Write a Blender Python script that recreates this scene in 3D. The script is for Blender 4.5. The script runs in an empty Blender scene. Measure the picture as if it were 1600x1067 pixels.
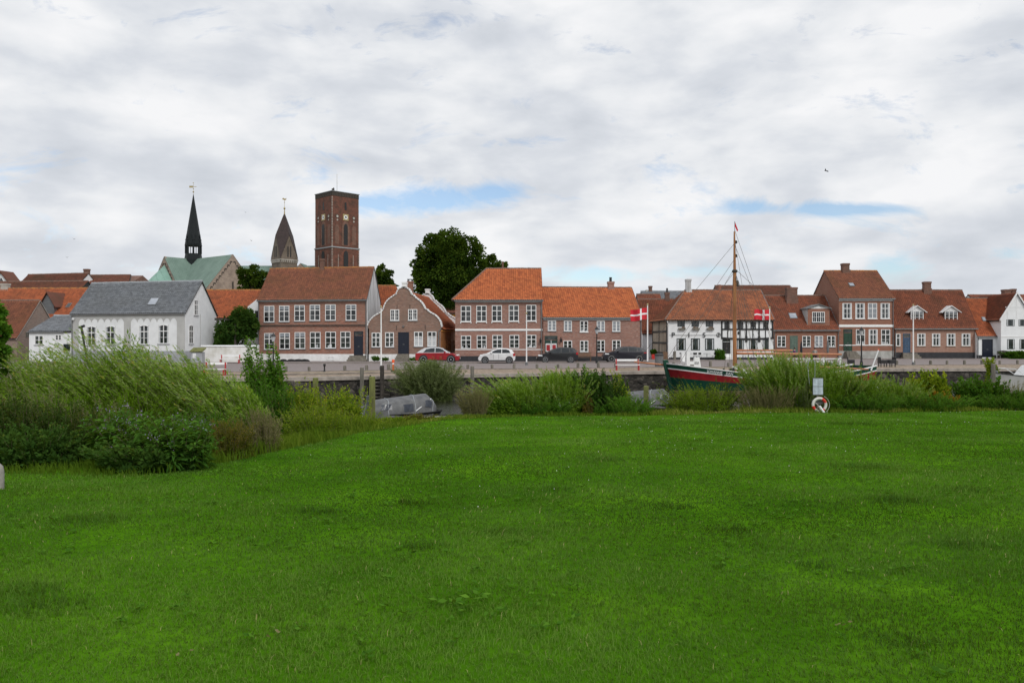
import bpy, bmesh, math, random
import numpy as np
from mathutils import Vector, Matrix
R = math.radians
random.seed(7); rng = np.random.default_rng(11)
S = bpy.context.scene
COL = S.collection
# ---------------------------------------------------------------- camera
F = 1225.0; CZ = 1.7; HY = 530.0            # focal length in photo pixels, eye height, horizon row
cd = bpy.data.cameras.new('camera'); cam = bpy.data.objects.new('camera', cd); COL.objects.link(cam)
cam.location = (0, 0, CZ); cam.rotation_euler = (R(90), 0, 0)
cd.sensor_width = 36; cd.lens = 36*F/1600; cd.shift_y = -3.5/1600
cd.clip_start = 0.1; cd.clip_end = 6000
S.camera = cam
# ---------------------------------------------------------------- sky
w = bpy.data.worlds.new('World'); S.world = w; w.use_nodes = True
nt = w.node_tree; nt.nodes.clear()
class NG:
    def __init__(s, nt): s.nt = nt
    def n(s, t, **k):
        nd = s.nt.nodes.new(t)
        for a, b in k.items(): setattr(nd, a, b)
        return nd
    def set(s, sock, v):
        if isinstance(v, bpy.types.NodeSocket): s.nt.links.new(v, sock)
        elif v is not None: sock.default_value = v
    def m(s, op, a, b=None, c=None, clamp=False):
        nd = s.n('ShaderNodeMath', operation=op, use_clamp=clamp)
        s.set(nd.inputs[0], a); s.set(nd.inputs[1], b) if b is not None else None
        if c is not None: s.set(nd.inputs[2], c)
        return nd.outputs[0]
    def ramp(s, fac, stops, interp='LINEAR'):
        nd = s.n('ShaderNodeValToRGB'); nd.color_ramp.interpolation = interp
        el = nd.color_ramp.elements
        while len(el) < len(stops): el.new(.5)
        for e, (p, c) in zip(el, stops):
            e.position = p; e.color = (c, c, c, 1) if not hasattr(c, '__len__') else (*c[:3], 1)
        s.set(nd.inputs[0], fac); return nd.outputs[0]
    def noise(s, vec, scale, detail=4, rough=.55, dist=0, dim='3D'):
        nd = s.n('ShaderNodeTexNoise', noise_dimensions=dim)
        s.set(nd.inputs['Vector'], vec); nd.inputs['Scale'].default_value = scale
        nd.inputs['Detail'].default_value = detail; nd.inputs['Roughness'].default_value = rough
        nd.inputs['Distortion'].default_value = dist
        return nd.outputs[0]
    def mix(s, fac, a, b, mode='MIX'):
        nd = s.n('ShaderNodeMix', data_type='RGBA', blend_type=mode)
        s.set(nd.inputs[0], fac)
        for i, c in ((6, a), (7, b)):
            s.set(nd.inputs[i], c if isinstance(c, bpy.types.NodeSocket) else (*c[:3], 1))
        return nd.outputs[2]
    def comb(s, x, y, z):
        nd = s.n('ShaderNodeCombineXYZ')
        for i, v in enumerate((x, y, z)): s.set(nd.inputs[i], v)
        return nd.outputs[0]
SUN_EL, SUN_AZ = 42, 152          # degrees; the sun stands behind the camera, a little to its right
g = NG(nt)
tc = g.n('ShaderNodeTexCoord'); sp = g.n('ShaderNodeSeparateXYZ'); nt.links.new(tc.outputs['Generated'], sp.inputs[0])
dx, dy, dz = sp.outputs
zz = g.m('ADD', g.m('MAXIMUM', dz, 0.0), 0.22)
cv = g.comb(g.m('DIVIDE', dx, zz), g.m('DIVIDE', dy, zz), 0.0)
n1 = g.noise(cv, 2.1, 7, .5, .2)
n2 = g.noise(cv, .55, 5, .5, .2)
n3 = g.noise(g.comb(dx, dy, g.m('MULTIPLY', dz, 2.4)), 7.5, 8, .5, .15)
br = g.m('ADD', g.m('MULTIPLY', n1, .22), g.m('ADD', g.m('MULTIPLY', n2, .20), g.m('MULTIPLY', n3, .58)))
cloud = g.ramp(br, [(.36, (.60, .635, .69)), (.45, (.70, .73, .78)), (.515, (.81, .83, .86)), (.60, (.92, .925, .94))])
# gaps of blue between the clouds, by bearing and elevation
az = g.m('DIVIDE', dx, g.m('MAXIMUM', dy, .05)); el_ = g.m('DIVIDE', dz, g.m('MAXIMUM', dy, .05))
tot = None
for px, py, sx, sy, k in ((670, 314, 105, 22, 1.1), (765, 300, 50, 16, .9), (1180, 326, 90, 14, 1.0), (1340, 327, 100, 11, 1.05), (1390, 415, 55, 22, .95), (940, 430, 110, 17, 1.15), (1100, 425, 60, 10, .8),
                          (720, 40, 90, 40, .3), (1560, 10, 60, 30, .4), (480, 165, 90, 22, .35), (840, 215, 80, 16, .4), (540, 320, 60, 20, .5), (1590, 395, 40, 14, .5), (370, 430, 60, 16, .4)):
    a = g.m('DIVIDE', g.m('SUBTRACT', az, (px-800)/F), sx/F)
    b = g.m('DIVIDE', g.m('SUBTRACT', el_, (HY-py)/F), sy/F)
    d2 = g.m('ADD', g.m('MULTIPLY', a, a), g.m('MULTIPLY', b, b))
    t = g.m('MULTIPLY', g.m('EXPONENT', g.m('MULTIPLY', d2, -1.0)), k)
    tot = t if tot is None else g.m('ADD', tot, t)
front = g.m('GREATER_THAN', dy, .2)
ln = g.noise(g.comb(g.m('MULTIPLY', az, 1.0), g.m('MULTIPLY', el_, 2.2), 0), 7.0, 9, .66, .5)
gap = g.m('MULTIPLY', g.m('MULTIPLY', g.m('ADD', tot, g.m('MULTIPLY', g.m('SUBTRACT', ln, .505), 3.4)), 1.0), front)
gapm = g.ramp(gap, [(.25, 0.0), (1.35, .85)])
sky = g.n('ShaderNodeTexSky', sky_type='NISHITA', sun_disc=False, sun_elevation=R(SUN_EL), sun_rotation=R(SUN_AZ)); sky.ozone_density = 3; sky.dust_density = .3
b1 = g.n('ShaderNodeBackground'); g.set(b1.inputs[0], sky.outputs[0]); b1.inputs[1].default_value = .13
b2 = g.n('ShaderNodeBackground'); g.set(b2.inputs[0], cloud); b2.inputs[1].default_value = 1.0
mx = g.n('ShaderNodeMixShader'); g.set(mx.inputs[0], gapm)
nt.links.new(b2.outputs[0], mx.inputs[1]); nt.links.new(b1.outputs[0], mx.inputs[2])
wo = g.n('ShaderNodeOutputWorld'); nt.links.new(mx.outputs[0], wo.inputs[0])
# ---------------------------------------------------------------- sun, exposure
sd = bpy.data.lights.new('sun', 'SUN'); sun = bpy.data.objects.new('sun', sd); COL.objects.link(sun)
sd.energy = 1.5; sd.angle = R(12); sd.color = (1, .965, .9)
a_ = R(SUN_AZ); e_ = R(SUN_EL)
sv = Vector((math.sin(a_)*math.cos(e_), math.cos(a_)*math.cos(e_), math.sin(e_)))
sun.rotation_euler = sv.to_track_quat('Z', 'Y').to_euler(); sun.location = (0, -10, 30)
S.view_settings.view_transform = 'Standard'; S.view_settings.look = 'None'
S.view_settings.exposure = 0.0; S.view_settings.gamma = 1
S.render.engine = 'CYCLES'
S.cycles.max_bounces = 6; S.cycles.diffuse_bounces = 3; S.cycles.glossy_bounces = 2; S.cycles.transmission_bounces = 3; S.cycles.transparent_max_bounces = 6
S.cycles.use_denoising = True

# ---------------------------------------------------------------- materials
MAT = {}
def base_mat(name):
    m = bpy.data.materials.new(name); m.use_nodes = True; m.node_tree.nodes.clear()
    g = NG(m.node_tree); p = g.n('ShaderNodeBsdfPrincipled'); o = g.n('ShaderNodeOutputMaterial')
    m.node_tree.links.new(p.outputs[0], o.inputs[0]); MAT[name] = m
    g.p = p; g.o = o; g.tc = g.n('ShaderNodeTexCoord'); return m, g
def plain(name, c, rough=.7, var=.12, scale=3.0, metal=0, bump=0, bscale=30, c2=None, spec=None, streak=False):
    m, g = base_mat(name)
    v = g.tc.outputs['Object']
    if streak:
        mp = g.n('ShaderNodeMapping'); mp.inputs['Scale'].default_value = (1, 1, .18); g.set(mp.inputs[0], v); v = mp.outputs[0]
    n = g.noise(v, scale, 6, .6)
    d = c2 if c2 else tuple(x*(1-2*var) for x in c); u = tuple(min(1, x*(1+var)) for x in c)
    g.set(g.p.inputs['Base Color'], g.ramp(n, [(.3, d), (.62, u)]))
    g.p.inputs['Roughness'].default_value = rough; g.p.inputs['Metallic'].default_value = metal
    if spec is not None: g.p.inputs['Specular IOR Level'].default_value = spec
    if bump:
        b = g.n('ShaderNodeBump'); b.inputs['Strength'].default_value = bump; b.inputs['Distance'].default_value = .02
        g.set(b.inputs['Height'], g.noise(v, bscale, 4)); g.set(g.p.inputs['Normal'], b.outputs[0])
    return m
def brick(name, ca, cb, mortar=(.36, .33, .30), patch=(.25, .2, .17), pk=.35, bw=.24, rh=.075):
    m, g = base_mat(name)
    s = g.n('ShaderNodeSeparateXYZ'); g.set(s.inputs[0], g.tc.outputs['Object'])
    v = g.comb(g.m('ADD', s.outputs[0], s.outputs[1]), s.outputs[2], 0)
    b = g.n('ShaderNodeTexBrick'); g.set(b.inputs['Vector'], v)
    b.inputs['Color1'].default_value = (*ca, 1); b.inputs['Color2'].default_value = (*cb, 1); b.inputs['Mortar'].default_value = (*mortar, 1)
    b.inputs['Scale'].default_value = 1; b.inputs['Mortar Size'].default_value = .008; b.inputs['Brick Width'].default_value = bw; b.inputs['Row Height'].default_value = rh
    b.inputs['Bias'].default_value = 0
    # single darker and paler bricks
    cell = g.comb(g.m('FLOOR', g.m('DIVIDE', s.outputs[0] if True else v, .24)), g.m('FLOOR', g.m('DIVIDE', s.outputs[2], .08)), g.m('FLOOR', g.m('DIVIDE', s.outputs[1], .24)))
    wn = g.n('ShaderNodeTexWhiteNoise'); g.set(wn.inputs['Vector'], cell)
    c = g.mix(g.ramp(wn.outputs[0], [(.55, 0), (1, .36)]), b.outputs[0], (mortar[0]*1.15, mortar[1]*1.1, mortar[2]*1.1))
    c = g.mix(g.ramp(wn.outputs[0], [(0, .34), (.25, 0)]), c, (ca[0]*.45, ca[1]*.5, ca[2]*.6))
    c = g.mix(g.ramp(g.noise(g.tc.outputs['Object'], .55, 6, .65), [(.42, 0), (.68, pk)]), c, patch)
    g.set(g.p.inputs['Base Color'], c); g.p.inputs['Roughness'].default_value = .9
    return m
def tiles(name, c, dark, moss=(.10, .075, .03), mk=.5, var=.25, msc=.5):
    m, g = base_mat(name)
    uv = g.n('ShaderNodeSeparateXYZ'); g.set(uv.inputs[0], g.tc.outputs['UV'])
    cell = g.comb(g.m('FLOOR', uv.outputs[0]), g.m('FLOOR', uv.outputs[1]), 0)
    wn = g.n('ShaderNodeTexWhiteNoise'); g.set(wn.inputs['Vector'], cell)
    col = g.mix(g.ramp(wn.outputs[0], [(.35, 0), (1, var*2)]), c, dark)
    col = g.mix(g.ramp(wn.outputs[0], [(0, .35), (.2, 0)]), col, tuple(min(1, x*1.35) for x in c))
    n = g.noise(g.tc.outputs['Object'], msc, 8, .65)
    col = g.mix(g.ramp(n, [(.45, 0), (.7, mk)]), col, moss)
    n_ = g.noise(g.tc.outputs['Object'], 2.6, 6, .7)
    col = g.mix(g.ramp(n_, [(.6, 0), (.78, min(1, mk*1.3))]), col, tuple(x*.6 for x in dark))
    g.set(g.p.inputs['Base Color'], col); g.p.inputs['Roughness'].default_value = .85
    return m
brick('brick_warm', (.36, .125, .07), (.25, .09, .06), (.33, .27, .23), (.19, .135, .105), .55)
brick('brick_brown', (.29, .145, .095), (.20, .105, .08), (.30, .25, .215), (.16, .12, .095), .6)
brick('brick_mottled', (.34, .14, .09), (.22, .105, .08), (.37, .30, .27), (.25, .14, .11), .45)
brick('brick_red', (.31, .12, .068), (.235, .095, .06), (.27, .19, .15), (.23, .095, .065), .4)
brick('brick_pink', (.32, .155, .105), (.27, .13, .09), (.36, .27, .22), (.33, .21, .17), .5)
brick('brick_tower', (.19, .064, .040), (.13, .045, .030), (.16, .11, .085), (.06, .038, .028), .85, .6, .2)
brick('brick_church', (.36, .28, .225), (.30, .235, .19), (.33, .28, .24), (.17, .13, .11), .8, .7, .3)
brick('stone_tower', (.22, .175, .14), (.17, .14, .11), (.2, .17, .14), (.10, .08, .06), .8, .6, .25)
brick('brick_chimney', (.22, .09, .06), (.15, .07, .05), (.2, .15, .12), (.09, .06, .045), .7)
brick('brick_barn', (.26, .17, .13), (.20, .13, .10), (.3, .26, .23), (.22, .19, .17), .8)
tiles('tile_bright', (.56, .165, .06), (.30, .075, .035), (.36, .12, .045), .4, .35)
tiles('tile_orange', (.44, .125, .05), (.24, .07, .035), (.18, .07, .035), .55, .35)
tiles('tile_worn', (.26, .098, .055), (.15, .058, .04), (.15, .075, .035), .65, .35)
tiles('tile_old', (.27, .085, .045), (.14, .05, .034), (.12, .052, .03), .75, .35)
tiles('tile_brown', (.17, .06, .036), (.10, .04, .028), (.09, .05, .028), .8, .35)
tiles('tile_mixed', (.40, .14, .065), (.21, .078, .048), (.14, .075, .05), .65, .4)
plain('ridge_lichen', (.34, .14, .035), .9, .3, 2.2, c2=(.12, .075, .05))
plain('ridge_mortar', (.17, .10, .075), .9, .3, 2.5, c2=(.11, .085, .07))
plain('white_wall', (.77, .785, .80), .8, .05, 1.2, c2=(.71, .725, .74), bump=.15)
plain('white_stained', (.76, .76, .75), .85, .1, 1.0, c2=(.56, .54, .48), bump=.2)
plain('whitewash_worn', (.58, .59, .60), .9, .2, 1.6, c2=(.26, .26, .26), bump=.4, streak=True)
plain('render_grey', (.46, .46, .45), .85, .06, 1.0)
plain('plinth_grey', (.36, .375, .40), .85, .08, 1.5)
plain('plinth_concrete', (.40, .40, .385), .85, .1, 1.5, c2=(.28, .28, .26))
plain('plinth_white', (.80, .80, .80), .8, .06, 1.5, c2=(.66, .66, .65))
plain('plinth_black', (.022, .023, .028), .6, .2, 2)
plain('yellow_wall', (.55, .27, .06), .85, .1, 1)
plain('ochre_wall', (.36, .15, .045), .85, .15, 1)
plain('white_paint', (.82, .82, .82), .45, .03, 4)
plain('offwhite_paint', (.72, .73, .74), .55, .06, 3)
plain('cornice_grey', (.60, .61, .62), .7, .06, 2)
plain('green_dark_paint', (.012, .045, .034), .4, .15, 3)
plain('frame_green', (.012, .026, .028), .45, .1, 3)
plain('door_navy', (.008, .012, .026), .35, .1, 3)
plain('door_blue', (.045, .085, .15), .5, .15, 3)
plain('door_greygreen', (.10, .15, .12), .6, .12, 3)
plain('door_green', (.012, .05, .028), .45, .15, 3)
plain('door_red', (.35, .015, .02), .5, .1, 3)
plain('timber_black', (.012, .012, .013), .6, .2, 3)
plain('board_beige', (.42, .36, .28), .8, .2, 2.5, c2=(.25, .21, .16), streak=True)
plain('wood_grey', (.17, .155, .13), .85, .25, 5, c2=(.08, .075, .06), streak=True)
plain('wood_green', (.16, .17, .05), .85, .25, 4, c2=(.07, .07, .025), streak=True)
plain('wood_dark', (.05, .042, .035), .8, .3, 4)
plain('wood_brown', (.16, .09, .05), .7, .2, 4)
plain('mast_wood', (.36, .155, .055), .45, .18, 3, c2=(.22, .085, .03), streak=True)
plain('spar_wood', (.44, .17, .075), .45, .12, 3)
plain('slate', (.155, .165, .18), .55, .12, 1.2, c2=(.105, .11, .125))
plain('lead_grey', (.30, .32, .34), .5, .1, 2)
plain('zinc', (.16, .165, .17), .5, .1, 3, metal=.2)
plain('black_iron', (.012, .013, .014), .45, .1, 5)
plain('black_metal', (.02, .02, .022), .4, .1, 5)
plain('copper_dark', (.008, .010, .012), .6, .3, 2, c2=(.014, .02, .02), spec=.25)
plain('helm_brown', (.042, .027, .026), .75, .2, 1.5)
plain('gold', (.42, .34, .17), .5, .1, 5, metal=.2)
plain('stone_pale', (.42, .39, .35), .85, .15, 1)
plain('stone_steps', (.20, .18, .15), .9, .2, 3, bump=.3)
plain('coping_stone', (.34, .30, .265), .9, .18, 1.8, c2=(.21, .185, .16), bump=.3)
plain('kerb_stone', (.22, .19, .165), .9, .2, 2, c2=(.12, .105, .095))
plain('cone_orange', (.85, .12, .03), .5, .04, 4)
plain('red_paint', (.42, .03, .03), .5, .1, 4)
plain('red_planter', (.60, .03, .02), .5, .1, 4)
plain('flag_red', (.58, .018, .035), .8, .05, 3)
plain('flag_white', (.80, .80, .82), .8, .03, 3)
plain('rubber', (.012, .012, .012), .8, .1, 5)
plain('rim_silver', (.55, .56, .58), .35, .05, 5, metal=.6)
plain('rim_dark', (.05, .05, .055), .4, .1, 5)
plain('car_trim', (.02, .02, .022), .5, .1, 5)
plain('light_clear', (.75, .77, .8), .15, .05, 5)
plain('light_red', (.40, .01, .015), .25, .05, 5)
plain('canvas_grey', (.15, .152, .155), .85, .12, 2.5, c2=(.085, .088, .095), bump=.6, bscale=5)
plain('canvas_blue', (.05, .058, .078), .3, .2, 3)
plain('hull_green', (.004, .052, .030), .35, .15, 2, spec=.4)
plain('hull_red', (.26, .010, .014), .4, .12, 2, c2=(.17, .008, .012), spec=.4)
plain('hull_water', (.20, .16, .09), .7, .3, 2, c2=(.05, .05, .04))
plain('deck_wood', (.30, .24, .17), .7, .15, 3)
plain('rope', (.12, .10, .08), .8, .1, 5)
plain('paper', (.50, .56, .66), .5, .06, 6, c2=(.42, .47, .56))
plain('ring_red', (.62, .035, .02), .5, .05, 5)
plain('ring_white', (.62, .61, .57), .5, .1, 6)
plain('pale_stone', (.30, .28, .25), .8, .15, 6, bump=.5, bscale=20)
plain('bark', (.10, .075, .055), .9, .25, 6, bump=.6, bscale=25)
plain('twig', (.15, .12, .07), .85, .25, 6)
plain('skin', (.45, .26, .19), .55, .05, 6)
plain('hair', (.05, .03, .02), .8, .2, 20)
plain('cloth_purple', (.10, .02, .13), .85, .1, 8)
plain('cloth_grey', (.30, .31, .29), .85, .1, 8)
plain('cloth_dark', (.02, .022, .03), .85, .1, 8)
plain('bird_dark', (.05, .05, .055), .8, .1, 8)
plain('curtain', (.52, .54, .56), .3, .08, 3)
plain('blind', (.26, .28, .31), .3, .1, 3)
plain('flower_purple', (.26, .20, .36), .7, .15, 9)
plain('flower_white', (.72, .72, .68), .7, .1, 9)
def paint(name, c, rough=.25, coat=.6):
    m, g = base_mat(name)
    n = g.noise(g.tc.outputs['Object'], 2.2, 4)
    g.set(g.p.inputs['Base Color'], g.ramp(n, [(.3, tuple(x*.85 for x in c)), (.7, c)]))
    g.p.inputs['Roughness'].default_value = rough; g.p.inputs['Coat Weight'].default_value = coat; g.p.inputs['Coat Roughness'].default_value = .06
    return m
paint('paint_red', (.33, .008, .016), .3, .4); paint('paint_white', (.78, .78, .79)); paint('paint_black', (.010, .011, .014), .4, .25); paint('paint_navy', (.008, .009, .018), .4, .25); paint('gelcoat', (.62, .61, .58), .35, .3)
paint('roof_silver', (.6, .61, .63))
def glass(name, c, c2, rough=.08):
    m, g = base_mat(name)
    n = g.noise(g.tc.outputs['Object'], .9, 3, .5)
    g.set(g.p.inputs['Base Color'], g.ramp(n, [(.4, c), (.62, c2)]))
    g.p.inputs['Roughness'].default_value = rough; g.p.inputs['Specular IOR Level'].default_value = .6
    return m
glass('glass', (.006, .007, .007), (.07, .076, .078)); glass('glass_car', (.012, .016, .02), (.04, .05, .058), .12)  # house panes: paler blotches in the base colour stand in for reflections
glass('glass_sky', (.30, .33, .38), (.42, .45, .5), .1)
# copper roof with standing seams
def seamed(name, c, c2, w=.6):
    m, g = base_mat(name)
    uv = g.n('ShaderNodeSeparateXYZ'); g.set(uv.inputs[0], g.tc.outputs['UV'])
    s = g.m('FRACT', uv.outputs[0])
    col = g.ramp(g.noise(g.tc.outputs['Object'], .35, 7, .65), [(.3, c2), (.65, c)])
    g.set(g.p.inputs['Base Color'], col); g.p.inputs['Roughness'].default_value = .7
    b = g.n('ShaderNodeBump'); b.inputs['Strength'].default_value = 1; b.inputs['Distance'].default_value = .1
    g.set(b.inputs['Height'], g.ramp(s, [(.0, 1), (.12, 0), (.88, 0), (1, 1)])); g.set(g.p.inputs['Normal'], b.outputs[0])
seamed('copper_green', (.185, .27, .225), (.13, .20, .165))
seamed('copper_pale', (.24, .40, .33), (.17, .31, .25))
# slate roof uses the tile UVs
def slates(name):
    m, g = base_mat(name)
    uv = g.n('ShaderNodeSeparateXYZ'); g.set(uv.inputs[0], g.tc.outputs['UV'])
    r = g.m('FLOOR', g.m('MULTIPLY', uv.outputs[1], 1.5)); cell = g.comb(g.m('FLOOR', g.m('ADD', g.m('MULTIPLY', uv.outputs[0], .8), g.m('MULTIPLY', r, .5))), r, 0)
    wn = g.n('ShaderNodeTexWhiteNoise'); g.set(wn.inputs['Vector'], cell)
    c = g.ramp(wn.outputs[0], [(0, (.125, .135, .152)), (.5, (.17, .183, .205)), (1, (.22, .235, .26))])
    c = g.mix(g.ramp(g.noise(g.tc.outputs['Object'], .4, 6, .6), [(.4, 0), (.7, .4)]), c, (.145, .15, .15))
    g.set(g.p.inputs['Base Color'], c); g.p.inputs['Roughness'].default_value = .6
slates('slates')
# leaves: colour from a per-leaf attribute, light passes through
def leafm(name, stops, rough=.55, tr=.33, spec=0):
    m, g = base_mat(name)
    at = g.n('ShaderNodeAttribute'); at.attribute_name = 'var'
    c = g.ramp(at.outputs['Fac'], stops)
    g.set(g.p.inputs['Base Color'], c); g.p.inputs['Roughness'].default_value = rough; g.p.inputs['Specular IOR Level'].default_value = spec
    t = g.n('ShaderNodeBsdfTranslucent'); g.set(t.inputs[0], g.mix(.5, c, (.20, .27, .006) if spec == 0 else (.18, .26, .02)) )
    mx = g.n('ShaderNodeMixShader'); mx.inputs[0].default_value = tr
    l = m.node_tree.links; df = g.n('ShaderNodeBsdfDiffuse'); g.set(df.inputs[0], c); l.new((df if spec == 0 else g.p).outputs[0], mx.inputs[1]); l.new(t.outputs[0], mx.inputs[2]); l.new(mx.outputs[0], g.o.inputs[0])
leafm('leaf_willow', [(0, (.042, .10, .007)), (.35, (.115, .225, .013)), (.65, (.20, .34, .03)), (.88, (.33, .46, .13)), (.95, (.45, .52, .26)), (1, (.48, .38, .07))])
leafm('leaf_olive', [(0, (.06, .09, .03)), (.5, (.15, .20, .07)), (1, (.32, .36, .19))])
leafm('leaf_dark', [(0, (.016, .045, .010)), (.5, (.035, .085, .016)), (.85, (.065, .13, .024)), (1, (.12, .15, .025))], tr=.2)
leafm('leaf_mid', [(0, (.03, .095, .012)), (.5, (.075, .19, .02)), (1, (.16, .32, .035))])
leafm('leaf_yellow', [(0, (.07, .16, .012)), (.5, (.19, .28, .02)), (.85, (.36, .42, .03)), (1, (.45, .30, .03))])
leafm('leaf_brown', [(0, (.05, .075, .015)), (.5, (.14, .14, .025)), (1, (.27, .17, .04))])
leafm('leaf_bramble', [(0, (.02, .045, .012)), (.55, (.045, .085, .02)), (.85, (.08, .11, .025)), (1, (.17, .11, .035))])
leafm('leaf_seed', [(0, (.13, .13, .05)), (.5, (.22, .20, .09)), (1, (.34, .29, .16))])
leafm('leaf_comfrey', [(0, (.025, .075, .014)), (.5, (.055, .14, .022)), (1, (.12, .26, .035))])
leafm('leaf_tree', [(0, (.014, .034, .007)), (.45, (.032, .066, .010)), (.8, (.065, .115, .015)), (1, (.115, .16, .022))], tr=.25)
leafm('leaf_orange', [(0, (.16, .13, .02)), (.5, (.32, .20, .02)), (1, (.45, .17, .03))])
leafm('blade_lawn', [(0, (.032, .085, .014)), (.35, (.090, .19, .028)), (.75, (.17, .305, .048)), (.94, (.27, .40, .13)), (.97, (.40, .38, .16))], rough=.9, tr=.35, spec=0)
leafm('blade_bank', [(0, (.05, .11, .010)), (.45, (.13, .20, .02)), (.75, (.24, .26, .05)), (1, (.40, .33, .15))], rough=.9, spec=0)
# ---------------------------------------------------------------- mesh helpers
def P(px, Y, py): return Vector(((px-800)/F*Y, Y, CZ+(HY-py)/F*Y))
def X_(px, Y): return (px-800)/F*Y
ZS, ZW = -0.75, -2.2       # street level, water level
class MB:
    def __init__(s, T=None): s.v = []; s.f = []; s.m = []; s.T = T; s.mat = 0
    def add(s, pts, faces):
        b = len(s.v)
        s.v += [tuple(s.T(*p)) if s.T else tuple(p) for p in pts]
        s.f += [tuple(b+i for i in f) for f in faces]; s.m += [s.mat]*len(faces); return s
    def box(s, x0, x1, y0, y1, z0, z1):
        return s.add([(x, y, z) for z in (z0, z1) for y in (y0, y1) for x in (x0, x1)],
                     [(0, 2, 3, 1), (4, 5, 7, 6), (0, 1, 5, 4), (2, 6, 7, 3), (0, 4, 6, 2), (1, 3, 7, 5)])
    def prism(s, pts, a, b, ax='y'):     # polygon extruded along an axis
        n = len(pts)
        mk = {'y': lambda p, t: (p[0], t, p[1]), 'x': lambda p, t: (t, p[0], p[1]), 'z': lambda p, t: (p[0], p[1], t)}[ax]
        return s.add([mk(p, a) for p in pts]+[mk(p, b) for p in pts],
                     [tuple(range(n)), tuple(range(2*n-1, n-1, -1))]+[(i, (i+1) % n, n+(i+1) % n, n+i) for i in range(n)])
    def tube(s, p0, p1, r0, r1=None, n=8, caps=True):
        r1 = r0 if r1 is None else r1
        p0 = Vector(p0); p1 = Vector(p1); d = (p1-p0).normalized()
        u = d.orthogonal().normalized(); w = d.cross(u)
        ring = lambda p, r: [p+(u*math.cos(2*math.pi*i/n)+w*math.sin(2*math.pi*i/n))*r for i in range(n)]
        f = [(i, (i+1) % n, n+(i+1) % n, n+i) for i in range(n)]
        if caps: f += [tuple(range(n-1, -1, -1)), tuple(range(n, 2*n))]
        return s.add(ring(p0, r0)+ring(p1, r1), f)
    def path(s, pts, r, n=6, r1=None):
        for i in range(len(pts)-1):
            a = r if r1 is None else r+(r1-r)*i/(len(pts)-1); b = r if r1 is None else r+(r1-r)*(i+1)/(len(pts)-1)
            s.tube(pts[i], pts[i+1], a, b, n)
        return s
    def lathe(s, c, prof, n=16, sx=1, sy=1, rot=0):
        v = []; f = []; k = len(prof)
        for i in range(n):
            t = 2*math.pi*i/n+rot
            for r, z in prof: v.append((c[0]+r*math.cos(t)*sx, c[1]+r*math.sin(t)*sy, c[2]+z))
        for i in range(n):
            j = (i+1) % n
            for q in range(k-1): f.append((i*k+q, j*k+q, j*k+q+1, i*k+q+1))
        f.append(tuple(i*k for i in range(n-1, -1, -1))); f.append(tuple(i*k+k-1 for i in range(n)))
        return s.add(v, f)
    def wheel(s, c, ax, r, wd, n=20):
        c = Vector(c); ax = Vector(ax).normalized(); return s.tube(c-ax*wd/2, c+ax*wd/2, r, r, n)
    def torus(s, c, ux, uy, R0, r, t0=0, t1=360, n=24, k=8):
        c = Vector(c); ux = Vector(ux).normalized(); uy = Vector(uy).normalized(); uz = ux.cross(uy); v = []; f = []
        full = abs(t1-t0) >= 360; N = n if full else n+1
        for i in range(N):
            t = R(t0+(t1-t0)*i/n); e = ux*math.cos(t)+uy*math.sin(t)
            for j in range(k):
                a = 2*math.pi*j/k; v.append(c+e*(R0+r*math.cos(a))+uz*r*math.sin(a))
        for i in range(n):
            i2 = (i+1) % N
            for j in range(k): f.append((i*k+j, i2*k+j, i2*k+(j+1) % k, i*k+(j+1) % k))
        if not full: f += [tuple(range(k-1, -1, -1)), tuple(range((N-1)*k, N*k))]
        return s.add(v, f)
    def build(s, name, mat, parent=None, smooth=False, bevel=0, normals=True):
        me = bpy.data.meshes.new(name); me.from_pydata(s.v, [], s.f)
        mats = mat if isinstance(mat, (list, tuple)) else [mat]
        for m in mats: me.materials.append(MAT[m])
        if len(mats) > 1: me.polygons.foreach_set('material_index', s.m)
        if normals:
            b = bmesh.new(); b.from_mesh(me); bmesh.ops.recalc_face_normals(b, faces=b.faces); b.to_mesh(me); b.free()
        if smooth:
            me.polygons.foreach_set('use_smooth', [True]*len(me.polygons))
            try: me.set_sharp_from_angle(angle=R(40))
            except Exception: pass
        o = bpy.data.objects.new(name, me); COL.objects.link(o)
        if parent: o.parent = parent
        if bevel:
            b = o.modifiers.new('bevel', 'BEVEL'); b.width = bevel; b.segments = 2; b.limit_method = 'ANGLE'
        return o
def npmesh(name, co, faces_flat, sizes, mat, parent=None, attr=None, uv=None, smooth=False):
    me = bpy.data.meshes.new(name)
    co = np.asarray(co, np.float32); ff = np.asarray(faces_flat, np.int32).ravel()
    sizes = np.asarray(sizes, np.int32)
    me.vertices.add(len(co)); me.vertices.foreach_set('co', co.ravel())
    me.loops.add(len(ff)); me.loops.foreach_set('vertex_index', ff)
    me.polygons.add(len(sizes)); st = np.concatenate([[0], np.cumsum(sizes)[:-1]]).astype(np.int32)
    me.polygons.foreach_set('loop_start', st); me.polygons.foreach_set('loop_total', sizes)
    if smooth: me.polygons.foreach_set('use_smooth', np.ones(len(sizes), bool))
    me.update(calc_edges=True)
    if attr is not None:
        a = me.attributes.new('var', 'FLOAT', 'POINT'); a.data.foreach_set('value', np.asarray(attr, np.float32))
    if uv is not None:
        l = me.uv_layers.new(name='UVMap'); l.data.foreach_set('uv', np.asarray(uv, np.float32)[ff].ravel())
    me.materials.append(MAT[mat]); o = bpy.data.objects.new(name, me); COL.objects.link(o)
    if parent: o.parent = parent
    return o
def tag(o, label=None, cat=None, group=None, kind=None):
    if label: o['label'] = label
    if cat: o['category'] = cat
    if group: o['group'] = group
    if kind: o['kind'] = kind
    return o
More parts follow.
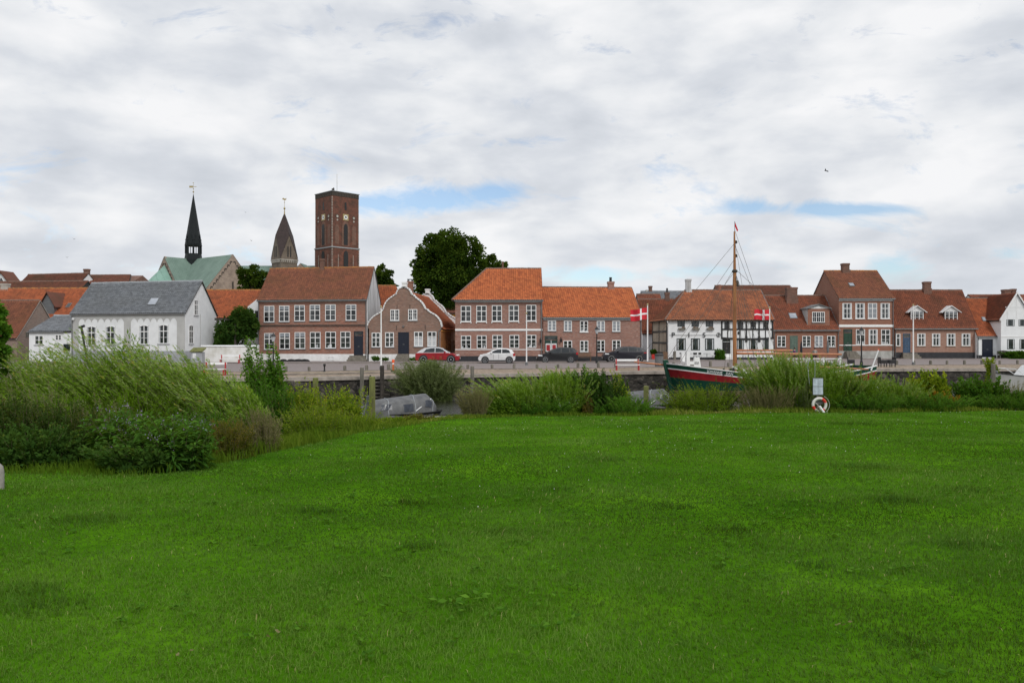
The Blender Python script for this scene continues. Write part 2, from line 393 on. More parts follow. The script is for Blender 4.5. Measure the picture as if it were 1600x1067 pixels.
def thing(name, label, cat, loc=(0, 0, 0), rz=0, group=None):
    o = bpy.data.objects.new(name, None); COL.objects.link(o); o.location = loc; o.rotation_euler = (0, 0, rz); o.empty_display_size = .3
    return tag(o, label, cat, group)
def copy_tree(o, parent=None):
    c = o.copy(); COL.objects.link(c); c.parent = parent
    for ch in list(o.children): copy_tree(ch, c)
    return c
def struct(o, label=None): o['kind'] = 'structure'; 
def vnoise(x, y, sc, seed=0):
    r = np.random.default_rng(seed).random((64, 64)); x = np.asarray(x, float)/sc; y = np.asarray(y, float)/sc
    xi = np.floor(x).astype(int); yi = np.floor(y).astype(int); fx = x-xi; fy = y-yi
    fx = fx*fx*(3-2*fx); fy = fy*fy*(3-2*fy); a = lambda i, j: r[i % 64, j % 64]
    return (a(xi, yi)*(1-fx)+a(xi+1, yi)*fx)*(1-fy)+(a(xi, yi+1)*(1-fx)+a(xi+1, yi+1)*fx)*fy
def poly(x, pts): return np.interp(x, [p[0] for p in pts], [p[1] for p in pts])
# ---------------------------------------------------------------- terrain
WATER_EDGE = [(-90, 30), (-60, 34), (-20, 36.5), (0, 37.5), (12, 38.5), (30, 41), (60, 46), (120, 55)]
LAWN_EDGE = [(-60, 14), (-14, 13.6), (-8.9, 13.4), (-5.9, 12.9), (-5.3, 16.5), (-4.3, 22.5), (-2.3, 28.0), (2.5, 30.6), (12.9, 33), (23.5, 36), (60, 44)]
def lawn_edge(x):
    x = np.asarray(x, float); return poly(x, LAWN_EDGE)
def ground_z(x, y):
    x = np.asarray(x, float); y = np.asarray(y, float)
    z = -0.0425*np.clip(y, -30, 60)
    z = z+(vnoise(x, y, 5, 1)-.5)*.10+(vnoise(x, y, 1.3, 2)-.5)*.035
    e = poly(x, WATER_EDGE)-.4; le = np.minimum(poly(x, LAWN_EDGE)+.4, e-2); zl = -0.0425*le
    t = np.clip((y-le)/(e-le), 0, 1); z = np.where(y > le, (zl*(1-t)+(-2.28)*t)+(z+0.0425*np.clip(y, -30, 60)), z)
    t = np.clip((y-e)/2, 0, 1); return z*(1-t)+(-3.0)*t
def gz(x, y): return float(ground_z(x, y))
def grid(name, xs, ys, zf, mat, uv=False):
    X, Y = np.meshgrid(xs, ys); Z = zf(X, Y); co = np.stack([X, Y, Z], -1).reshape(-1, 3)
    nx, ny = len(xs), len(ys); i = np.arange((ny-1)*(nx-1)); r = i//(nx-1); c = i % (nx-1); a = r*nx+c
    return npmesh(name, co, np.stack([a, a+1, a+nx+1, a+nx], 1), np.full(len(i), 4), mat, smooth=True)
m, g = base_mat('lawn_soil')
n = g.noise(g.tc.outputs['Object'], .5, 8, .65); n2_ = g.noise(g.tc.outputs['Object'], 9, 5, .7)
c = g.ramp(n, [(.3, (.035, .11, .004)), (.5, (.065, .18, .006)), (.7, (.11, .26, .010))])
g.set(g.p.inputs['Base Color'], g.mix(g.ramp(n2_, [(.4, 0), (.7, .6)]), c, (.028, .085, .003))); g.p.inputs['Roughness'].default_value = .95; g.p.inputs['Specular IOR Level'].default_value = 0
xs = np.concatenate([[-1500, -600, -250, -120], np.arange(-70, 70.1, .8), [120, 250, 600, 1500]])
ys = np.concatenate([[-600, -200, -60], np.arange(-20, 48, .7), [60, 90]])
struct(grid('lawn', xs, ys, ground_z, 'lawn_soil'))
# water
m, g = base_mat('water')
mp = g.n('ShaderNodeMapping'); mp.inputs['Scale'].default_value = (.7, 2.6, 1); g.set(mp.inputs[0], g.tc.outputs['Object'])
b = g.n('ShaderNodeBump'); b.inputs['Strength'].default_value = .9; b.inputs['Distance'].default_value = .10
g.set(b.inputs['Height'], g.noise(mp.outputs[0], 2.4, 5, .6)); g.set(g.p.inputs['Normal'], b.outputs[0])
g.p.inputs['Base Color'].default_value = (.022, .022, .014, 1); g.p.inputs['Roughness'].default_value = .06; g.p.inputs['Specular IOR Level'].default_value = .5
struct(MB().add([(-900, 25, ZW), (900, 25, ZW), (900, 80, ZW), (-900, 80, ZW)], [(0, 1, 2, 3)]).build('water', 'water'))
# quay: wall face line, inner kerb line, house-side kerb line
WALL = [(-200, 49.2), (-14.1, 49.2), (-7.4, 52.6), (2.8, 56.1), (9.2, 59.2), (20, 62.0), (31.4, 64.4), (41.1, 65), (200, 66)]
INNER = [(-200, 58.5), (-16.8, 58.8), (-8.9, 62.5), (3.4, 65.2), (10.4, 67.4), (36, 73.6), (48.2, 76), (200, 78)]
KERB = [(-400, 79.5), (-8, 79.5), (13, 83), (25, 90.5), (47, 97.3), (66, 98), (400, 98)]
def strip(A, B, za, zb, extra=None):
    xs = sorted(set([p[0] for p in A]+[p[0] for p in B])); mb = MB()
    for x0, x1 in zip(xs[:-1], xs[1:]):
        mb.add([(x0, float(poly(x0, A)), za), (x1, float(poly(x1, A)), za), (x1, float(poly(x1, B)), zb), (x0, float(poly(x0, B)), zb)], [(0, 1, 2, 3)])
    return mb
def off(L, d): return [(x, y+d) for x, y in L]
m, g = base_mat('cobbles')
v = g.n('ShaderNodeTexVoronoi'); v.inputs['Scale'].default_value = 5.5; g.set(v.inputs['Vector'], g.tc.outputs['Object'])
c = g.mix(.5, v.outputs['Color'], (.5, .5, .5)); hs = g.n('ShaderNodeHueSaturation'); hs.inputs['Saturation'].default_value = .12; hs.inputs['Value'].default_value = 1; g.set(hs.inputs['Color'], c)
c = g.mix(1, (.34, .275, .26), hs.outputs[0], 'MULTIPLY'); c = g.mix(.45, c, (.255, .22, .212))
c = g.mix(g.ramp(g.noise(g.tc.outputs['Object'], .28, 6, .6), [(.45, 0), (.7, .5)]), c, (.20, .175, .165))
g.set(g.p.inputs['Base Color'], c); g.p.inputs['Roughness'].default_value = .85
m, g = base_mat('gravel')
v = g.n('ShaderNodeTexVoronoi'); v.inputs['Scale'].default_value = 7; g.set(v.inputs['Vector'], g.tc.outputs['Object'])
c = g.ramp(g.noise(g.tc.outputs['Object'], 3.5, 8, .75), [(.38, (.12, .09, .065)), (.5, (.28, .205, .15)), (.62, (.46, .37, .29))])
c = g.mix(g.ramp(g.noise(g.tc.outputs['Object'], .4, 7, .7), [(.5, 0), (.66, .7)]), c, (.13, .13, .05))
g.set(g.p.inputs['Base Color'], c); g.p.inputs['Roughness'].default_value = .95
m, g = base_mat('verge')
c = g.ramp(g.noise(g.tc.outputs['Object'], 1.6, 8, .75), [(.36, (.09, .10, .03)), (.5, (.20, .165, .10)), (.66, (.33, .27, .20))])
g.set(g.p.inputs['Base Color'], c); g.p.inputs['Roughness'].default_value = .95
m, g = base_mat('quay_stone')
v = g.n('ShaderNodeTexVoronoi', feature='DISTANCE_TO_EDGE'); v.inputs['Scale'].default_value = 3.2; g.set(v.inputs['Vector'], g.tc.outputs['Object'])
v2 = g.n('ShaderNodeTexVoronoi'); v2.inputs['Scale'].default_value = 3.2; g.set(v2.inputs['Vector'], g.tc.outputs['Object'])
bw = g.n('ShaderNodeRGBToBW'); g.set(bw.inputs[0], v2.outputs['Color'])
c = g.ramp(bw.outputs[0], [(.2, (.022, .020, .017)), (.6, (.05, .044, .037)), (.9, (.12, .105, .09))])
c = g.mix(g.ramp(v.outputs['Distance'], [(0, .8), (.05, 0)]), c, (.012, .011, .01))
s = g.n('ShaderNodeSeparateXYZ'); g.set(s.inputs[0], g.tc.outputs['Object'])
ht = g.m('ADD', s.outputs[2], g.m('MULTIPLY', g.noise(g.tc.outputs['Object'], .9, 6, .7), .9))
c = g.mix(g.ramp(ht, [(0, 1), (1, 0)]), c, (.018, .017, .012)) if False else c
wet = g.n('ShaderNodeMapRange'); g.set(wet.inputs[0], ht); wet.inputs[1].default_value = ZW+.75; wet.inputs[2].default_value = ZW+1.15
c = g.mix(wet.outputs[0], (.012, .011, .008), c)
g.set(g.p.inputs['Base Color'], c); g.p.inputs['Roughness'].default_value = .9
b = g.n('ShaderNodeBump'); b.inputs['Strength'].default_value = 1; b.inputs['Distance'].default_value = .12; g.set(b.inputs['Height'], v.outputs['Distance']); g.set(g.p.inputs['Normal'], b.outputs[0])
# town ground, everything behind the river: one sheet to the horizon
XS = sorted(set(p[0] for p in WALL)); mb = MB()
FAR = [(-3000, 3000), (3000, 3000)]
W2 = [(-3000, 49.6)]+off(WALL, .4)+[(3000, 66.4)]
struct(strip(W2, FAR, ZS-.012, ZS-.012).build('ground', 'verge'))
struct(strip(off(WALL, .55), INNER, ZS-.006, ZS-.006).build('gravel_strip', 'gravel'))
struct(strip(INNER, KERB, ZS-.002, ZS-.002).build('street', 'cobbles'))
struct(strip(off(KERB, 2.5), off(KERB, 30), ZS-.004, ZS-.004).build('pavement', 'cobbles'))
def band(L, w_, z0, z1, name, mat, parent=None, step=0, jit=0.0, x0=-60, x1=80):
    """a row of stones following a line"""
    mb = MB(); x = x0
    while x < x1:
        l = step*random.uniform(.85, 1.15); xe = x+l-.012; a = float(poly(x, L)); b_ = float(poly(xe, L)); j = random.uniform(-jit, jit)
        mb.add([(x, a+j, z0), (xe, b_+j, z0), (xe, b_+w_+j, z0), (x, a+w_+j, z0), (x, a+j, z1+j*.4), (xe, b_+j, z1+j*.4), (xe, b_+w_+j, z1+j*.4), (x, a+w_+j, z1+j*.4)],
               [(0, 3, 2, 1), (4, 5, 6, 7), (0, 1, 5, 4), (1, 2, 6, 5), (2, 3, 7, 6), (3, 0, 4, 7)]); x += l
    return mb.build(name, mat, parent)
struct(band(KERB, .25, ZS-.2, ZS+.06, 'pavement_kerb', 'kerb_stone', step=1.0, jit=.015))
struct(band(off(INNER, -.2), .22, ZS-.2, ZS+.05, 'street_kerb', 'kerb_stone', step=1.1, jit=.04))
struct(band([(-40, 53.6), (-16, 53.2), (-9, 56.3), (-4, 58)], .25, ZS-.2, ZS+.07, 'edging', 'kerb_stone', step=1.3, jit=.05, x0=-30, x1=-6))
qw = thing('quay_wall', 'dark rough stone quay wall with pale coping along the far river bank', 'wall', (0, 49, ZS))
rel = lambda L, dx_, dy_: [(x, y-49) for x, y in L]
mb = MB(); pts = []
for x in np.arange(-90, 110, .5):
    y = float(poly(x, WALL)); pts.append((x, y))
n_ = len(pts); rows = [0, -.25, -.5, -.8, -1.1, -1.45, -1.9, -2.6]
vv = []
for k, z in enumerate(rows):
    for i, (x, y) in enumerate(pts): vv.append((x, y-49+.1-.10*abs(z)/2+(random.uniform(-.05, .05) if 0 < k else 0), z-.16))
ff = [(k*n_+i, k*n_+i+1, (k+1)*n_+i+1, (k+1)*n_+i) for k in range(len(rows)-1) for i in range(n_-1)]
mb.add(vv, ff); o = mb.build('wall_face', 'quay_stone', qw, normals=False)
band([(x, y-49-.05) for x, y in WALL], .62, -.2, .03, 'coping', 'coping_stone', qw, step=1.9, jit=.012, x0=-88, x1=105)
# ---------------------------------------------------------------- houses
class Fr:      # a vertical plane: origin O, ex along it, ey into it
    def __init__(s, O, ex, ey, root): s.O = Vector(O); s.ex = Vector(ex).normalized(); s.ey = Vector(ey).normalized(); s.root = root; s.b = s.O-root.location
    def T(s, u, w_, z): return s.b+s.ex*u+s.ey*w_+Vector((0, 0, z))
    def loc(s, px, py):      # picture point -> (along, height above root)
        d = Vector(((px-800)/F, 1, 0)); n = Vector((-s.ex.y, s.ex.x, 0)); t = n.dot(s.O)/n.dot(d)
        p = d*t; return (p-Vector((s.O.x, s.O.y, 0))).dot(s.ex), CZ+(HY-py)/F*p.y-s.root.location.z
    def mb(s): return MB(s.T)
def tilegrid(fr_pts, Vdir, Vlen, ul, ur, mat, parent, name='roof', tw=.25, tr=.33, amp=.04, lift=.03, Nn=None, sag=0):
    """pantile surface: origin, unit X and unit V directions, left and right limits as functions of v"""
    O, X, V = fr_pts; N = X.cross(V).normalized()
    if N.z < 0: N = -N
    rowsn = max(1, int(round(Vlen/tr))); tr = Vlen/rowsn
    u0 = min(ul(0), ul(Vlen)); u1 = max(ur(0), ur(Vlen)); us = np.arange(u0, u1+tw/4, tw/4)
    co = []; uv = []; faces = []; nu = len(us)
    prof = amp*np.sin(2*np.pi*us/tw)+amp*.4*np.sin(4*np.pi*us/tw)
    jit = rng.normal(0, .006, (rowsn, nu//4+2))
    base = 0
    for r_ in range(rowsn):
        j = np.repeat(jit[r_], 4)[:nu]
        for k, (vv_, h) in enumerate(((r_*tr, .065), ((r_+1)*tr-.001, .0))):
            uc = np.clip(us, ul(vv_), ur(vv_))
            sg = -sag*np.sin(np.pi*(uc-u0)/(u1-u0))*(vv_/Vlen)
            p = np.array(O)[None]+np.outer(uc, np.array(X))+np.array(V)[None]*vv_+np.outer(prof+h+lift+j, np.array(N))
            p[:, 2] += sg
            co.append(p); uv.append(np.stack([us/tw+.0001, np.full(nu, r_+(.05 if k == 0 else .95))], 1))
        a = base+np.arange(nu-1); faces.append(np.stack([a, a+1, a+nu+1, a+nu], 1))
        if r_ > 0:   # the step between two rows
            pr = base-nu; a = pr+np.arange(nu-1); faces.append(np.stack([a, a+1, a+nu+1, a+nu], 1))
        base += 2*nu
    co = np.concatenate(co); faces = np.concatenate(faces)
    return npmesh(name, co, faces, np.full(len(faces), 4), mat, parent, uv=np.concatenate(uv), smooth=False)
class House:
    def __init__(s, name, label, cat, pl, pr, Yl, Yr, ze, zr, D, wall, skew=0.0, zb=ZS, gable=True, ridge_w=None, wz=None):
        a = Vector((X_(pl, Yl), Yl, zb)); b = Vector((X_(pr, Yr), Yr, zb))
        s.root = thing(name, label, cat, a); s.W = (b-a).length; s.D = D
        ex = (b-a).normalized(); s.ex = ex
        ey = Vector((-ex.y, ex.x, 0)); ey = (ey+Vector((skew, 0, 0))).normalized()
        if skew == 'straight': ey = Vector((0, 1, 0))
        s.ey = ey; s.f = Fr(a, ex, ey, s.root); s.he = ze-zb; s.hr = zr-zb
        s.rg = Fr(b, ey, -ex, s.root)      # right side plane, runs backwards
        s.lg = Fr(a, ey, ex, s.root)
        if gable: s.f.mb().prism([(0, 0), (D, 0), (D, s.he), (D/2, s.hr), (0, s.he)], 0, s.W, 'x').build('wall', wall, s.root)
        else: s.f.mb().box(0, s.W, 0, D, 0, s.he).build('wall', wall, s.root)
        s.wins = 0
    def roof(s, tile, hipl=0, hipr=0, over=.22, verge=.08, ridge='ridge_mortar', back=True, tw=.25, sag=0, flat=False):
        f = s.f; D = s.D; rise = s.hr-s.he; L = math.hypot(D/2, rise)
        th = .10; k = over/(D/2)*rise
        # deck under the tiles: front, back and hip faces as one solid shell
        ul0, ur0 = -verge, s.W+verge
        hl, hr_ = hipl, hipr
        e = [(ul0-(over if hl else 0), -over, s.he-k), (ur0+(over if hr_ else 0), -over, s.he-k), (ur0+(over if hr_ else 0), D+over, s.he-k), (ul0-(over if hl else 0), D+over, s.he-k)]
        rl = (ul0+hl, D/2, s.hr); rr = (ur0-hr_, D/2, s.hr)
        up = lambda p, d: (p[0], p[1], p[2]+d)
        top = [up(p, th) for p in e]+[up(rl, th), up(rr, th)]; bot = [up(p, .012) for p in e]+[up(rl, .012), up(rr, .012)]
        fc = [(0, 1, 5, 4), (2, 3, 4, 5), (1, 2, 5), (3, 0, 4)]
        fs = fc[:2]; 
        fs = fs+([fc[2]] if hr_ else [])+([fc[3]] if hl else [])
        faces = fs+[tuple(i+6 for i in reversed(q)) for q in fs]
        ring = [(0, 1), (2, 3)]+([(1, 2)] if hr_ else [(1, 5), (5, 2)])+([(3, 0)] if hl else [(3, 4), (4, 0)])
        faces += [(a, a+6, b+6, b) for a, b in ring]
        s.roofo = f.mb().add(top+bot, faces).build('roof', 'wood_dark' if not flat else tile, s.root)
        if flat: return s.roofo
        V = (s.ey*(D/2+over)+Vector((0, 0, rise+k))); VL = V.length; V.normalize()
        O = f.T(0, -over, s.he-k+th)
        a0, a1 = e[0][0], rl[0]; b0, b1 = e[1][0], rr[0]
        tilegrid((O, s.ex, V), None, VL, lambda v: a0+(a1-a0)*v/VL, lambda v: b0+(b1-b0)*v/VL, tile, s.roofo, 'tiles', tw=tw, sag=sag)
        if hl:
            d = a1-a0; V2 = (s.ex*d+Vector((0, 0, s.hr-(s.he-k)))); L2 = V2.length; V2.normalize()
            O2 = f.T(a0, 0, s.he-k+th); half = D/2+over
            tilegrid((O2+s.ey*(D/2), s.ey, V2), None, L2, lambda v: -half*(1-v/L2), lambda v: half*(1-v/L2), tile, s.roofo, 'tiles', tw=tw)
        # ridge tiles
        n = max(2, int((rr[0]-rl[0])/.38)); mb = f.mb()
        for i in range(n):
            x0 = rl[0]+(rr[0]-rl[0])*i/n; x1 = rl[0]+(rr[0]-rl[0])*(i+1)/n
            mb.tube((x0, D/2, s.hr+th+.02), (x1-.01, D/2, s.hr+th+.02), .115+random.uniform(0, .03), .105+random.uniform(0, .02), 8)
        if hl:
            n = 14
            for i in range(n):
                a = Vector(e[0])*(1-i/n)+Vector(rl)*(i/n); b = Vector(e[0])*(1-(i+1)/n)+Vector(rl)*((i+1)/n)
                mb.tube(up(a, th+.05), up(b, th+.05), .11, .10, 8)
        mb.build('ridge_tiles', ridge, s.roofo)
        return s.roofo
    def verge_cap(s, side, mat='zinc', w_=.14, h=.16):
        x = -.1 if side == 'l' else s.W+.1-w_; D = s.D; o = .25; k = o/(D/2)*(s.hr-s.he)
        s.f.mb().prism([(-o, s.he-k+.02), (D/2, s.hr+.02), (D+o, s.he-k+.02), (D+o, s.he-k+.02+h), (D/2, s.hr+.05+h), (-o, s.he-k+.02+h)], x, x+w_, 'x').build('verge', mat, s.roofo)
    def rect(s, fr, x0, y0, x1, y1):
        u0, z1 = fr.loc(x0, (y0)); u1, _ = fr.loc(x1, y0); _, z0 = fr.loc((x0+x1)/2, y1); _, z1 = fr.loc((x0+x1)/2, y0)
        return min(u0, u1), max(u0, u1), z0, z1
    def win(s, x0, y0, x1, y1, style='cross', mat='white_paint', fr=None, sill='zinc', arch=0, fw=.075, curtain=None, name='window', parent=None, gl='glass', prot=.05, rev=True):
        fr = fr or s.f; u0, u1, z0, z1 = s.rect(fr, x0, y0, x1, y1); return s.winl(fr, u0, u1, z0, z1, style, mat, sill, arch, fw, curtain, name, parent, gl, prot)
    def winl(s, fr, u0, u1, z0, z1, style, mat, sill='zinc', arch=0, fw=.075, curtain=None, name='window', parent=None, gl='glass', prot=.05, y=0):
        mb = fr.mb(); d0, d1 = y-prot, y+.02; uc = (u0+u1)/2; W = u1-u0; H = z1-z0; bar = .032
        zt = z1-arch
        mb.box(u0, u0+fw, d0, d1, z0, zt); mb.box(u1-fw, u1, d0, d1, z0, zt); mb.box(u0+fw, u1-fw, d0, d1, z0, z0+fw)
        if arch:
            n = 6; pts = []
            for i in range(n+1):
                t = i/n; xx = u0+W*t; pts.append((xx, zt+arch*(1-(2*t-1)**2)))
            inner = [(u0+fw+(W-2*fw)*i/n, zt-fw+arch*(1-(2*i/n-1)**2)) for i in range(n, -1, -1)]
            mb.prism(pts+inner, d0, d1)
        else: mb.box(u0+fw, u1-fw, d0, d1, z1-fw, z1)
        e = prot*.12; zi0, zi1 = z0+fw, z1-fw
        def vbar(u, wd, a=zi0, b=zi1, pr=e): mb.box(u-wd/2, u+wd/2, d0+pr, d1, a, b-(.0 if not arch else 0))
        def hbar(z, wd, a=u0+fw, b=u1-fw, pr=e*2): mb.box(a, b, d0+pr, d1, z-wd/2, z+wd/2)
        if style == 'cross':
            vbar(uc, fw*1.15); tz = z0+H*.655; hbar(tz, fw*1.1); hbar(z0+(tz-z0)*.5+.01, bar)
        elif style == 'cross1':
            vbar(uc, fw*1.15); hbar(z0+H*.655, fw*1.1)
        elif style == 'six':
            vbar(uc, fw*1.6); hbar(z0+H*.36, bar); hbar(z0+H*.65, bar)
        elif style == 'four':
            vbar(uc, fw*1.2); hbar(z0+H*.5, bar*1.3)
        elif style == 'eight':
            vbar(uc, fw*1.7); hbar(z0+H*.36, bar); hbar(z0+H*.65, bar); vbar(u0+W*.27, bar, pr=e*3); vbar(u0+W*.73, bar, pr=e*3)
        elif style == 'two': vbar(uc, fw*1.3)
        elif style == 'narrow': hbar(z0+H*.66, fw)
        elif style == 'three':
            vbar(u0+W/3, fw*1.1); vbar(u0+W*2/3, fw*1.1); hbar(z0+H*.36, bar); hbar(z0+H*.65, bar)
        elif style == 'threeplus':
            vbar(u0+W/3, fw*1.0); vbar(u0+W*2/3, fw*1.0); hbar(z0+H*.5, bar)
            for q in (1/6, .5, 5/6): vbar(u0+W*q, bar, pr=e*3)
        fo = mb.build(name, mat, parent or s.root)
        pb = fr.mb().box(u0+fw*.6, u1-fw*.6, y-.006, y+.03, z0+fw*.6, z1-fw*.6-arch*.25); pb.build('pane', gl, fo)
        if sill: fr.mb().box(u0-.06, u1+.06, y-.11, y+.02, z0-.07, z0-.003).build('sill', sill, fo)
        if curtain is None: curtain = random.choice([0, 0, 0, 1, 2, 3])
        if curtain:
            cb = fr.mb(); ww = u1-u0-2*fw; hh = zi1-zi0-arch
            if curtain == 1: cb.box(u0+fw, u1-fw, y-.012, y+.01, z1-fw-arch-hh*random.uniform(.15, .3), z1-fw-arch*.5-.01)
            elif curtain == 2: cb.box(u0+fw, u0+fw+ww*.16, y-.012, y+.01, zi0, zi1-arch); cb.box(u1-fw-ww*.16, u1-fw, y-.012, y+.01, zi0, zi1-arch)
            elif curtain == 3:
                for q in range(3): a = u0+fw+ww*random.uniform(.05, .8); cb.box(a, a+ww*.13, y-.012, y+.01, zi0, zi0+hh*random.uniform(.12, .22))
            elif curtain == 4: cb.box(u0+fw, u1-fw, y-.012, y+.01, zi0, zi0+hh*.6)
            elif curtain == 5: cb.box(u0+fw, u1-fw, y-.012, y+.01, zi0, zi1-arch)
            cb.build('curtain', 'curtain' if curtain in (2, 4, 3) else 'blind', fo)
        return fo
    def door(s, x0, y0, x1, y1, mat, fr=None, frame=None, panels=True, toplight=True, knob=True):
        fr = fr or s.f; u0, u1, z0, z1 = s.rect(fr, x0, y0, x1, y1); frame = frame or mat
        mb = fr.mb(); t = .08; mb.box(u0, u0+t, -.05, .02, z0, z1); mb.box(u1-t, u1, -.05, .02, z0, z1); mb.box(u0+t, u1-t, -.05, .02, z1-t, z1)
        o = mb.build('door', frame, s.root)
        zt = z1-t-(.42 if toplight else 0)
        lf = fr.mb(); lf.box(u0+t, u1-t, -.015, .02, z0, zt)
        if panels:
            w2 = (u1-u0-2*t)/2
            for k in range(2):
                for a, b in ((.06, .42), (.48, .92)): lf.box(u0+t+k*w2+.08, u0+t+(k+1)*w2-.08, -.032, -.012, z0+(zt-z0)*a, z0+(zt-z0)*b)
        lf.build('door_leaf', mat, o)
        if toplight: fr.mb().box(u0+t, u1-t, -.012, .02, zt+.05, z1-t).build('toplight', 'glass', o)
        if knob: fr.mb().box((u0+u1)/2-.1, (u0+u1)/2+.1, -.05, -.012, z0+(zt-z0)*.45-.03, z0+(zt-z0)*.45+.03).build('letter_slot', 'zinc', o)
        return o
    def bandz(s, y0, y1, mat, px=None, name='cornice', prot=.06, fr=None, x0=None, x1=None, parent=None):
        fr = fr or s.f; pc = px or 0; 
        mid = s.root.location+s.ex*s.W/2; pxm = px or 800+F*mid.x/mid.y
        _, z1 = fr.loc(pxm, y0); _, z0 = fr.loc(pxm, y1)
        a = 0 if x0 is None else fr.loc(x0, y0)[0]; b = s.W if x1 is None else fr.loc(x1, y0)[0]
        return fr.mb().box(a+.003, b-.003, -prot, .0, z0, z1).build(name, mat, parent or s.root)
    def plinth(s, y0, mat, prot=.035, gaps=()):
        mid = s.root.location+s.ex*s.W/2; _, z1 = s.f.loc(800+F*mid.x/mid.y, y0)
        us = [-.02]+[q for g_ in gaps for q in (s.f.loc(g_[0], y0)[0], s.f.loc(g_[1], y0)[0])]+[s.W+.02]
        mb = s.f.mb()
        for a, b in zip(us[0::2], us[1::2]): mb.box(a, b, -prot, .03, -.1, z1)
        return mb.build('plinth', mat, s.root)
    def gutter(s, mat='zinc', over=.22, down=(), x0=None, x1=None, k=None):
        rise = s.hr-s.he; k = over/(s.D/2)*rise; mb = s.f.mb(); z = s.he-k+.04
        a = -.1 if x0 is None else x0; b = s.W+.1 if x1 is None else x1
        mb.tube((a, -over-.05, z), (b, -over-.05, z), .075, .075, 8); o = mb.build('gutter', mat, s.root)
        for u in down:
            d = s.f.mb(); d.path([(u, -over-.05, z-.04), (u, -.09, z-.45), (u, -.09, .05)], .05, 8); d.build('downpipe', mat, s.root)
        return o
    def chimney(s, x0, y0, x1, y1, mat='brick_chimney', cap=True, dep=.55, w_at=None, pot=False, base=True, capmat=None):
        """picture box of the stack; stands on the ridge"""
        w_at = s.D/2 if w_at is None else w_at
        fr = Fr(s.f.O+s.ey*w_at, s.ex, s.ey, s.root); u0, u1, z0, z1 = s.rect(fr, x0, y0, x1, y1)
        mb = fr.mb(); mb.box(u0, u1, -dep/2, dep/2, z0-.9, z1-.12)
        if cap: mb.box(u0-.05, u1+.05, -dep/2-.05, dep/2+.05, z1-.25, z1)
        else: mb.box(u0+.001, u1-.001, -dep/2+.001, dep/2-.001, z1-.13, z1)
        if base: mb.box(u0-.09, u1+.09, -dep/2-.09, dep/2+.09, z0-.9, z0+.12)
        o = mb.build('chimney', mat, s.roofo if hasattr(s, 'roofo') else s.root)
        fr.mb().box(u0+.1, u1-.1, -dep/2+.1, dep/2-.1, z1, z1+.015).build('flue', 'black_iron', o)
        if pot: fr.mb().lathe(((u0+u1)/2, 0, z1), [(.14, 0), (.13, pot)], 10).build('chimney_pot', 'black_iron', o)
        return o
    def skylight(s, x0, y0, x1, y1, gl='glass_sky'):
        """roof window lying in the front slope"""
        rise = s.hr-s.he; L = math.hypot(s.D/2, rise)
        def hit(px, py):
            O = s.f.O+Vector((0, 0, s.he+.17)); V = (s.ey*(s.D/2)+Vector((0, 0, rise))).normalized(); n = s.ex.cross(V)
            d = Vector(((px-800)/F, 1, (HY-py)/F)); c0 = Vector((0, 0, CZ)); t = n.dot(O-c0)/n.dot(d); p = c0+d*t-O
            k_ = s.ex.dot(V); a_ = p.dot(s.ex); b_ = p.dot(V); v_ = (b_-k_*a_)/(1-k_*k_); return a_-k_*v_, v_, V
        u0, v1, V = hit(x0, y0); u1, v0, _ = hit(x1, y1)
        _, va, _ = hit((x0+x1)/2, y0); _, vb, _ = hit((x0+x1)/2, y1); uc = (hit((x0+x1)/2, (y0+y1)/2)[0]); hw = (x1-x0)/F*s.f.O.y/2
        e = s.ex; n = e.cross(V); base = s.f.b+Vector((0, 0, s.he+.14))
        T = lambda u, v, h: base+e*u+V*v+n*h
        b = MB(T); b.box(uc-hw, uc+hw, vb, va, -.05, .10); o = b.build('skylight', 'zinc', s.roofo)
        MB(T).box(uc-hw+.09, uc+hw-.09, vb+.09, va-.09, .09, .115).build('pane', gl, o); return o
    def steps(s, x0, y0, x1, y1, n=3, dep=.9, mat='stone_steps', side=False):
        u0, u1, z0, z1 = s.rect(s.f, x0, y0, x1, y1); z0 = -.05; mb = s.f.mb()
        for i in range(n):
            t = (n-i)/n; h = z1*(i+1)/n
            mb.box(u0+(u1-u0)*.14*i/n, u1-(u1-u0)*.14*i/n, -dep*(1-i/n)-.05, -.04-.001*i, (z1*i/n if i else z0), h)
        return mb.build('steps', mat, s.root)
def zp(py, Y): return CZ+(HY-py)/F*Y
def many(a, s): return [tuple(q) for q in s]
# ======== white and grey house by the river
h = House('slate_roofed_house', 'white rendered house with grey scalloped trim, grey plinth and slate roof beyond the willow bushes', 'house', 111.8, 289, 85.5, 82, zp(489, 82), zp(441, 86.3), 8.6, 'white_wall', skew=-.24)
W = h.W
h.roof('slates', over=.15, ridge='lead_grey', verge=.15)
h.verge_cap('r', 'lead_grey', .1, .12)
f = h.f
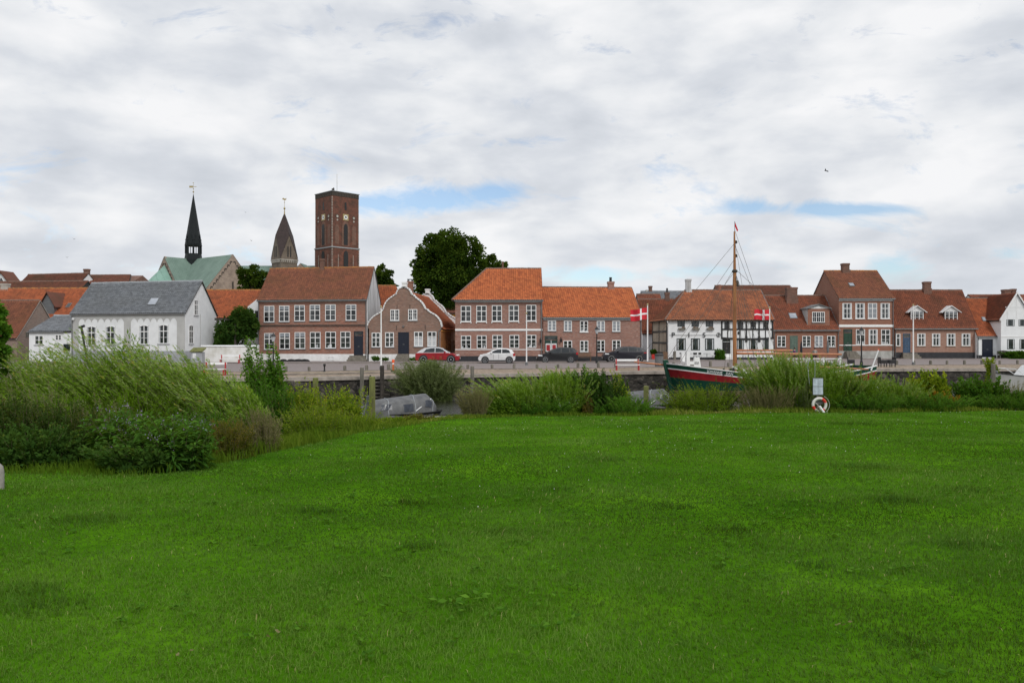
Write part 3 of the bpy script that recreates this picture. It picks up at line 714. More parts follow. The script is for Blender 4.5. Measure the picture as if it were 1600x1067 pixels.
# grey trim with scalloped edge: a slab in front of the white wall, cut out above the two white fields
uA0, uA1 = f.loc(123, 520)[0], f.loc(193.8, 520)[0]; uB0, uB1 = f.loc(204.5, 520)[0], f.loc(276.5, 520)[0]
zt = f.loc(200, 497.5)[1]; zs = f.loc(200, 503.5)[1]; zpl = f.loc(200, 548)[1]; ztop = h.he-.03
mb = f.mb()
for a, b in ((0, uA0), (uA1, uB0), (uB1, W)): mb.box(a+.001, b-.001, -.035, 0, zpl, ztop)
for a, b in ((uA0, uA1), (uB0, uB1)):
    n = 7; w_ = (b-a)/n
    for i in range(n):
        x0 = a+i*w_; pts = [(x0, ztop)]
        for k in range(9):
            t = k/8; pts.append((x0+w_*t, zs+(zt-zs)*math.sin(math.pi*t)**.6 if 0 < k < 8 else zs))
        pts.append((x0+w_, ztop)); 
        for k in range(8): 
            p, q = pts[1+k], pts[2+k]; mb.prism([(p[0], p[1]), (q[0], q[1]), (q[0], ztop), (p[0], ztop)], -.034, 0)
mb.build('wall_trim', 'render_grey', h.root)
h.plinth(548, 'plinth_grey')
h.rg.mb().box(.0, 8.6, -.05, -.0, -.1, zpl).build('plinth', 'plinth_grey', h.root)
for x0, x1, y0, y1 in ((135, 151.5, 509.5, 539.5), (164.5, 181.5, 509, 538.5), (217, 233.5, 507.7, 538), (247, 264.5, 507, 537)):
    h.win(x0, y0, x1, y1, 'cross', arch=.16, sill='plinth_grey', curtain=2)
h.win(303, 468, 309.5, 492.5, 'cross', fr=h.rg, arch=.14, sill='plinth_grey', curtain=2)
h.win(295, 507.5, 301.6, 537, 'cross', fr=h.rg, arch=.12, sill='plinth_grey', curtain=0)
h.win(256, 556, 262.5, 563, 'two', sill=None); h.win(170, 557, 178, 563, 'two', sill=None)
h.rg.mb().box(3.9, 4.0, -.03, 0, 0, h.he).build('wall_seam', 'render_grey', h.root)
h.skylight(232, 466, 248, 477); h.gutter(over=.15, down=(.12,))
f.mb().lathe((.35, -.22, f.loc(118, 501)[1]), [(.02, 0), (.14, .08), (.16, .2), (.1, .28), (.02, .3)], 10).build('wall_lamp', 'offwhite_paint', h.root)
# annex
h = House('slate_annex', 'low white annex with slate lean roof joining the white house on its left', 'house', 45.5, 111, 86, 85.6, zp(519, 86), zp(495, 90), 8, 'white_wall', skew=.05)
h.roof('slates', over=.12, ridge='lead_grey'); h.gutter(over=.12, x1=h.W*.85)
h.win(54.5, 524, 68, 538.5, 'four', sill='plinth_grey', curtain=0); h.win(86.5, 523, 96.5, 531.5, 'four', sill=None, curtain=0); h.win(99.5, 537.5, 110, 548, 'two', 'frame_green', sill=None, curtain=0)
# barn
h = House('brick_barn', 'brown tiled brick barn with worn bare gable at the far left', 'barn', -40, 27, 88.5, 88, zp(527, 88), zp(471, 91.6), 7.2, 'brick_barn')
h.roof('tile_worn', over=.2, tw=.3); h.verge_cap('r', 'stone_pale', .1, .06)
h.win(40, 519, 46, 527, 'four', 'wood_grey', fr=h.rg, sill=None, curtain=0)
MBd = h.rg.mb(); MBd.box(2.6, 3.5, -.04, 0, .1, 1.9); MBd.build('door', 'wood_dark', h.root)
# orange house behind
h = House('long_tiled_house', 'long orange tiled house with steep grey dormer behind the barn', 'house', -90, 146, 97, 96, zp(496, 96), zp(452, 101), 9.5, 'white_wall')
h.roof('tile_orange', ridge='ridge_lichen'); h.skylight(104.5, 474, 111, 480.5, 'glass')
h.chimney(3, 443, 14, 455, 'stone_pale')
def dormer(h, x0, y0, x1, y1, rtop, wallm, style, roofm='zinc', cheek='zinc', ov=.3, gab=.5, fm='white_paint', cols=None, proud=.0, fy=None, gm='offwhite_paint', wx=None, depth=2.6, back=.9):
    """picture box of the front of the dormer; rtop = its roof peak row"""
    ww = back; fr = Fr(h.f.O+h.ey*ww, h.ex, h.ey, h.root); u0, u1, z0, z1 = h.rect(fr, x0, y0, x1, y1); zr_ = fr.loc((x0+x1)/2, rtop)[1]
    mb = fr.mb(); mb.prism([(u0, z0), (u1, z0), (u1, z1), ((u0+u1)/2, zr_-.1), (u0, z1)], 0, depth)
    o = mb.build('dormer', wallm, h.roofo)
    rm = fr.mb(); uc = (u0+u1)/2; a = u0-ov; b = u1+ov; k = ov*(zr_-z1)/((u1-u0)/2)
    rm.prism([(a, z1-k+.02), (uc, zr_), (b, z1-k+.02), (b, z1-k+.12), (uc, zr_+.1), (a, z1-k+.12)], -.25, depth)
    rm.build('dormer_roof', roofm, o)
    if gm: fr.mb().prism([(u0+.02, z1+.0), (u1-.02, z1), (uc, zr_-.08)], -.03, .0).build('pediment', gm, o)
    cm = fr.mb(); cm.box(u0-.02, u0, .02, depth, z0, z1); cm.box(u1, u1+.02, .02, depth, z0, z1); cm.build('dormer_cheek', cheek, o)
    if wx:
        a0, a1, c0, c1 = h.rect(fr, *wx); h.winl(fr, a0, a1, c0, c1, style, fm, 'zinc', parent=o)
    return o, fr
o, fr = dormer(h, 65, 474, 84, 497, 457, 'zinc', 'cross', roofm='tile_brown', cheek='zinc', gm=None, depth=4.5, back=.3)
# second ridge, dark gable end
h = House('low_tiled_house', 'brown tiled roof with dark gable end behind the orange tiled house', 'house', -60, 108, 112, 110, zp(470, 110), zp(440.5, 114), 8, 'timber_black'); h.roof('tile_brown')
h = House('white_gabled_house', 'far brown tiled roof with a white gable at the left edge', 'house', 4, 100, 127, 124, zp(470, 125), zp(429, 130), 10, 'white_wall'); h.roof('tile_brown')
h.lg.mb().prism([(3.9, h.he+2.9), (6.1, h.he+2.9), (5, h.he+4.0)], -.06, 0).build('gable_window', 'glass', h.root)
hh = House('gable_house', 'white gabled house end with dark triangular window at the far left', 'house', -14, 17.5, 122, 122, zp(446, 122), zp(446, 122)+.02, 3, 'white_wall', gable=False)
fb = hh.f.mb(); W = hh.W; zt_ = hh.f.loc(3, 426)[1]; fb.prism([(.0, hh.he), (W, hh.he), (W/2, zt_)], .0, 2.9); fb.build('gable', 'white_wall', hh.root)
hh.f.mb().prism([(W*.3, hh.he+.1), (W*.7, hh.he+.1), (W/2, zt_-.75)], -.04, .0).build('window', 'glass', hh.root)
rb = hh.f.mb()
for sgn in (0, 1):
    a = (W/2, zt_+.02); b = (W+.3, hh.he-.4) if sgn else (-.3, hh.he-.4); rb.prism([a, b, (b[0], b[1]+.3), (a[0], a[1]+.3)], -.3, 3)
rb.build('roof', 'tile_brown', hh.root)
h = House('tall_tiled_house', 'far brown tiled house with a brick chimney above the slate roof', 'house', 97, 199, 128, 127, zp(446, 127), zp(431, 132), 9, 'brick_chimney'); h.roof('tile_brown', hipr=2.2, over=.3)
h.chimney(132, 420.5, 139.5, 430, 'brick_chimney')
# ======== orange roof house, wall and white gable between the first two fronts
h = House('garden_house', 'orange tiled house behind the garden wall and the round dark tree', 'house', 300, 420, 97, 97, zp(496, 97), zp(455, 101), 8, 'white_wall'); h.roof('tile_orange', ridge='ridge_lichen')
gf = House('white_gable_annex', 'plain white gable wall with a small dark window beside the two storey brick house', 'house', 387, 430, 92.5, 92.5, zp(479, 92.5), zp(479, 92.5)+.02, 3.2, 'white_wall', gable=False)
gf.f.mb().prism([(0, gf.he), (gf.W, gf.he), (gf.W*.62, gf.f.loc(408, 458)[1])], 0, 3.1).build('gable', 'white_wall', gf.root); gf.win(398.5, 485.5, 403.5, 498, 'two', 'black_metal', sill=None, curtain=0)
gw = thing('garden_wall', 'white plastered garden wall with coping between the white house and the brick house', 'wall', (X_(314, 84.5), 84.5, ZS))
Wd = X_(403.5, 84.5)-X_(314, 84.5); hz = zp(541.5, 84.5)-ZS
MB().box(0, Wd, 0, .35, -.1, hz).build('wall', 'white_stained', gw); MB().prism([(-.08, hz+.003), (.43, hz+.003), (.3, hz+.16), (.05, hz+.16)], -.02, Wd+.02, 'x').build('coping', 'offwhite_paint', gw)
pg = thing('pergola', 'dark garden pergola with climbing plant behind the white garden wall', 'pergola', (X_(340, 88), 88, ZS))
mb = MB(); H_ = zp(497, 88)-ZS
for x in (0, 2.0): mb.box(x-.1, x+.1, -.1, .1, 0, H_-.25)
mb.box(-.3, 3.3, -.12, .12, H_-.25, H_); mb.build('frame', 'wood_dark', pg)
cb = thing('utility_cabinet', 'grey utility cabinet with mossy sloping lid at the corner of the white house', 'cabinet', (X_(298, 80.6), 80.6, ZS))
z1 = zp(550, 80.6)-ZS; MB().box(0, 1.15, 0, .8, 0, z1).build('body', 'plinth_grey', cb, bevel=.02); MB().prism([(-.12, z1+.01), (.9, z1+.35), (.9, z1+.45), (-.12, z1+.1)], -.08, 1.25, 'x').build('lid', 'wood_green', cb)
MB().box(.2, .55, -.03, 0, .5, 1.0).build('notice', 'offwhite_paint', cb)
# ======== two storey brick house with worn white gable
h = House('two_storey_brick_house', 'long two storey brick house with white plinth, rusty tiles and a worn white gable', 'house', 403.2, 572.8, 89.5, 87.3, zp(468, 88.4), zp(420.4, 93), 9.6, 'brick_warm', skew=-.18)
h.roof('tile_worn', ridge='ridge_lichen'); h.verge_cap('r', 'zinc', .1, .1)
W = h.W; D = h.D
h.rg.mb().prism([(0.02, .0), (D, .0), (D, h.he), (D/2, h.hr-.02), (0.02, h.he)], -.03, -.002).build('gable_plaster', 'whitewash_worn', h.root)
h.bandz(467.3, 471.5, 'cornice_grey', prot=.12); h.plinth(553, 'plinth_white', gaps=((553, 567.5),)); h.bandz(507.5, 509.3, 'wood_dark', name='string_course', prot=.05); h.bandz(510.2, 511, 'brick_chimney', name='string_course', prot=.03)
c = lambda x, y: (390+x/6.67, 410+y/6.67)
for (x0, x1), y0, y1, cu in zip(((150, 258), (308, 415), (467, 576), (627, 735), (788, 898), (1002, 1112)), (450, 448, 442, 438, 435, 435), (622, 618, 612, 607, 605, 605), (1, 1, 1, 1, 5, 5)):
    a = c(x0, y0+3); b = c(x1, y1); h.win(a[0], a[1], b[0], b[1], 'cross', curtain=cu if cu != 5 else 1, sill='lead_grey')
for (x0, x1), y0, y1, cu in zip(((152, 258), (312, 420), (470, 580), (630, 740), (790, 900), (947, 1052)), (737, 733, 727, 725, 722, 720), (907, 903, 900, 896, 894, 893), (1, 1, 1, 3, 3, 0)):
    a = c(x0, y0); b = c(x1, y1); h.win(a[0], a[1], b[0], b[1], 'cross', curtain=cu, sill='lead_grey')
h.door(553.2, 517.5, 567.3, 555, 'door_navy'); h.steps(544, 555.3, 574, 565, 3)
h.win(511, 557, 522.5, 562.5, 'two', sill=None, curtain=0, prot=.09); h.gutter(down=(.1, W-.06))
h.chimney(501, 404.5, 506.6, 421, 'brick_chimney')
# ======== Dutch gable house
Yd = 87.6
h = House('dutch_gable_house', 'brick house with curved white edged Dutch gable and navy door', 'house', 576.6, 688.9, Yd, Yd, zp(513, Yd), zp(513, Yd)+.01, 12.6, 'brick_brown', gable=False, skew=.105)
h.root['label'] = 'brick house with curved white edged Dutch gable and navy door'
d = lambda x, y: (570+x/7.62, 430+y/7.62)
out = [(35, 600), (44, 570), (60, 545), (80, 520), (105, 495), (135, 473), (170, 455), (200, 437), (222, 408), (228, 385), (240, 352), (258, 318), (280, 292), (305, 272), (335, 252), (358, 234), (376, 232), (382, 205), (396, 177), (415, 160), (440, 150), (468, 147), (497, 152), (520, 165), (538, 188), (548, 212), (553, 232), (578, 236), (595, 258), (620, 280), (650, 300), (675, 325), (692, 350), (705, 375), (714, 400), (740, 408), (765, 435), (800, 455), (832, 472), (862, 498), (885, 528), (902, 560), (910, 600), (912, 612)]
op = [h.f.loc(*d(*p)) for p in out]
W = h.W; H0 = h.he
base_z = H0-.02
poly_ = [(op[0][0], base_z)]+op[1:-1]+[(op[-1][0], base_z)]
gm = h.f.mb()
cx_ = sum(p[0] for p in op)/len(op)
for p, q in zip(poly_[:-1], poly_[1:]): gm.prism([(p[0], base_z), (q[0], base_z), q, p] if abs(p[0]-q[0]) > 1e-4 else [(p[0], base_z), (q[0]+.001, base_z), q, p], -.004, .36)
def dutch(h, w0, wm):
    g2 = h.f.mb()
    for p, q in zip(poly_[:-1], poly_[1:]): g2.prism([(p[0], base_z), (q[0]+.0005, base_z), q, p], w0, w0+.36)
    o = g2.build('gable', wm, h.root)
    e = h.f.mb(); th = .09
    for p, q in zip(op[:-1], op[1:]):
        v = Vector((q[0]-p[0], q[1]-p[1])); 
        if v.length < 1e-4: continue
        v.normalize(); n = Vector((-v[1], v[0])); p_ = Vector(p)-v*.03; q_ = Vector(q)+v*.03
        e.prism([tuple(p_-n*.03), tuple(q_-n*.03), tuple(q_+n*th), tuple(p_+n*th)], w0-.10, w0+.46)
    e.build('gable_coping', 'white_paint', o)
    a = h.f.loc(*d(445, 150)); b = h.f.loc(*d(495, 88)); c_ = (a[0]+b[0])/2; hw = (b[0]-a[0])/2
    k = h.f.mb(); k.box(c_-hw, c_+hw, w0-.1, w0+.46, a[1], b[1]-.1); k.box(c_-hw*1.25, c_+hw*1.25, w0-.16, w0+.52, b[1]-.1, b[1]+.06); k.build('finial', 'white_paint', o)
    return o
dutch(h, -.004, 'brick_brown'); dutch(h, 12.2, 'white_wall')
hz_r = h.f.loc(*d(470, 190))[1]; uc = h.f.loc(*d(470, 190))[0]
# roof running back from the gable
ex, ey = h.ex, h.ey; rise = hz_r-H0+.1; hw = W/2+.25
ro = h.f.mb(); ro.prism([(uc-hw, H0-.15), (uc+hw, H0-.15), (uc, hz_r)], .37, 12.2); h.roofo = ro.build('roof', 'wood_dark', h.root)
for sgn in (-1, 1):
    V = (ex*(-sgn*hw)+Vector((0, 0, hz_r-H0+.15))); L = V.length; V.normalize()
    O = h.f.T(uc+sgn*hw, .37, H0-.14); tilegrid((O, ey, V), None, L, lambda v: 0.0, lambda v: 11.83, 'tile_old' if sgn < 0 else 'tile_orange', h.roofo, 'tiles')
h.rg.mb().box(0.0, 12.5, -.02, -.001, .4, H0-.15).build('side_wall', 'ochre_wall', h.root)
h.rg.mb().box(0.3, 12.5, -.1, -.021, H0-.35, H0-.18).build('side_cornice', 'yellow_wall', h.root)
for y_ in (2.2, 3.6, 5.0, 7.8, 9.2, 10.6): h.winl(h.rg, y_, y_+.8, 1.0, 2.3, 'cross', 'ochre_wall', None, curtain=0, y=-.02)
h.plinth(553.3, 'plinth_white', gaps=((622, 639.5),))
for x0, y0, x1, y1, st in ((305, 408, 410, 542, 'eight'), (517, 405, 625, 538, 'eight'), (83, 683, 185, 855, 'cross'), (243, 680, 347, 855, 'cross'), (587, 673, 692, 847, 'cross'), (747, 670, 853, 847, 'cross')):
    a = d(x0, y0); b = d(x1, y1); h.win(*a, *b, st, curtain=(3 if st == 'eight' else (4 if x0 > 500 else 3)), sill='lead_grey', fw=.08)
a = d(398, 678); b = d(527, 935); h.door(*a, *b, 'door_navy', toplight=False); a = d(375, 937); b = d(543, 1020); h.steps(*a, *b, 4, 1.1)
mb = h.f.mb()
for x, y in ((378, 625), (720, 620), (385, 378), (538, 378)): u, z = h.f.loc(*d(x, y)); mb.box(u-.02, u+.02, -.04, 0, z-.25, z+.25)
mb.build('wall_anchor', 'black_iron', h.root)
u, z = h.f.loc(*d(461, 612)); h.f.mb().lathe((u, -.1, z-.1), [(.02, 0), (.11, .05), (.11, .17), (.02, .22)], 10).build('wall_lamp', 'zinc', h.root)
h.f.mb().path([(W+.02, -.1, H0-.05), (W-.25, -.1, H0-.4), (W-.25, -.1, .1)], .055, 8).build('downpipe', 'zinc', h.root)
fr = Fr(h.f.O+ey*1.6, ex, ey, h.root); u0, u1, z0, z1 = h.rect(fr, 636.5, 436, 643.8, 450); k = fr.mb(); k.box(u0, u1, 0, .6, z0-1.5, z1-.25); k.box(u0-.06, u1+.06, -.06, .66, z1-.42, z1-.28); o = k.build('chimney', 'brick_red', h.roofo)
k = fr.mb(); k.box(u0-.02, u1+.02, -.02, .62, z1-.06, z1)
for q in (u0, u1-.08): k.box(q, q+.08, 0, .08, z1-.25, z1-.06); k.box(q, q+.08, .52, .6, z1-.25, z1-.06)
k.build('chimney_cap', 'black_iron', o)
# roofs and yellow house seen in the gaps
h = House('hipped_rear_house', 'small orange hipped roof between the brick house and the Dutch gable', 'house', 575, 640, 104, 104, zp(500, 104), zp(447.5, 107), 7, 'white_wall'); h.roof('tile_orange', hipr=2.4, ridge='ridge_lichen')
h = House('yellow_house', 'yellow house glimpsed in the gap behind the Dutch gable roof', 'house', 680, 724, 118, 118, zp(490, 118), zp(482, 122), 6, 'yellow_wall'); h.roof('tile_brown', over=.3)
h.win(703, 497, 710.5, 505, 'two', sill='white_paint', curtain=0); h.win(690, 497, 697, 505, 'two', sill=None, curtain=0)
# ======== two storey house with hipped orange roof
h = House('hipped_brick_house', 'two storey brick house with bright orange roof hipped on its left', 'house', 711.3, 847.6, 87.2, 87.2, zp(467.2, 87.2), zp(421.5, 91.7), 9, 'brick_mottled', gable=False)
h.roof('tile_bright', hipl=3.4, ridge='ridge_mortar', over=.3, verge=.05)
h.f.mb().prism([(0, h.he), (h.D, h.he), (h.D/2, h.hr)], h.W-.3, h.W, 'x').build('gable', 'brick_mottled', h.root)
c = lambda x, y: (700+x/6.67, 410+y/6.67)
h.bandz(467.6, 472.5, 'cornice_grey', prot=.16); h.bandz(513.8, 516.8, 'white_paint', name='band', prot=.07); h.bandz(545.5, 546.8, 'white_paint', name='sill_band', prot=.05)
h.plinth(556.3, 'plinth_black')
for (x0, x1), y0, y1 in zip(((133, 240), (296, 402), (457, 562), (633, 738), (815, 920)), (452, 449, 447, 444, 443), (618, 617, 615, 613, 611)):
    a = c(x0, y0); b = c(x1, y1); o = h.win(*a, *b, 'cross', sill='white_paint', curtain=random.choice([0, 3, 0]))
    u0, u1, z0, z1 = h.rect(h.f, *a, *b); mb = h.f.mb(); mb.box(u0-.05, u0+.05, -.09, 0, z0-.2, z0-.07); mb.box(u1-.05, u1+.05, -.09, 0, z0-.2, z0-.07); mb.build('bracket', 'white_paint', o)
for (x0, x1), y0, y1, cu in zip(((135, 240), (300, 402), (462, 566), (640, 742), (818, 920)), (762, 760, 757, 756, 755), (899, 897, 895, 893, 890), (3, 3, 0, 0, 3)):
    a = c(x0, y0); b = c(x1, y1); h.win(*a, *b, 'cross', sill=None, curtain=cu)
h.gutter(over=.3, down=(h.W-.12,)); h.chimney(784.2, 409, 787, 421, 'brick_chimney', cap=False, dep=.4, base=False, w_at=6.5)
u, z = h.f.loc(844.5, 532); lampmb = h.f.mb(); lampmb.path([(u, 0, z+.25), (u, -.3, z+.3), (u, -.3, z+.1)], .03, 6); lampmb.lathe((u, -.3, z-.3), [(.03, 0), (.09, .05), (.14, .35), (.02, .45)], 8); lampmb.build('wall_lantern', 'black_iron', h.root)
# ======== lower orange roofed brick house with the green double door
h = House('green_door_house', 'low two storey brick house with orange roof and dark green double doors with red panels', 'house', 848.7, 1002.6, 87.4, 88.6, zp(495.5, 88), zp(451, 92.6), 9, 'brick_mottled')
h.roof('tile_bright', ridge='ridge_mortar', verge=.04); h.bandz(496, 500.3, 'cornice_grey', prot=.12); h.plinth(557, 'plinth_black'); h.verge_cap('r', 'zinc', .08, .08)
c = lambda x, y: (840+x/7.116, 420+y/7.116)
for (x0, x1), y0, y1, cu in zip(((113, 205), (292, 380), (470, 560), (657, 747), (830, 918)), (575, 577, 579, 580, 580), (690, 694, 702, 697, 697), (5, 5, 3, 5, 5)):
    a = c(x0, y0); b = c(x1, y1); h.win(*a, *b, 'six' if x0 > 400 else 'six', curtain=cu, sill='lead_grey' if x0 != 470 else 'white_paint')
for (x0, x1), y0, y1, cu in zip(((285, 383), (470, 563), (657, 747), (828, 923)), (797, 797, 793, 792), (926, 924, 922, 922), (0, 3, 0, 0)):
    a = c(x0, y0); b = c(x1, y1); h.win(*a, *b, 'six', curtain=cu, sill='lead_grey')
a = c(80, 745); b = c(220, 965); o = h.door(*a, *b, 'green_dark_paint', panels=False, knob=False)
u0, u1, z0, z1 = h.rect(h.f, *a, *b); mb = h.f.mb(); m2 = h.f.mb(); uc = (u0+u1)/2
for s_ in (-1, 1):
    q = uc+s_*(u1-u0)*.235; mb.box(q-.28, q+.28, -.03, -.012, z0+.45, z1-.85); m2.box(q-.2, q+.2, -.045, -.03, z0+.55, z1-1.0)
mb.box(uc-.03, uc+.03, -.04, -.012, z0, z1-.5); o2 = mb.build('door_panel', 'offwhite_paint', o); m2.build('red_inset', 'door_red', o2)
u, z = h.f.loc(876, 531); lampmb = h.f.mb(); lampmb.path([(u, 0, z+.25), (u, -.3, z+.3), (u, -.3, z+.1)], .03, 6); lampmb.lathe((u, -.3, z-.3), [(.03, 0), (.09, .05), (.14, .35), (.02, .45)], 8); lampmb.build('wall_lantern', 'black_iron', h.root)
h.gutter(down=(h.W-.1,)); h.chimney(949.8, 440.2, 958.8, 453, 'brick_mottled', pot=.0, capmat=None)
fr = Fr(h.f.O+h.ey*h.D/2, h.ex, h.ey, h.root); u0, u1, z0, z1 = h.rect(fr, 952, 433.5, 956, 440.3); fr.mb().lathe(((u0+u1)/2, 0, z0), [(.17, 0), (.15, z1-z0-.08), (.19, z1-z0)], 10).build('chimney_pot', 'black_iron', h.roofo)
# ======== behind, left of the cafe
h = House('rear_red_house', 'red tiled house end behind the flagpole and the black parked car', 'house', 1004, 1062, 106, 106, zp(520, 106), zp(469, 110), 8, 'white_wall'); h.roof('tile_old'); h.chimney(1039, 457, 1045.6, 474, 'brick_chimney', pot=.6)
h = House('rear_brick_house', 'brown brick roof line behind the red tiled house end', 'house', 1000, 1036, 118, 118, zp(480, 118), zp(461, 121), 6, 'brick_chimney'); h.roof('tile_old')
h = House('rear_slate_house', 'distant slate roof with two brick chimneys left of the cafe', 'house', 1008, 1078, 130, 130, zp(480, 130), zp(456, 134), 8, 'render_grey'); h.roof('slates', ridge='lead_grey')
h.chimney(1013.6, 447, 1018.6, 458, 'brick_chimney'); h.chimney(1009, 453, 1012, 460, 'stone_pale', cap=False); h.chimney(1060, 456, 1066, 462, 'brick_chimney')
h = House('rear_tiled_house', 'dark brown tiled roof rising behind the cafe and the low brick house', 'house', 1130, 1251, 113, 113, zp(470, 113), zp(447.5, 117), 9, 'brick_red'); h.roof('tile_brown'); h.verge_cap('r', 'offwhite_paint', .1, .1)
# ======== the cafe
Yc = 95
h = House('cafe_house', 'white cafe with black timber framed half and steep orange tiled roof behind the mast', 'house', 1042.8, 1208.4, Yc, Yc, zp(498.5, Yc), zp(455, Yc+4.9), 9.8, 'white_wall', gable=False)
h.roof('tile_mixed', hipl=3.3, over=.35, ridge='ridge_mortar', verge=.05, tw=.27); h.verge_cap('r', 'zinc', .12, .1)
h.f.mb().prism([(0, h.he), (h.D, h.he), (h.D/2, h.hr)], h.W-.3, h.W, 'x').build('gable', 'white_wall', h.root)
c = lambda x, y: (1010+x/7.62, 430+y/7.62); f = h.f
h.plinth(558.3, 'plinth_black')
for x0, x1 in ((370, 457), (538, 625), (707, 795)):
    h.win(*c(x0, 530), *c(x1, 612), 'two', 'frame_green', curtain=0, sill=None, fw=.07, prot=.03)
    u0, u1, z0, z1 = h.rect(f, *c(x0+10, 628), *c(x1+5, 652)); mb = f.mb(); mb.box(u0, u1, -.28, -.02, z0, z1); b_ = mb.build('window_box', 'wood_grey', h.root)
    mb = f.mb(); [mb.lathe((random.uniform(u0+.08, u1-.08), -.15, z1-.02), [(.01, 0), (random.uniform(.06, .1), .05), (.05, .12), (.01, .17)], 6) for _ in range(9)]; mb.build('plants', 'wood_brown', b_)
for x0, x1 in ((360, 468), (530, 638), (698, 806)):
    h.win(*c(x0, 752), *c(x1, 892), 'two', 'frame_green', curtain=2, sill=None, fw=.09, prot=.03)
# iron letters on a rail
u0, z = f.loc(*c(272, 714)); u1, _ = f.loc(*c(880, 714)); f.mb().tube((u0, -.05, z), (u1, -.05, z), .018, .018, 6).build('wall_rail', 'black_iron', h.root)
def text(s, name, fr, u, z, size, mat, parent, ext=.02, w_=-.09, align='CENTER', tilt=0):
    cu = bpy.data.curves.new(name, 'FONT'); cu.body = s; cu.size = size; cu.extrude = ext; cu.align_x = align; cu.align_y = 'CENTER'; cu.resolution_u = 3
    t = bpy.data.objects.new(name, cu); COL.objects.link(t); dg = bpy.context.evaluated_depsgraph_get(); me = bpy.data.meshes.new_from_object(t.evaluated_get(dg))
    bpy.data.objects.remove(t); me.name = name; cs, sn = math.cos(tilt), math.sin(tilt)
    for v in me.vertices:
        a, b = v.co.x*cs-v.co.y*sn, v.co.x*sn+v.co.y*cs; v.co = fr.T(u+a, w_-v.co.z, z+b)
    me.materials.clear(); me.materials.append(MAT[mat]); o = bpy.data.objects.new(name, me); COL.objects.link(o); o.parent = parent; return o
for ch, x in (('P', 318), ('I', 505), ('S', 685)):
    u, z = f.loc(*c(x, 714)); text(ch, 'iron_letter', f, u, z, .85, 'black_iron', h.root, .02)
u, z = f.loc(*c(858, 711)); mb = f.mb(); mb.torus(f.T(0, 0, 0)*0, (1, 0, 0), (0, 0, 1), .2, .03, n=16, k=5) if False else None
rr_ = [(u+.22*math.cos(t), -.06, z+.26*math.sin(t)) for t in np.linspace(0, 2*math.pi, 17)]; mb.path(rr_, .03, 5); mb.tube((u, -.06, z-.26), (u, -.06, z+.26), .025, .025, 5); mb.tube((u-.1, -.06, z-.1), (u+.1, -.06, z+.15), .025, .025, 5); mb.build('iron_emblem', 'black_iron', h.root)
# timber framed half
tu = f.loc(1126.8, 540)[0]; zl = f.loc(1165, 528)[1]; W = h.W
mb = f.mb(); t = .2
zA = f.loc(1165, 501.3)[1]; zB = f.loc(1165, 514.6)[1]
mb.box(tu, W, -.07, .0, zA-.12, min(h.he-.02, zA+.06)); mb.box(tu, W, -.066, .0, zB-.09, zB+.09); 
xs_ = [1126.8+1, 1137, 1146.5, 1156, 1166, 1176.3, 1186, 1196, 1207]
for i, px in enumerate(xs_):
    u = f.loc(px, 520)[0]; wd = .10 if i % 2 else .17; mb.box(u-wd/2, u+wd/2, -.06, .0, zl, zA-.1)
for i in range(12):
    a = tu+(W-tu)*i/12; b = tu+(W-tu)*(i+1)/12; sgf = lambda q: .13*math.sin(math.pi*((q-tu)/(W-tu)))
    mb.add([(a, -.075, zl-.13-sgf(a)), (b, -.075, zl-.13-sgf(b)), (b, -.075, zl+.1-sgf(b)), (a, -.075, zl+.1-sgf(a)), (a, 0, zl-.13-sgf(a)), (b, 0, zl-.13-sgf(b)), (b, 0, zl+.1-sgf(b)), (a, 0, zl+.1-sgf(a))], [(0, 1, 2, 3), (7, 6, 5, 4), (0, 4, 5, 1), (3, 2, 6, 7)])
for px in (1166, 1186): u = f.loc(px, 520)[0]; mb.box(u-.13, u+.13, -.1, 0, zl-.5, zl+.2)
mb.build('timber_frame', 'timber_black', h.root)
for x0, x1, m_ in ((930, 990, 'wood_brown'), (1085, 1148, 'frame_green'), (1240, 1302, 'frame_green'), (1392, 1450, 'frame_green')): h.win(*c(x0, 560), *c(x1, 640), 'two', 'timber_black', curtain=0 if x0 < 1000 else 3, sill=None, fw=.08, prot=.075)
for x0, x1 in ((1080, 1160), (1222, 1320), (1385, 1475)): h.win(*c(x0, 765), *c(x1, 886), 'two', 'frame_green', curtain=2, sill=None, fw=.07, prot=.03)
h.door(*c(905, 745), *c(1000, 935), 'timber_black', toplight=True); h.steps(*c(912, 937), *c(1014, 978), 2, .8, 'plinth_white')
# boarded left side
mb = h.lg.mb(); x = 0.02
while x < h.D-.1: wd = random.uniform(.16, .24); mb.box(x, x+wd-.02, -.05, -.0, .1, h.he-.1); x += wd
mb.build('side_boards', 'board_beige', h.root); mb = h.lg.mb()
for z in (.75, 2.0, 3.4): mb.box(0, h.D, -.11, -.0, z-.11, z+.11)
for u in (.1, 5, h.D-.1): mb.box(u-.12, u+.12, -.105, 0, .0, h.he-.05)
mb.build('side_beams', 'timber_black', h.root)
h.chimney(1071.5, 436.5, 1079, 453.5, 'whitewash_worn', dep=.7); h.chimney(1122, 445, 1126.3, 454, 'brick_red', cap=False, dep=.4, base=False)
f.mb().path([(-.1, -.45, h.he-.3), (.1, -.15, h.he-.8), (.1, -.12, .1)], .06, 8).build('downpipe', 'white_paint', h.root)
u, z = f.loc(*c(1085, 690)); f.mb().lathe((u, -.35, z-.2), [(.05, 0), (.12, .1), (.1, .35), (.03, .42)], 8).build('wall_lantern', 'black_iron', h.root)
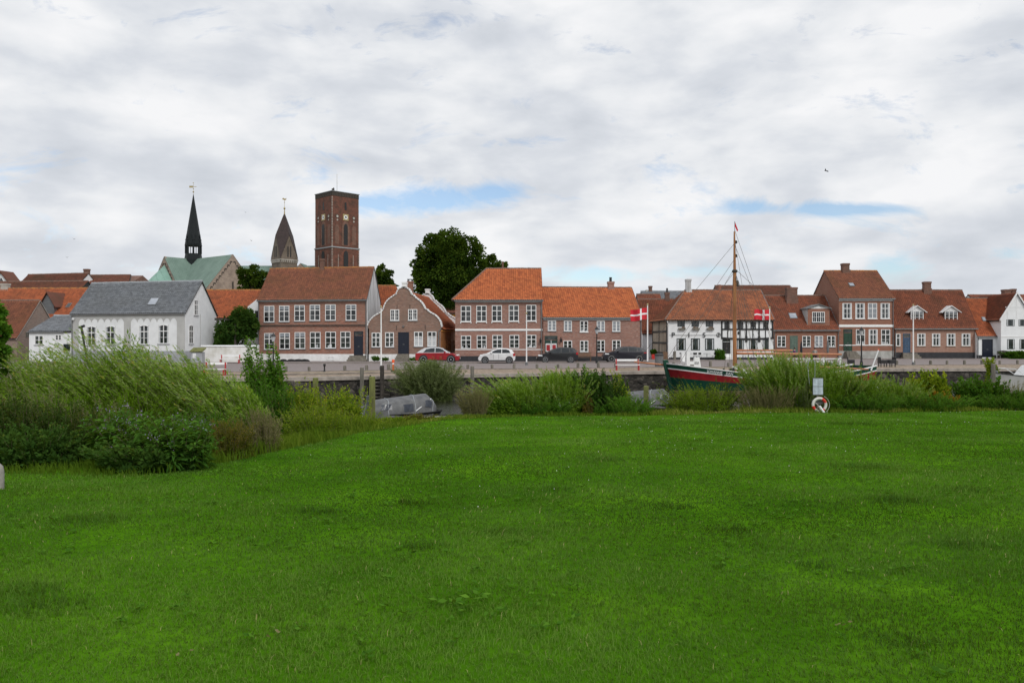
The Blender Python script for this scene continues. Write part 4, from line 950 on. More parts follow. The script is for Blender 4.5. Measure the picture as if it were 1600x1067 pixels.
# ======== low brick house with the brick dormer
Y7 = 100
h = House('dormered_brick_house', 'low red brick house with brick dormer and grey green door', 'house', 1208.6, 1310.6, Y7, Y7, zp(514.5, Y7), zp(463.5, Y7+4.6), 9.2, 'brick_red')
h.roof('tile_old', ridge='ridge_mortar'); h.verge_cap('r', 'lead_grey', .16, .14); h.gutter(down=(.1, h.W-.1))
c = lambda x, y: (1180+x/5.927, 400+y/5.927)
for x0, x1, cu in ((203, 282, 3), (435, 513, 3), (550, 627, 5), (665, 741, 3)): h.win(*c(x0, 739), *c(x1, 842), 'six', curtain=cu, sill='lead_grey', fw=.07)
h.door(*c(322, 738), *c(393, 905), 'door_greygreen', toplight=False)
o, fr = dormer(h, *c(487, 487), *c(686, 668), c(0, 452)[1], 'brick_red', 'threeplus', roofm='zinc', cheek='render_grey', ov=.25, wx=(*c(527, 517), *c(643, 615)), depth=3.2, back=.35)
h.chimney(*c(286, 292), *c(380, 398), 'brick_chimney', w_at=3.9, dep=.9); h.skylight(*c(312, 530), *c(385, 580))
# ======== tall brick house
h = House('tall_brick_house', 'tall two storey red brick house with dark green door, grey plinth and mossy chimney', 'house', 1310.9, 1396.2, 100.2, 100.2, zp(465.7, 100), zp(425, 105), 9.4, 'brick_red')
h.roof('tile_worn', ridge='ridge_lichen'); h.gutter(down=(h.W-.1,)); h.bandz(466, 470.3, 'cornice_grey', prot=.14); h.bandz(507.2, 511, 'white_paint', name='band', prot=.07); h.bandz(538.6, 540, 'white_paint', name='sill_band', prot=.05)
h.plinth(548.3, 'plinth_concrete'); h.verge_cap('l', 'brick_chimney', .12, .05)
for x0, x1, cu in ((807, 893, 2), (927, 1013, 2), (1043, 1127, 5), (1160, 1245, 2)): h.win(*c(x0, 437), *c(x1, 580), 'cross', curtain=cu, sill='white_paint')
for x0, x1, cu in ((932, 1015, 3), (1050, 1132, 2), (1165, 1248, 3)): h.win(*c(x0, 679), *c(x1, 820), 'cross', curtain=cu, sill=None)
h.door(*c(817, 677), *c(897, 880), 'door_green'); h.steps(*c(812, 881), *c(942, 945), 5, 1.6)
u0, z0 = f.loc(0, 0) if False else h.f.loc(*c(820, 880)); mb = h.f.mb(); mb.path([(u0, -.1, z0+.9), (u0-.0, -1.6, .95), (u0, -1.6, 0)], .025, 6); mb.tube((u0, -.8, .4), (u0, -.8, z0+.45), .02, .02, 6); mb.build('handrail', 'black_iron', h.root)
h.chimney(*c(803, 70), *c(862, 138), 'brick_chimney', dep=.8); h.skylight(*c(865, 252), *c(915, 281))
# ======== long low brick house with two dormers
Y9 = 101
h = House('two_dormer_brick_house', 'long low pink brick house with two white dormers, black plinth and blue door', 'house', 1397.6, 1526, Y9, Y9, zp(511.8, Y9), zp(455, Y9+4.6), 9.2, 'brick_pink', skew=.15)
h.roof('tile_brown' if False else 'tile_old', ridge='ridge_mortar'); h.gutter(down=(.12,)); h.bandz(512.6, 514.6, 'cornice_grey', prot=.12); h.plinth(550.5, 'plinth_black', gaps=((1410.5, 1422.5),))
c = lambda x, y: (1380+x/7.114, 430+y/7.114)
h.win(*c(141, 650), *c(190, 787), 'narrow', curtain=2, sill='stone_pale')
for x0, x1 in ((377, 469), (541, 633), (705, 801), (871, 968)): h.win(*c(x0, 648), *c(x1, 785), 'cross1', curtain=2, sill='stone_pale')
h.door(*c(220, 649), *c(301, 862), 'door_blue', frame='door_blue'); h.steps(*c(190, 864), *c(388, 925), 3, 1.1)
for a, b in ((305, 448), (683, 828)): dormer(h, *c(a, 396), *c(b, 512), c(0, 345)[1], 'offwhite_paint', 'three', roofm='offwhite_paint', cheek='zinc', ov=.42, wx=(*c(a+2, 398), *c(b-2, 506)), depth=2.6, back=.9)
h.chimney(*c(446, 74), *c(520, 160), 'brick_chimney', dep=.9)
# ======== white houses at the right end
Yw = 100.5
h = House('low_white_house', 'low white house with orange roof and navy double door near the right edge', 'house', 1526.3, 1572, Yw, Yw, zp(524, Yw), zp(467.5, Yw+4.6), 9.2, 'white_wall', skew=.12)
h.roof('tile_orange', ridge='ridge_mortar', verge=.02); h.plinth(554.8, 'plinth_black', gaps=((1534.5, 1551.2),)); h.skylight(1534, 495.5, 1540, 502); h.gutter(x1=h.W*.9, down=(.12,))
h.door(*c(1099, 712), *c(1217, 912), 'door_navy', toplight=False); h.win(*c(1277, 710), *c(1320, 824), 'four', 'frame_green', curtain=5, sill=None, prot=.02, fw=.06)
Yg = 99.5
h = House('white_gable_house', 'white timber framed house with pointed gable cut by the right edge', 'house', 1564, 1612.5, Yg, Yg, zp(497.5, Yg), zp(497.5, Yg)+.02, 9, 'white_wall', gable=False)
f = h.f; W = h.W; ua, za = f.loc(1587.5, 459); ua = W/2
mb = f.mb(); mb.prism([(0, h.he), (W, h.he), (ua, za)], .0, 8.8); mb.build('gable', 'white_wall', h.root)
mb = f.mb()
for s_ in (0, 1):
    b = (W+.25, h.he-.35) if s_ else (-.25, h.he-.35); mb.prism([(ua, za+.02), b, (b[0], b[1]+.22), (ua, za+.25)], -.25, -.1)
mb.build('bargeboard', 'white_paint', h.root)
rb = f.mb()
for s_ in (0, 1):
    b = (W+.25, h.he-.35) if s_ else (-.25, h.he-.35); rb.prism([(ua, za+.02), b, (b[0], b[1]+.12), (ua, za+.14)], -.1, 9)
h.roofo = rb.build('roof', 'wood_dark', h.root)
for s_ in (-1, 1):
    V = (h.ex*(-s_*(W/2+.25))+Vector((0, 0, za-h.he+.35))); L = V.length; V.normalize(); O = f.T(ua+s_*(W/2+.25), -.1, h.he-.23); tilegrid((O, h.ey, V), None, L, lambda v: 0.0, lambda v: 9.1, 'tile_old', h.roofo, 'tiles')
mb = f.mb(); zq = f.loc(1587, 480)[1]
for u in (ua-1.15, ua, ua+1.15): mb.box(u-.06, u+.06, -.02, 0, h.he+.02, h.he+.3+ (za-h.he)*(1-abs(u-ua)/(W/2))*.8)
mb.box(ua-1.4, ua+1.4, -.018, 0, zq-.06, zq+.06); mb.build('timber', 'offwhite_paint', h.root)
mb = f.mb(); mb.box(0, W, -.04, 0, f.loc(1587, 526.5)[1], f.loc(1587, 525)[1]); mb.build('band', 'white_paint', h.root)
h.plinth(554.8, 'plinth_black')
h.win(*c(1370, 492), *c(1460, 565), 'eight', 'frame_green', curtain=2, sill=None, prot=.02, fw=.05); h.win(*c(1505, 492), *c(1595, 565), 'eight', 'frame_green', curtain=2, sill=None, prot=.02, fw=.05)
for a in (1378, 1515): h.win(*c(a, 711), *c(a+82, 822), 'two', 'frame_green', curtain=2, sill=None, prot=.02, fw=.06)
h = House('right_end_house', 'white house continuing beyond the right edge', 'house', 1613.5, 1720, Yw, Yw, zp(524, Yw), zp(467.5, Yw+4.6), 9, 'white_wall'); h.roof('tile_orange')
h = House('right_rear_house', 'distant orange roof with two brick chimneys behind the white gable', 'house', 1541, 1660, 114, 114, zp(480, 114), zp(462, 118), 9, 'white_wall'); h.roof('tile_old', ridge='ridge_mortar'); h.chimney(*c(1330, 160), *c(1405, 240), 'brick_chimney', dep=.9); h.chimney(*c(1421, 153), *c(1466, 230), 'brick_chimney', dep=.6)
# ======== the cathedral
CH = Vector((-101.6, 250, ZS)); ch = thing('cathedral', 'stone cathedral with green copper roofs and thin black crossing spire', 'church', CH)
A = Vector((.789, -.614, 0)); B = Vector((-.614, -.789, 0)); hw = 9.0; zr = 27.2-ZS; zd = 10.9; L = 21.8
T = lambda a, b, z: Vector((0, 0, z))+A*a+B*b
def copper(parent, O, X, V, ul, ur, Lv, mat, w_=.6, name='copper_sheet'):
    us = np.array([0, 1]); co = []; N = Vector(X).cross(Vector(V)).normalized(); N = -N if N.z < 0 else N
    p = [Vector(O)+X*ul(0)+N*.06, Vector(O)+X*ur(0)+N*.06, Vector(O)+X*ur(Lv)+V*Lv+N*.06, Vector(O)+X*ul(Lv)+V*Lv+N*.06]
    return npmesh(name, [tuple(q) for q in p], [0, 1, 2, 3], [4], mat, parent, uv=[(ul(0)/w_, 0), (ur(0)/w_, 0), (ur(Lv)/w_, 1), (ul(Lv)/w_, 1)])
def wing(a0, a1, ax, nx, name_g, mat='copper_green', gmat='brick_church', hw=hw, zr=zr, zd=zd):
    """ridge from a0 to a1 along ax; walls below, gable at a1"""
    TT = lambda u, w_, z: ax*u+nx*w_+Vector((0, 0, z))
    MB(TT).prism([(-hw+.3, 0), (hw-.3, 0), (hw-.3, zr-zd), (0, zr-.3), (-hw+.3, zr-zd)], a0, a1-.3, 'x').build('wing', gmat, ch)
    g_ = MB(TT); g_.prism([(-hw, 0), (hw, 0), (hw, zr-zd), (0, zr+.1), (-hw, zr-zd)], a1-.29, a1+.25, 'x'); go = g_.build('gable', gmat, ch)
    sl = MB(TT); sl.box(a1+.2, a1+.27, -.3, .3, zr-12, zr-8.2)
    for k in range(1, 9):
        for s_ in (-1, 1): x = s_*(hw-1.1-k*.92); sl.box(a1+.26, a1+.34, x-.35, x+.35, zr-zd+k*1.13-.5, zr-zd+k*1.13-.15); sl.box(a1+.26, a1+.34, x+s_*.35-.12, x+s_*.35+.12, zr-zd+k*1.13-1.1, zr-zd+k*1.13-.5)
    sl.build('gable_ornament', 'wood_dark', go)
    Lv = math.hypot(hw, zd)
    for s_ in (-1, 1):
        V = (nx*(-s_*hw)+Vector((0, 0, zd))).normalized(); O = nx*(s_*hw)+Vector((0, 0, zr-zd)); copper(ch, O, ax, V, lambda v: a0, lambda v: a1+.35, Lv, mat, name='roof')
wing(0, L, A, B, 'g'); wing(0, 9.35, B, A, 'g', mat='copper_green'); wing(0, 14, -B, A, 'g')
wing(0, 14, -A, B, 'g')
# apse, half cone roof at the end of the left wing
pts = [T(0, 9.5, 0)]
ap = MB(); n = 9; r0 = 8.2
ring = [T(r0*math.cos(math.pi*i/n-math.pi*0)*1.0, 9.5+r0*math.sin(math.pi*i/n), 0) for i in range(n+1)]
zc = 24.6-ZS; zb_ = 15.8-ZS
v = [T(0, 9.6, zc)]+[p+Vector((0, 0, zb_)) for p in ring]+[p for p in ring]
ap.add(v, [(0, i+1, i+2) for i in range(n)]); npv = [tuple(q) for q in v[:n+2]]
npmesh('apse_roof', npv, [k for i in range(n) for k in (0, i+1, i+2)], [3]*n, 'copper_pale', ch, uv=[(0, 0)]+[(i*1.3, 1) for i in range(n+1)])
MB().add([tuple(q) for q in v[1:]], [(i, i+1, n+1+i+1, n+1+i) for i in range(n)]).build('apse_wall', 'brick_church', ch)
# thin crossing spire
sx = MB(); oct_ = lambda r, z: [(r, z)]
base = MB().lathe((0, 0, 0), [(2.6, zr-4), (2.7, zr-.2), (2.45, zr+1.4), (2.45, zr+1.7)], 8, rot=R(22.5)); base.build('spire_base', 'copper_dark', ch)
ar = MB(); za_ = zr+1.7
for i in range(8):
    t = 2*math.pi*i/8+R(22.5); ar.box(0, 0, 0, 0, 0, 0) if False else ar.tube((2.25*math.cos(t), 2.25*math.sin(t), za_), (2.25*math.cos(t), 2.25*math.sin(t), za_+2.5), .32, .3, 6)
    t2 = t+R(22.5); ar.tube((2.1*math.cos(t2), 2.1*math.sin(t2), za_), (2.1*math.cos(t2), 2.1*math.sin(t2), za_+2.5), .1, .1, 5)
ar.lathe((0, 0, 0), [(2.55, za_+2.4), (2.65, za_+2.75), (2.5, za_+2.8), (2.35, za_+4.2), (2.45, za_+4.3), (2.4, za_+4.6)], 8, rot=R(22.5))
for i in range(8):
    t = 2*math.pi*(i+.5)/8+R(22.5); c0 = Vector((2.38*math.cos(t), 2.38*math.sin(t), 0)); sd_ = Vector((-math.sin(t), math.cos(t), 0)); ar.add([c0+sd_*.85+Vector((0, 0, za_+3.0)), c0-sd_*.85+Vector((0, 0, za_+3.0)), c0*.93+Vector((0, 0, za_+6.2)), c0*.5+Vector((0, 0, za_+3.0))], [(0, 1, 2), (1, 3, 2), (3, 0, 2)])
ar.build('spire_arcade', 'copper_dark', ch)
zt_ = zp(304, 250)-ZS
MB().lathe((0, 0, 0), [(2.3, za_+4.4), (1.75, za_+8), (.07, zt_)], 8, rot=R(22.5)).build('spire', 'copper_dark', ch)
v = MB(); z0 = zt_; v.tube((0, 0, z0-.5), (0, 0, zp(285, 250)-ZS), .06, .04, 6); v.lathe((0, 0, z0+.5), [(.02, 0), (.3, .3), (.02, .6)], 8); v.lathe((0, 0, z0+1.6), [(.02, 0), (.18, .2), (.02, .4)], 8)
zz_ = zp(292, 250)-ZS; v.box(-1.3, -.1, -.03, .03, zz_-.3, zz_+.3); v.box(.1, 1.0, -.03, .03, zz_-.07, zz_+.07); v.box(-.25, .25, -.03, .03, zz_+1.2, zz_+1.3); v.build('weather_vane', 'gold', ch)
# nave behind and low wing
nv = MB(lambda u, w_, z: Vector((u, w_, z))); 
nx0, nx1, ny = X_(366, 272)+101.6, X_(500, 272)+101.6, 22
nv.prism([(ny-8, 0), (ny+8, 0), (ny+8, 19), (ny, zp(415.5, 272)-ZS-.1), (ny-8, 19)], nx0, nx1, 'x'); nv.build('nave', 'brick_church', ch)
zN = zp(415.5, 272)-ZS; Vn = Vector((0, 8, zN-19)); Ln = Vn.length; Vn.normalize(); copper(ch, Vector((0, ny-8, 19)), Vector((1, 0, 0)), Vn, lambda v: nx0, lambda v: nx1, Ln, 'copper_green', name='nave_roof')
gx = X_(476, 262)+101.6; gy = 12; gz_ = zp(411, 262)-ZS
MB().prism([(gx-5, 0), (gx+3.5, 0), (gx+3.5, gz_-5), (gx-1.5, gz_-.1), (gx-5.5, gz_-5)], gy, gy+8).build('porch', 'brick_church', ch)
Vp = Vector((-5, 0, 5)); Lp = Vp.length; Vp.normalize(); copper(ch, Vector((gx+6.5, gy, gz_-8)), Vector((0, 1, 0)), Vp, lambda v: -.2, lambda v: 8, Lp*1.6, 'copper_green', name='porch_roof')
# ======== pointed tower with rhombic helm
pt = thing('pointed_tower', 'slender stone tower with pointed brown rhombic roof behind the trees', 'tower', (X_(444.5, 266), 266, ZS), R(45))
s_ = 3.25; z0 = zp(404.5, 264)-ZS; zg = zp(369, 265)-ZS; ztp = zp(332, 266)-ZS
MB().box(-s_+.2, s_-.2, -s_+.2, s_-.2, 0, z0-.3).build('shaft', 'stone_tower', pt)
mb = MB(); mb.box(-s_-.12, s_+.12, -s_-.12, s_+.12, z0-.55, z0-.2)
for i in range(9):
    for sg in (-1, 1): x = -s_+.5+i*(2*s_-1)/8; mb.box(x-.15, x+.15, sg*(s_+.0)-.12, sg*s_+.12, z0-1.3, z0-.55); mb.box(sg*s_-.12, sg*s_+.12, x-.15, x+.15, z0-1.3, z0-.55)
mb.build('arcade_frieze', 'stone_pale', pt)
mb = MB()
for sx_, sy_ in ((0, -1), (1, 0), (0, 1), (-1, 0)):
    e = Vector((-sy_, sx_, 0)) if True else 0; n_v = Vector((sx_, sy_, 0))
    a = n_v*s_+e*s_; b = n_v*s_-e*s_
    mb.add([a+Vector((0, 0, z0-.2)), b+Vector((0, 0, z0-.2)), n_v*s_*.995+Vector((0, 0, zg)), Vector((0, 0, z0-.2))], [(0, 1, 2), (1, 3, 2), (3, 0, 2)])
gb = mb.build('gables', 'stone_tower', pt)
mb = MB()
for sx_, sy_ in ((0, -1), (1, 0), (0, 1), (-1, 0)):
    e = Vector((-sy_, sx_, 0)); n_v = Vector((sx_, sy_, 0)); 
    for q in (-1.1, 1.1): c0 = n_v*(s_*.95)+e*q*.0+e*(q*.45); mb.tube(c0+Vector((0, 0, z0+.6)), c0+Vector((0, 0, z0+4.2)), .3, .26, 8)
mb.build('belfry_opening', 'black_iron', gb)
mb = MB(); tip = Vector((0, 0, ztp)); cs = [Vector((s_, -s_, 0)), Vector((s_, s_, 0)), Vector((-s_, s_, 0)), Vector((-s_, -s_, 0))]; ms = [Vector((s_, 0, 0)), Vector((0, s_, 0)), Vector((-s_, 0, 0)), Vector((0, -s_, 0))]
for i in range(4):
    c0 = cs[i]*1.02+Vector((0, 0, z0-.1)); ma = ms[i]*1.02+Vector((0, 0, zg+.25)); mb_ = ms[i-1]*1.02+Vector((0, 0, zg+.25)); mb.add([tip, mb_, c0, ma], [(0, 1, 2), (0, 2, 3)])
mb.build('helm_roof', 'helm_brown', pt, normals=True)
v = MB(); v.tube((0, 0, ztp-.4), (0, 0, zp(312, 266)-ZS), .07, .04, 6); v.lathe((0, 0, ztp+.8), [(.05, 0), (.4, .5), (.05, 1.1)], 8); v.lathe((0, 0, ztp+3.2), [(.02, 0), (.2, .2), (.02, .4)], 8); v.tube((0, 0, ztp-1), (0, 0, ztp+1), .25, .12, 8)
zz_ = zp(311, 266)-ZS; v.prism([(-.9, zz_-.2), (.2, zz_-.5), (.7, zz_-.1), (.6, zz_+.4), (.25, zz_), (-.5, zz_+.3)], -.04, .04); v.build('weathercock', 'gold', pt)
# ======== square brick tower
bt = thing('brick_tower', 'massive square brick cathedral tower with clocks and a flagpole on top', 'tower', (X_(526.6, 265.2), 265.2, ZS), R(45))
s_ = 5.2; zt = 50.6-ZS; zs_ = zp(386.5, 260)-ZS
MB().box(-s_-.12, s_+.12, -s_-.12, s_+.12, 0, zs_).build('lower_stage', 'brick_tower', bt); MB().box(-s_, s_, -s_, s_, zs_, zt-1.6).build('upper_stage', 'brick_tower', bt)
mb = MB(); mb.box(-s_-.3, s_+.3, -s_-.3, s_+.3, zs_-.25, zs_+.12); mb.build('string_course', 'lead_grey', bt)
mb = MB(); mb.box(-s_-.04, s_+.04, -s_-.04, s_+.04, zt-1.6, zt-.15)
for i in range(10):
    x = -s_+.5+i*(2*s_-1)/9
    for sg in (-1, 1): mb.box(x-.13, x+.13, sg*s_-.12, sg*s_+.12, zt-1.55, zt-.3); mb.box(sg*s_-.12, sg*s_+.12, x-.13, x+.13, zt-1.55, zt-.3)
mb.build('parapet', 'wood_dark', bt); MB().box(-s_-.22, s_+.22, -s_-.22, s_+.22, zt-.15, zt+.05).build('parapet_rail', 'lead_grey', bt)
MB().tube((0, 0, zt-1), (0, 0, zp(272, 265)-ZS), .16, .11, 8).build('flagpole', 'offwhite_paint', bt)
mb = MB(); mb.lathe((-3.2, -3, zt), [(.3, 0), (.25, 1.2), (.1, 1.5)], 8); mb.lathe((-4.6, -4.4, zt), [(.2, 0), (.2, .7), (.05, .9)], 8); mb.build('turret', 'wood_dark', bt)
faces = [(Vector((-1, 0, 0)), Vector((0, -1, 0))), (Vector((0, -1, 0)), Vector((1, 0, 0))), (Vector((1, 0, 0)), Vector((0, 1, 0))), (Vector((0, 1, 0)), Vector((-1, 0, 0)))]
def arch_pts(x, z0, w_, h_, n=6):
    zs2 = z0+h_-w_*.95; p = [(x-w_/2, z0), (x+w_/2, z0), (x+w_/2, zs2)]
    for i in range(1, n): t = i/n; p.append((x+w_/2-w_/2*(1-math.cos(t*math.pi/2)), zs2+(w_*.95)*math.sin(t*math.pi/2)))
    p.append((x, z0+h_))
    return p+[(2*x-q[0], q[1]) for q in reversed(p[2:-1])]
for n_v, e in faces:
    Tm = lambda u, w_, z, n_v=n_v, e=e: n_v*s_+e*u-n_v*w_+Vector((0, 0, z))
    zp_ = lambda py: zp(py, 261)-ZS
    d_ = MB(Tm); d_.prism(arch_pts(0, zs_+.6, 3.0, zp_(348)-zs_), -.10, .001); o = d_.build('arch_recess', 'brick_chimney', bt)
    d2 = MB(Tm); d2.prism(arch_pts(0, zs_+.9, 1.5, zp_(354)-zs_), -.16, -.1); d2.build('bell_opening', 'black_iron', o)
    for x in (-3.3, 3.3): q = MB(Tm); q.prism(arch_pts(x, zs_+1.0, 1.5, zp_(356)-zs_), -.06, .001); q.build('blind_arch', 'brick_chimney', bt)
    q = MB(Tm); q.prism(arch_pts(0, zp_(421), 1.7, zp_(392)-zp_(421)), -.26, -.1); q.build('arch_opening', 'black_iron', bt)
    q = MB(Tm); q.prism(arch_pts(0, zp_(328), .7, 2.6), -.06, .001); q.build('slit_window', 'black_iron', bt)
    cz = zp_(339.5); q = MB(Tm); q.box(-1.05, 1.05, -.14, 0, cz-1.05, cz+1.05); co_ = q.build('clock', 'gold', bt)
    q = MB(Tm); q.prism([(.75*math.cos(t), cz+.75*math.sin(t)) for t in np.linspace(0, 2*math.pi, 17)[:-1]], -.17, -.14); q.build('clock_face', 'offwhite_paint', co_)
    q = MB(Tm); q.box(-.05, .05, -.19, -.17, cz-.05, cz+.5); q.box(-.05, .42, -.195, -.175, cz-.05, cz+.05); q.prism([(.3*math.cos(t), cz+.3*math.sin(t)) for t in np.linspace(0, 2*math.pi, 11)[:-1]], -.185, -.17); q.build('clock_hands', 'black_iron', co_)
    for x in (-3.2, 3.2):
        q = MB(Tm); cz2 = cz+.05; q.prism([(x+.62*math.cos(t), cz2+.62*math.sin(t)) for t in np.linspace(0, 2*math.pi, 15)[:-1]], -.07, 0); r_ = q.build('roundel_rim', 'wood_dark', bt)
        q = MB(Tm); q.prism([(x+.42*math.cos(t), cz2+.42*math.sin(t)) for t in np.linspace(0, 2*math.pi, 13)[:-1]], -.1, -.07); q.build('roundel', 'stone_pale', r_)
        q = MB(Tm); q.prism([(x+.3*math.cos(t), zs_+9.0+.3*math.sin(t)) for t in np.linspace(0, 2*math.pi, 11)[:-1]], -.1, -.06); q.build('roundel', 'stone_pale', r_)
    q = MB(Tm)
    z = zs_-9
    while z < zt-2:
        for x in (-s_+.12, s_-.12): wd = .22 if int(z/.45) % 2 else .12; q.box(x-wd/2*1.0, x+wd/2, -.05 if z > zs_ else -.16, 0.0, z, z+.3)
        if z < zs_-2.6:
            for x in (-s_+2.3, s_-2.3): q.box(x-.1, x+.1, -.16, 0, z, z+.3)
        z += .45
    q.build('quoins', 'stone_pale', bt)
# ---------------------------------------------------------------- cars
def car(name, label, cx, Y, L, Wd, prof, cab, wins, wheels, wr, paintm, nose, roofm=None, head=None, tail=None, rim='rim_silver', rz=0):
    """profiles in metres: x from tail (0) to nose (L)"""
    r_ = thing(name, label, 'car', (X_(cx, Y), Y, ZS+.006), rz+(0 if nose > 0 else math.pi), 'cars parked along the houses')
    y_ = Wd/2
    T = lambda x, y, z: Vector((x-L/2, y, z))
    hwf = lambda x, z: y_*(1-.045*((z-.6)/.55)**2)*(1-.10*max(0, abs(x/L-.5)*2-.72)**1.0/.28*.9)
    mb = MB(); n = len(prof); v = []
    sl = [(-1, .93), (-1, 1), (1, 1), (1, .93)]
    cxp = L/2; czp = .6
    for sgn, k in ((-1, 0), (-1, 1), (1, 1), (1, 0)):
        for x, z in prof:
            if k == 0: xx = cxp+(x-cxp)*.985; zz = czp+(z-czp)*.9; yy = hwf(x, z)
            else: xx, zz = x, z; yy = hwf(x, z)-.07
            v.append(T(xx, sgn*yy, zz))
    f = [tuple(range(n)), tuple(range(4*n-1, 3*n-1, -1))]
    for s_ in range(3): f += [(s_*n+i, s_*n+(i+1) % n, (s_+1)*n+(i+1) % n, (s_+1)*n+i) for i in range(n)]
    mb.add(v, f); body = mb.build('body', paintm, r_, bevel=.03)
    z0 = min(z for _, z in cab); z1 = max(z for _, z in cab); ch = lambda z: y_-.09-.24*max(0, (z-z0)/(z1-z0))**1.2
    n = len(cab); mb = MB(); mb.add([T(x, -ch(z), z) for x, z in cab]+[T(x, ch(z), z) for x, z in cab], [tuple(range(n)), tuple(range(2*n-1, n-1, -1))]+[(i, (i+1) % n, n+(i+1) % n, n+i) for i in range(n)])
    mb.build('cabin', roofm or paintm, r_, bevel=.04)
    for w_ in wins:
        for sgn in (-1, 1):
            m = len(w_); mb = MB(); mb.add([T(x, sgn*(ch(z)+.012), z) for x, z in w_]+[T(x, sgn*(ch(z)-.02), z) for x, z in w_], [tuple(range(m)), tuple(range(2*m-1, m-1, -1))]+[(i, (i+1) % m, m+(i+1) % m, m+i) for i in range(m)])
            mb.build('side_window', 'glass_car', r_)
    # windscreen and rear window on the sloping cabin ends
    def ws(a, b, nm):
        a = Vector(a); b = Vector(b); d = (b-a).normalized(); nrm = Vector((d[1], -d[0])); nrm = nrm if nrm[1] > 0 else -nrm
        p = a+d*.07+nrm*.012; q = b-d*.07+nrm*.012; m = MB(); m.add([T(p[0], -ch(p[1])+.08, p[1]), T(p[0], ch(p[1])-.08, p[1]), T(q[0], ch(q[1])-.08, q[1]), T(q[0], -ch(q[1])+.08, q[1])], [(0, 1, 2, 3)]); m.build(nm, 'glass_car', r_)
    top = [p for p in cab if p[1] > z1-.18]; fx = max(cab, key=lambda p: p[0]); bx = min(cab, key=lambda p: p[0])
    ws(fx, max(top, key=lambda p: p[0]), 'windscreen'); ws(bx, min(top, key=lambda p: p[0]), 'rear_window')
    for x in wheels:
        for sgn in (-1, 1):
            c0 = T(x, sgn*(y_-.11), wr); MB().wheel(T(x, sgn*(y_-.08), wr+.02), (0, 1, 0), wr+.075, .12, 24).build('wheel_arch', 'car_trim', r_)
            w_ = MB(); w_.torus(c0, (1, 0, 0), (0, 0, 1), wr-.085, .085, n=24, k=8); w_.wheel(c0, (0, 1, 0), wr-.07, .16, 20)
            wo_ = w_.build('wheel', 'rubber', r_, smooth=True)
            rm = MB()
            for k in range(5):
                t = 2*math.pi*k/5+.3; d = Vector((math.cos(t), 0, math.sin(t))); s2 = Vector((-math.sin(t), 0, math.cos(t))); cc = c0+Vector((0, sgn*.09, 0)); R1 = wr-.1
                rm.add([cc+s2*.05, cc-s2*.05, cc+d*R1-s2*.095, cc+d*R1+s2*.095, cc+s2*.05-Vector((0, sgn*.03, 0)), cc-s2*.05-Vector((0, sgn*.03, 0)), cc+d*R1-s2*.095-Vector((0, sgn*.03, 0)), cc+d*R1+s2*.095-Vector((0, sgn*.03, 0))], [(0, 1, 2, 3), (7, 6, 5, 4), (0, 4, 5, 1), (1, 5, 6, 2), (2, 6, 7, 3), (3, 7, 4, 0)])
            rm.torus(c0+Vector((0, sgn*.075, 0)), (1, 0, 0), (0, 0, 1), wr-.10, .026, n=24, k=6); rm.wheel(c0+Vector((0, sgn*.085, 0)), (0, 1, 0), .07, .05, 12); rm.build('rim', rim, wo_)
    for sgn in (-1, 1):
        x, z, a, b = head; MB().box(x-a-L/2, x+.02-L/2, sgn*(hwf(x, z)-.16)-.17, sgn*(hwf(x, z)-.16)+.175, z-b/2, z+b/2).build('headlight', 'light_clear', r_, bevel=.02)
        x, z, a, b = tail; MB().box(x-.02-L/2, x+a-L/2, sgn*(hwf(x, z)-.16)-.17, sgn*(hwf(x, z)-.16)+.175, z-b/2, z+b/2).build('tail_light', 'light_red', r_, bevel=.02)
        xm = fx[0]-.55; m = MB(); m.box(xm-.09-L/2, xm+.09-L/2, sgn*(y_-.05)-.07, sgn*(y_+.03)+.07, z0+.02, z0+.17); m.build('mirror', paintm, r_, bevel=.03)
        g_ = MB(); g_.box(wheels[0]+wr+.1-L/2, wheels[1]-wr-.1-L/2, sgn*(y_-.03)-.012, sgn*(y_-.03)+.012, .2, .33); g_.build('side_sill', 'car_trim', r_)
        g_ = MB(); 
        for xd in (fx[0]-.75, (fx[0]-.75+wheels[0]+.35)/2+.1): g_.box(xd-.008-L/2, xd+.008-L/2, sgn*(y_+.001)-.014, sgn*(y_+.001)+.002*sgn, .4, z0-.03)
        g_.build('door_gap', 'car_trim', r_)
    m = MB(); m.box(L-.12-L/2, L+.005-L/2, -y_*.62, y_*.62, .24, .46); m.build('grille', 'car_trim', r_); m = MB(); m.box(-L/2-.006, -L/2+.1, -y_*.7, y_*.7, .24, .42); m.build('rear_bumper', 'car_trim', r_)
    MB().box(L/2, L/2+.02, -.26, .26, .42, .53).build('number_plate', 'offwhite_paint', r_); MB().box(-L/2-.02, -L/2, -.26, .26, .62, .73).build('number_plate', 'offwhite_paint', r_)
    return r_
car('red_crossover', 'red crossover car with silver roof rails parked before the Dutch gable house', 684.5, 81.5, 4.6, 1.86,
    [(0.03, .3), (.0, .55), (.04, .95), (.25, 1.06), (3.3, 1.05), (3.9, .98), (4.35, .84), (4.55, .66), (4.6, .42), (4.5, .24), (.15, .24)],
    [(.12, 1.02), (.62, 1.36), (.95, 1.53), (1.5, 1.62), (2.4, 1.62), (2.85, 1.5), (3.62, 1.03)],
    [[(.85, 1.1), (1.15, 1.42), (1.6, 1.52), (2.02, 1.54), (2.02, 1.1)], [(2.1, 1.1), (2.1, 1.54), (2.45, 1.53), (2.8, 1.42), (3.2, 1.12)]], (.87, 3.7), .37, 'paint_red', 1, 'roof_silver', (4.45, .8, .35, .13), (.06, .9, .4, .12))
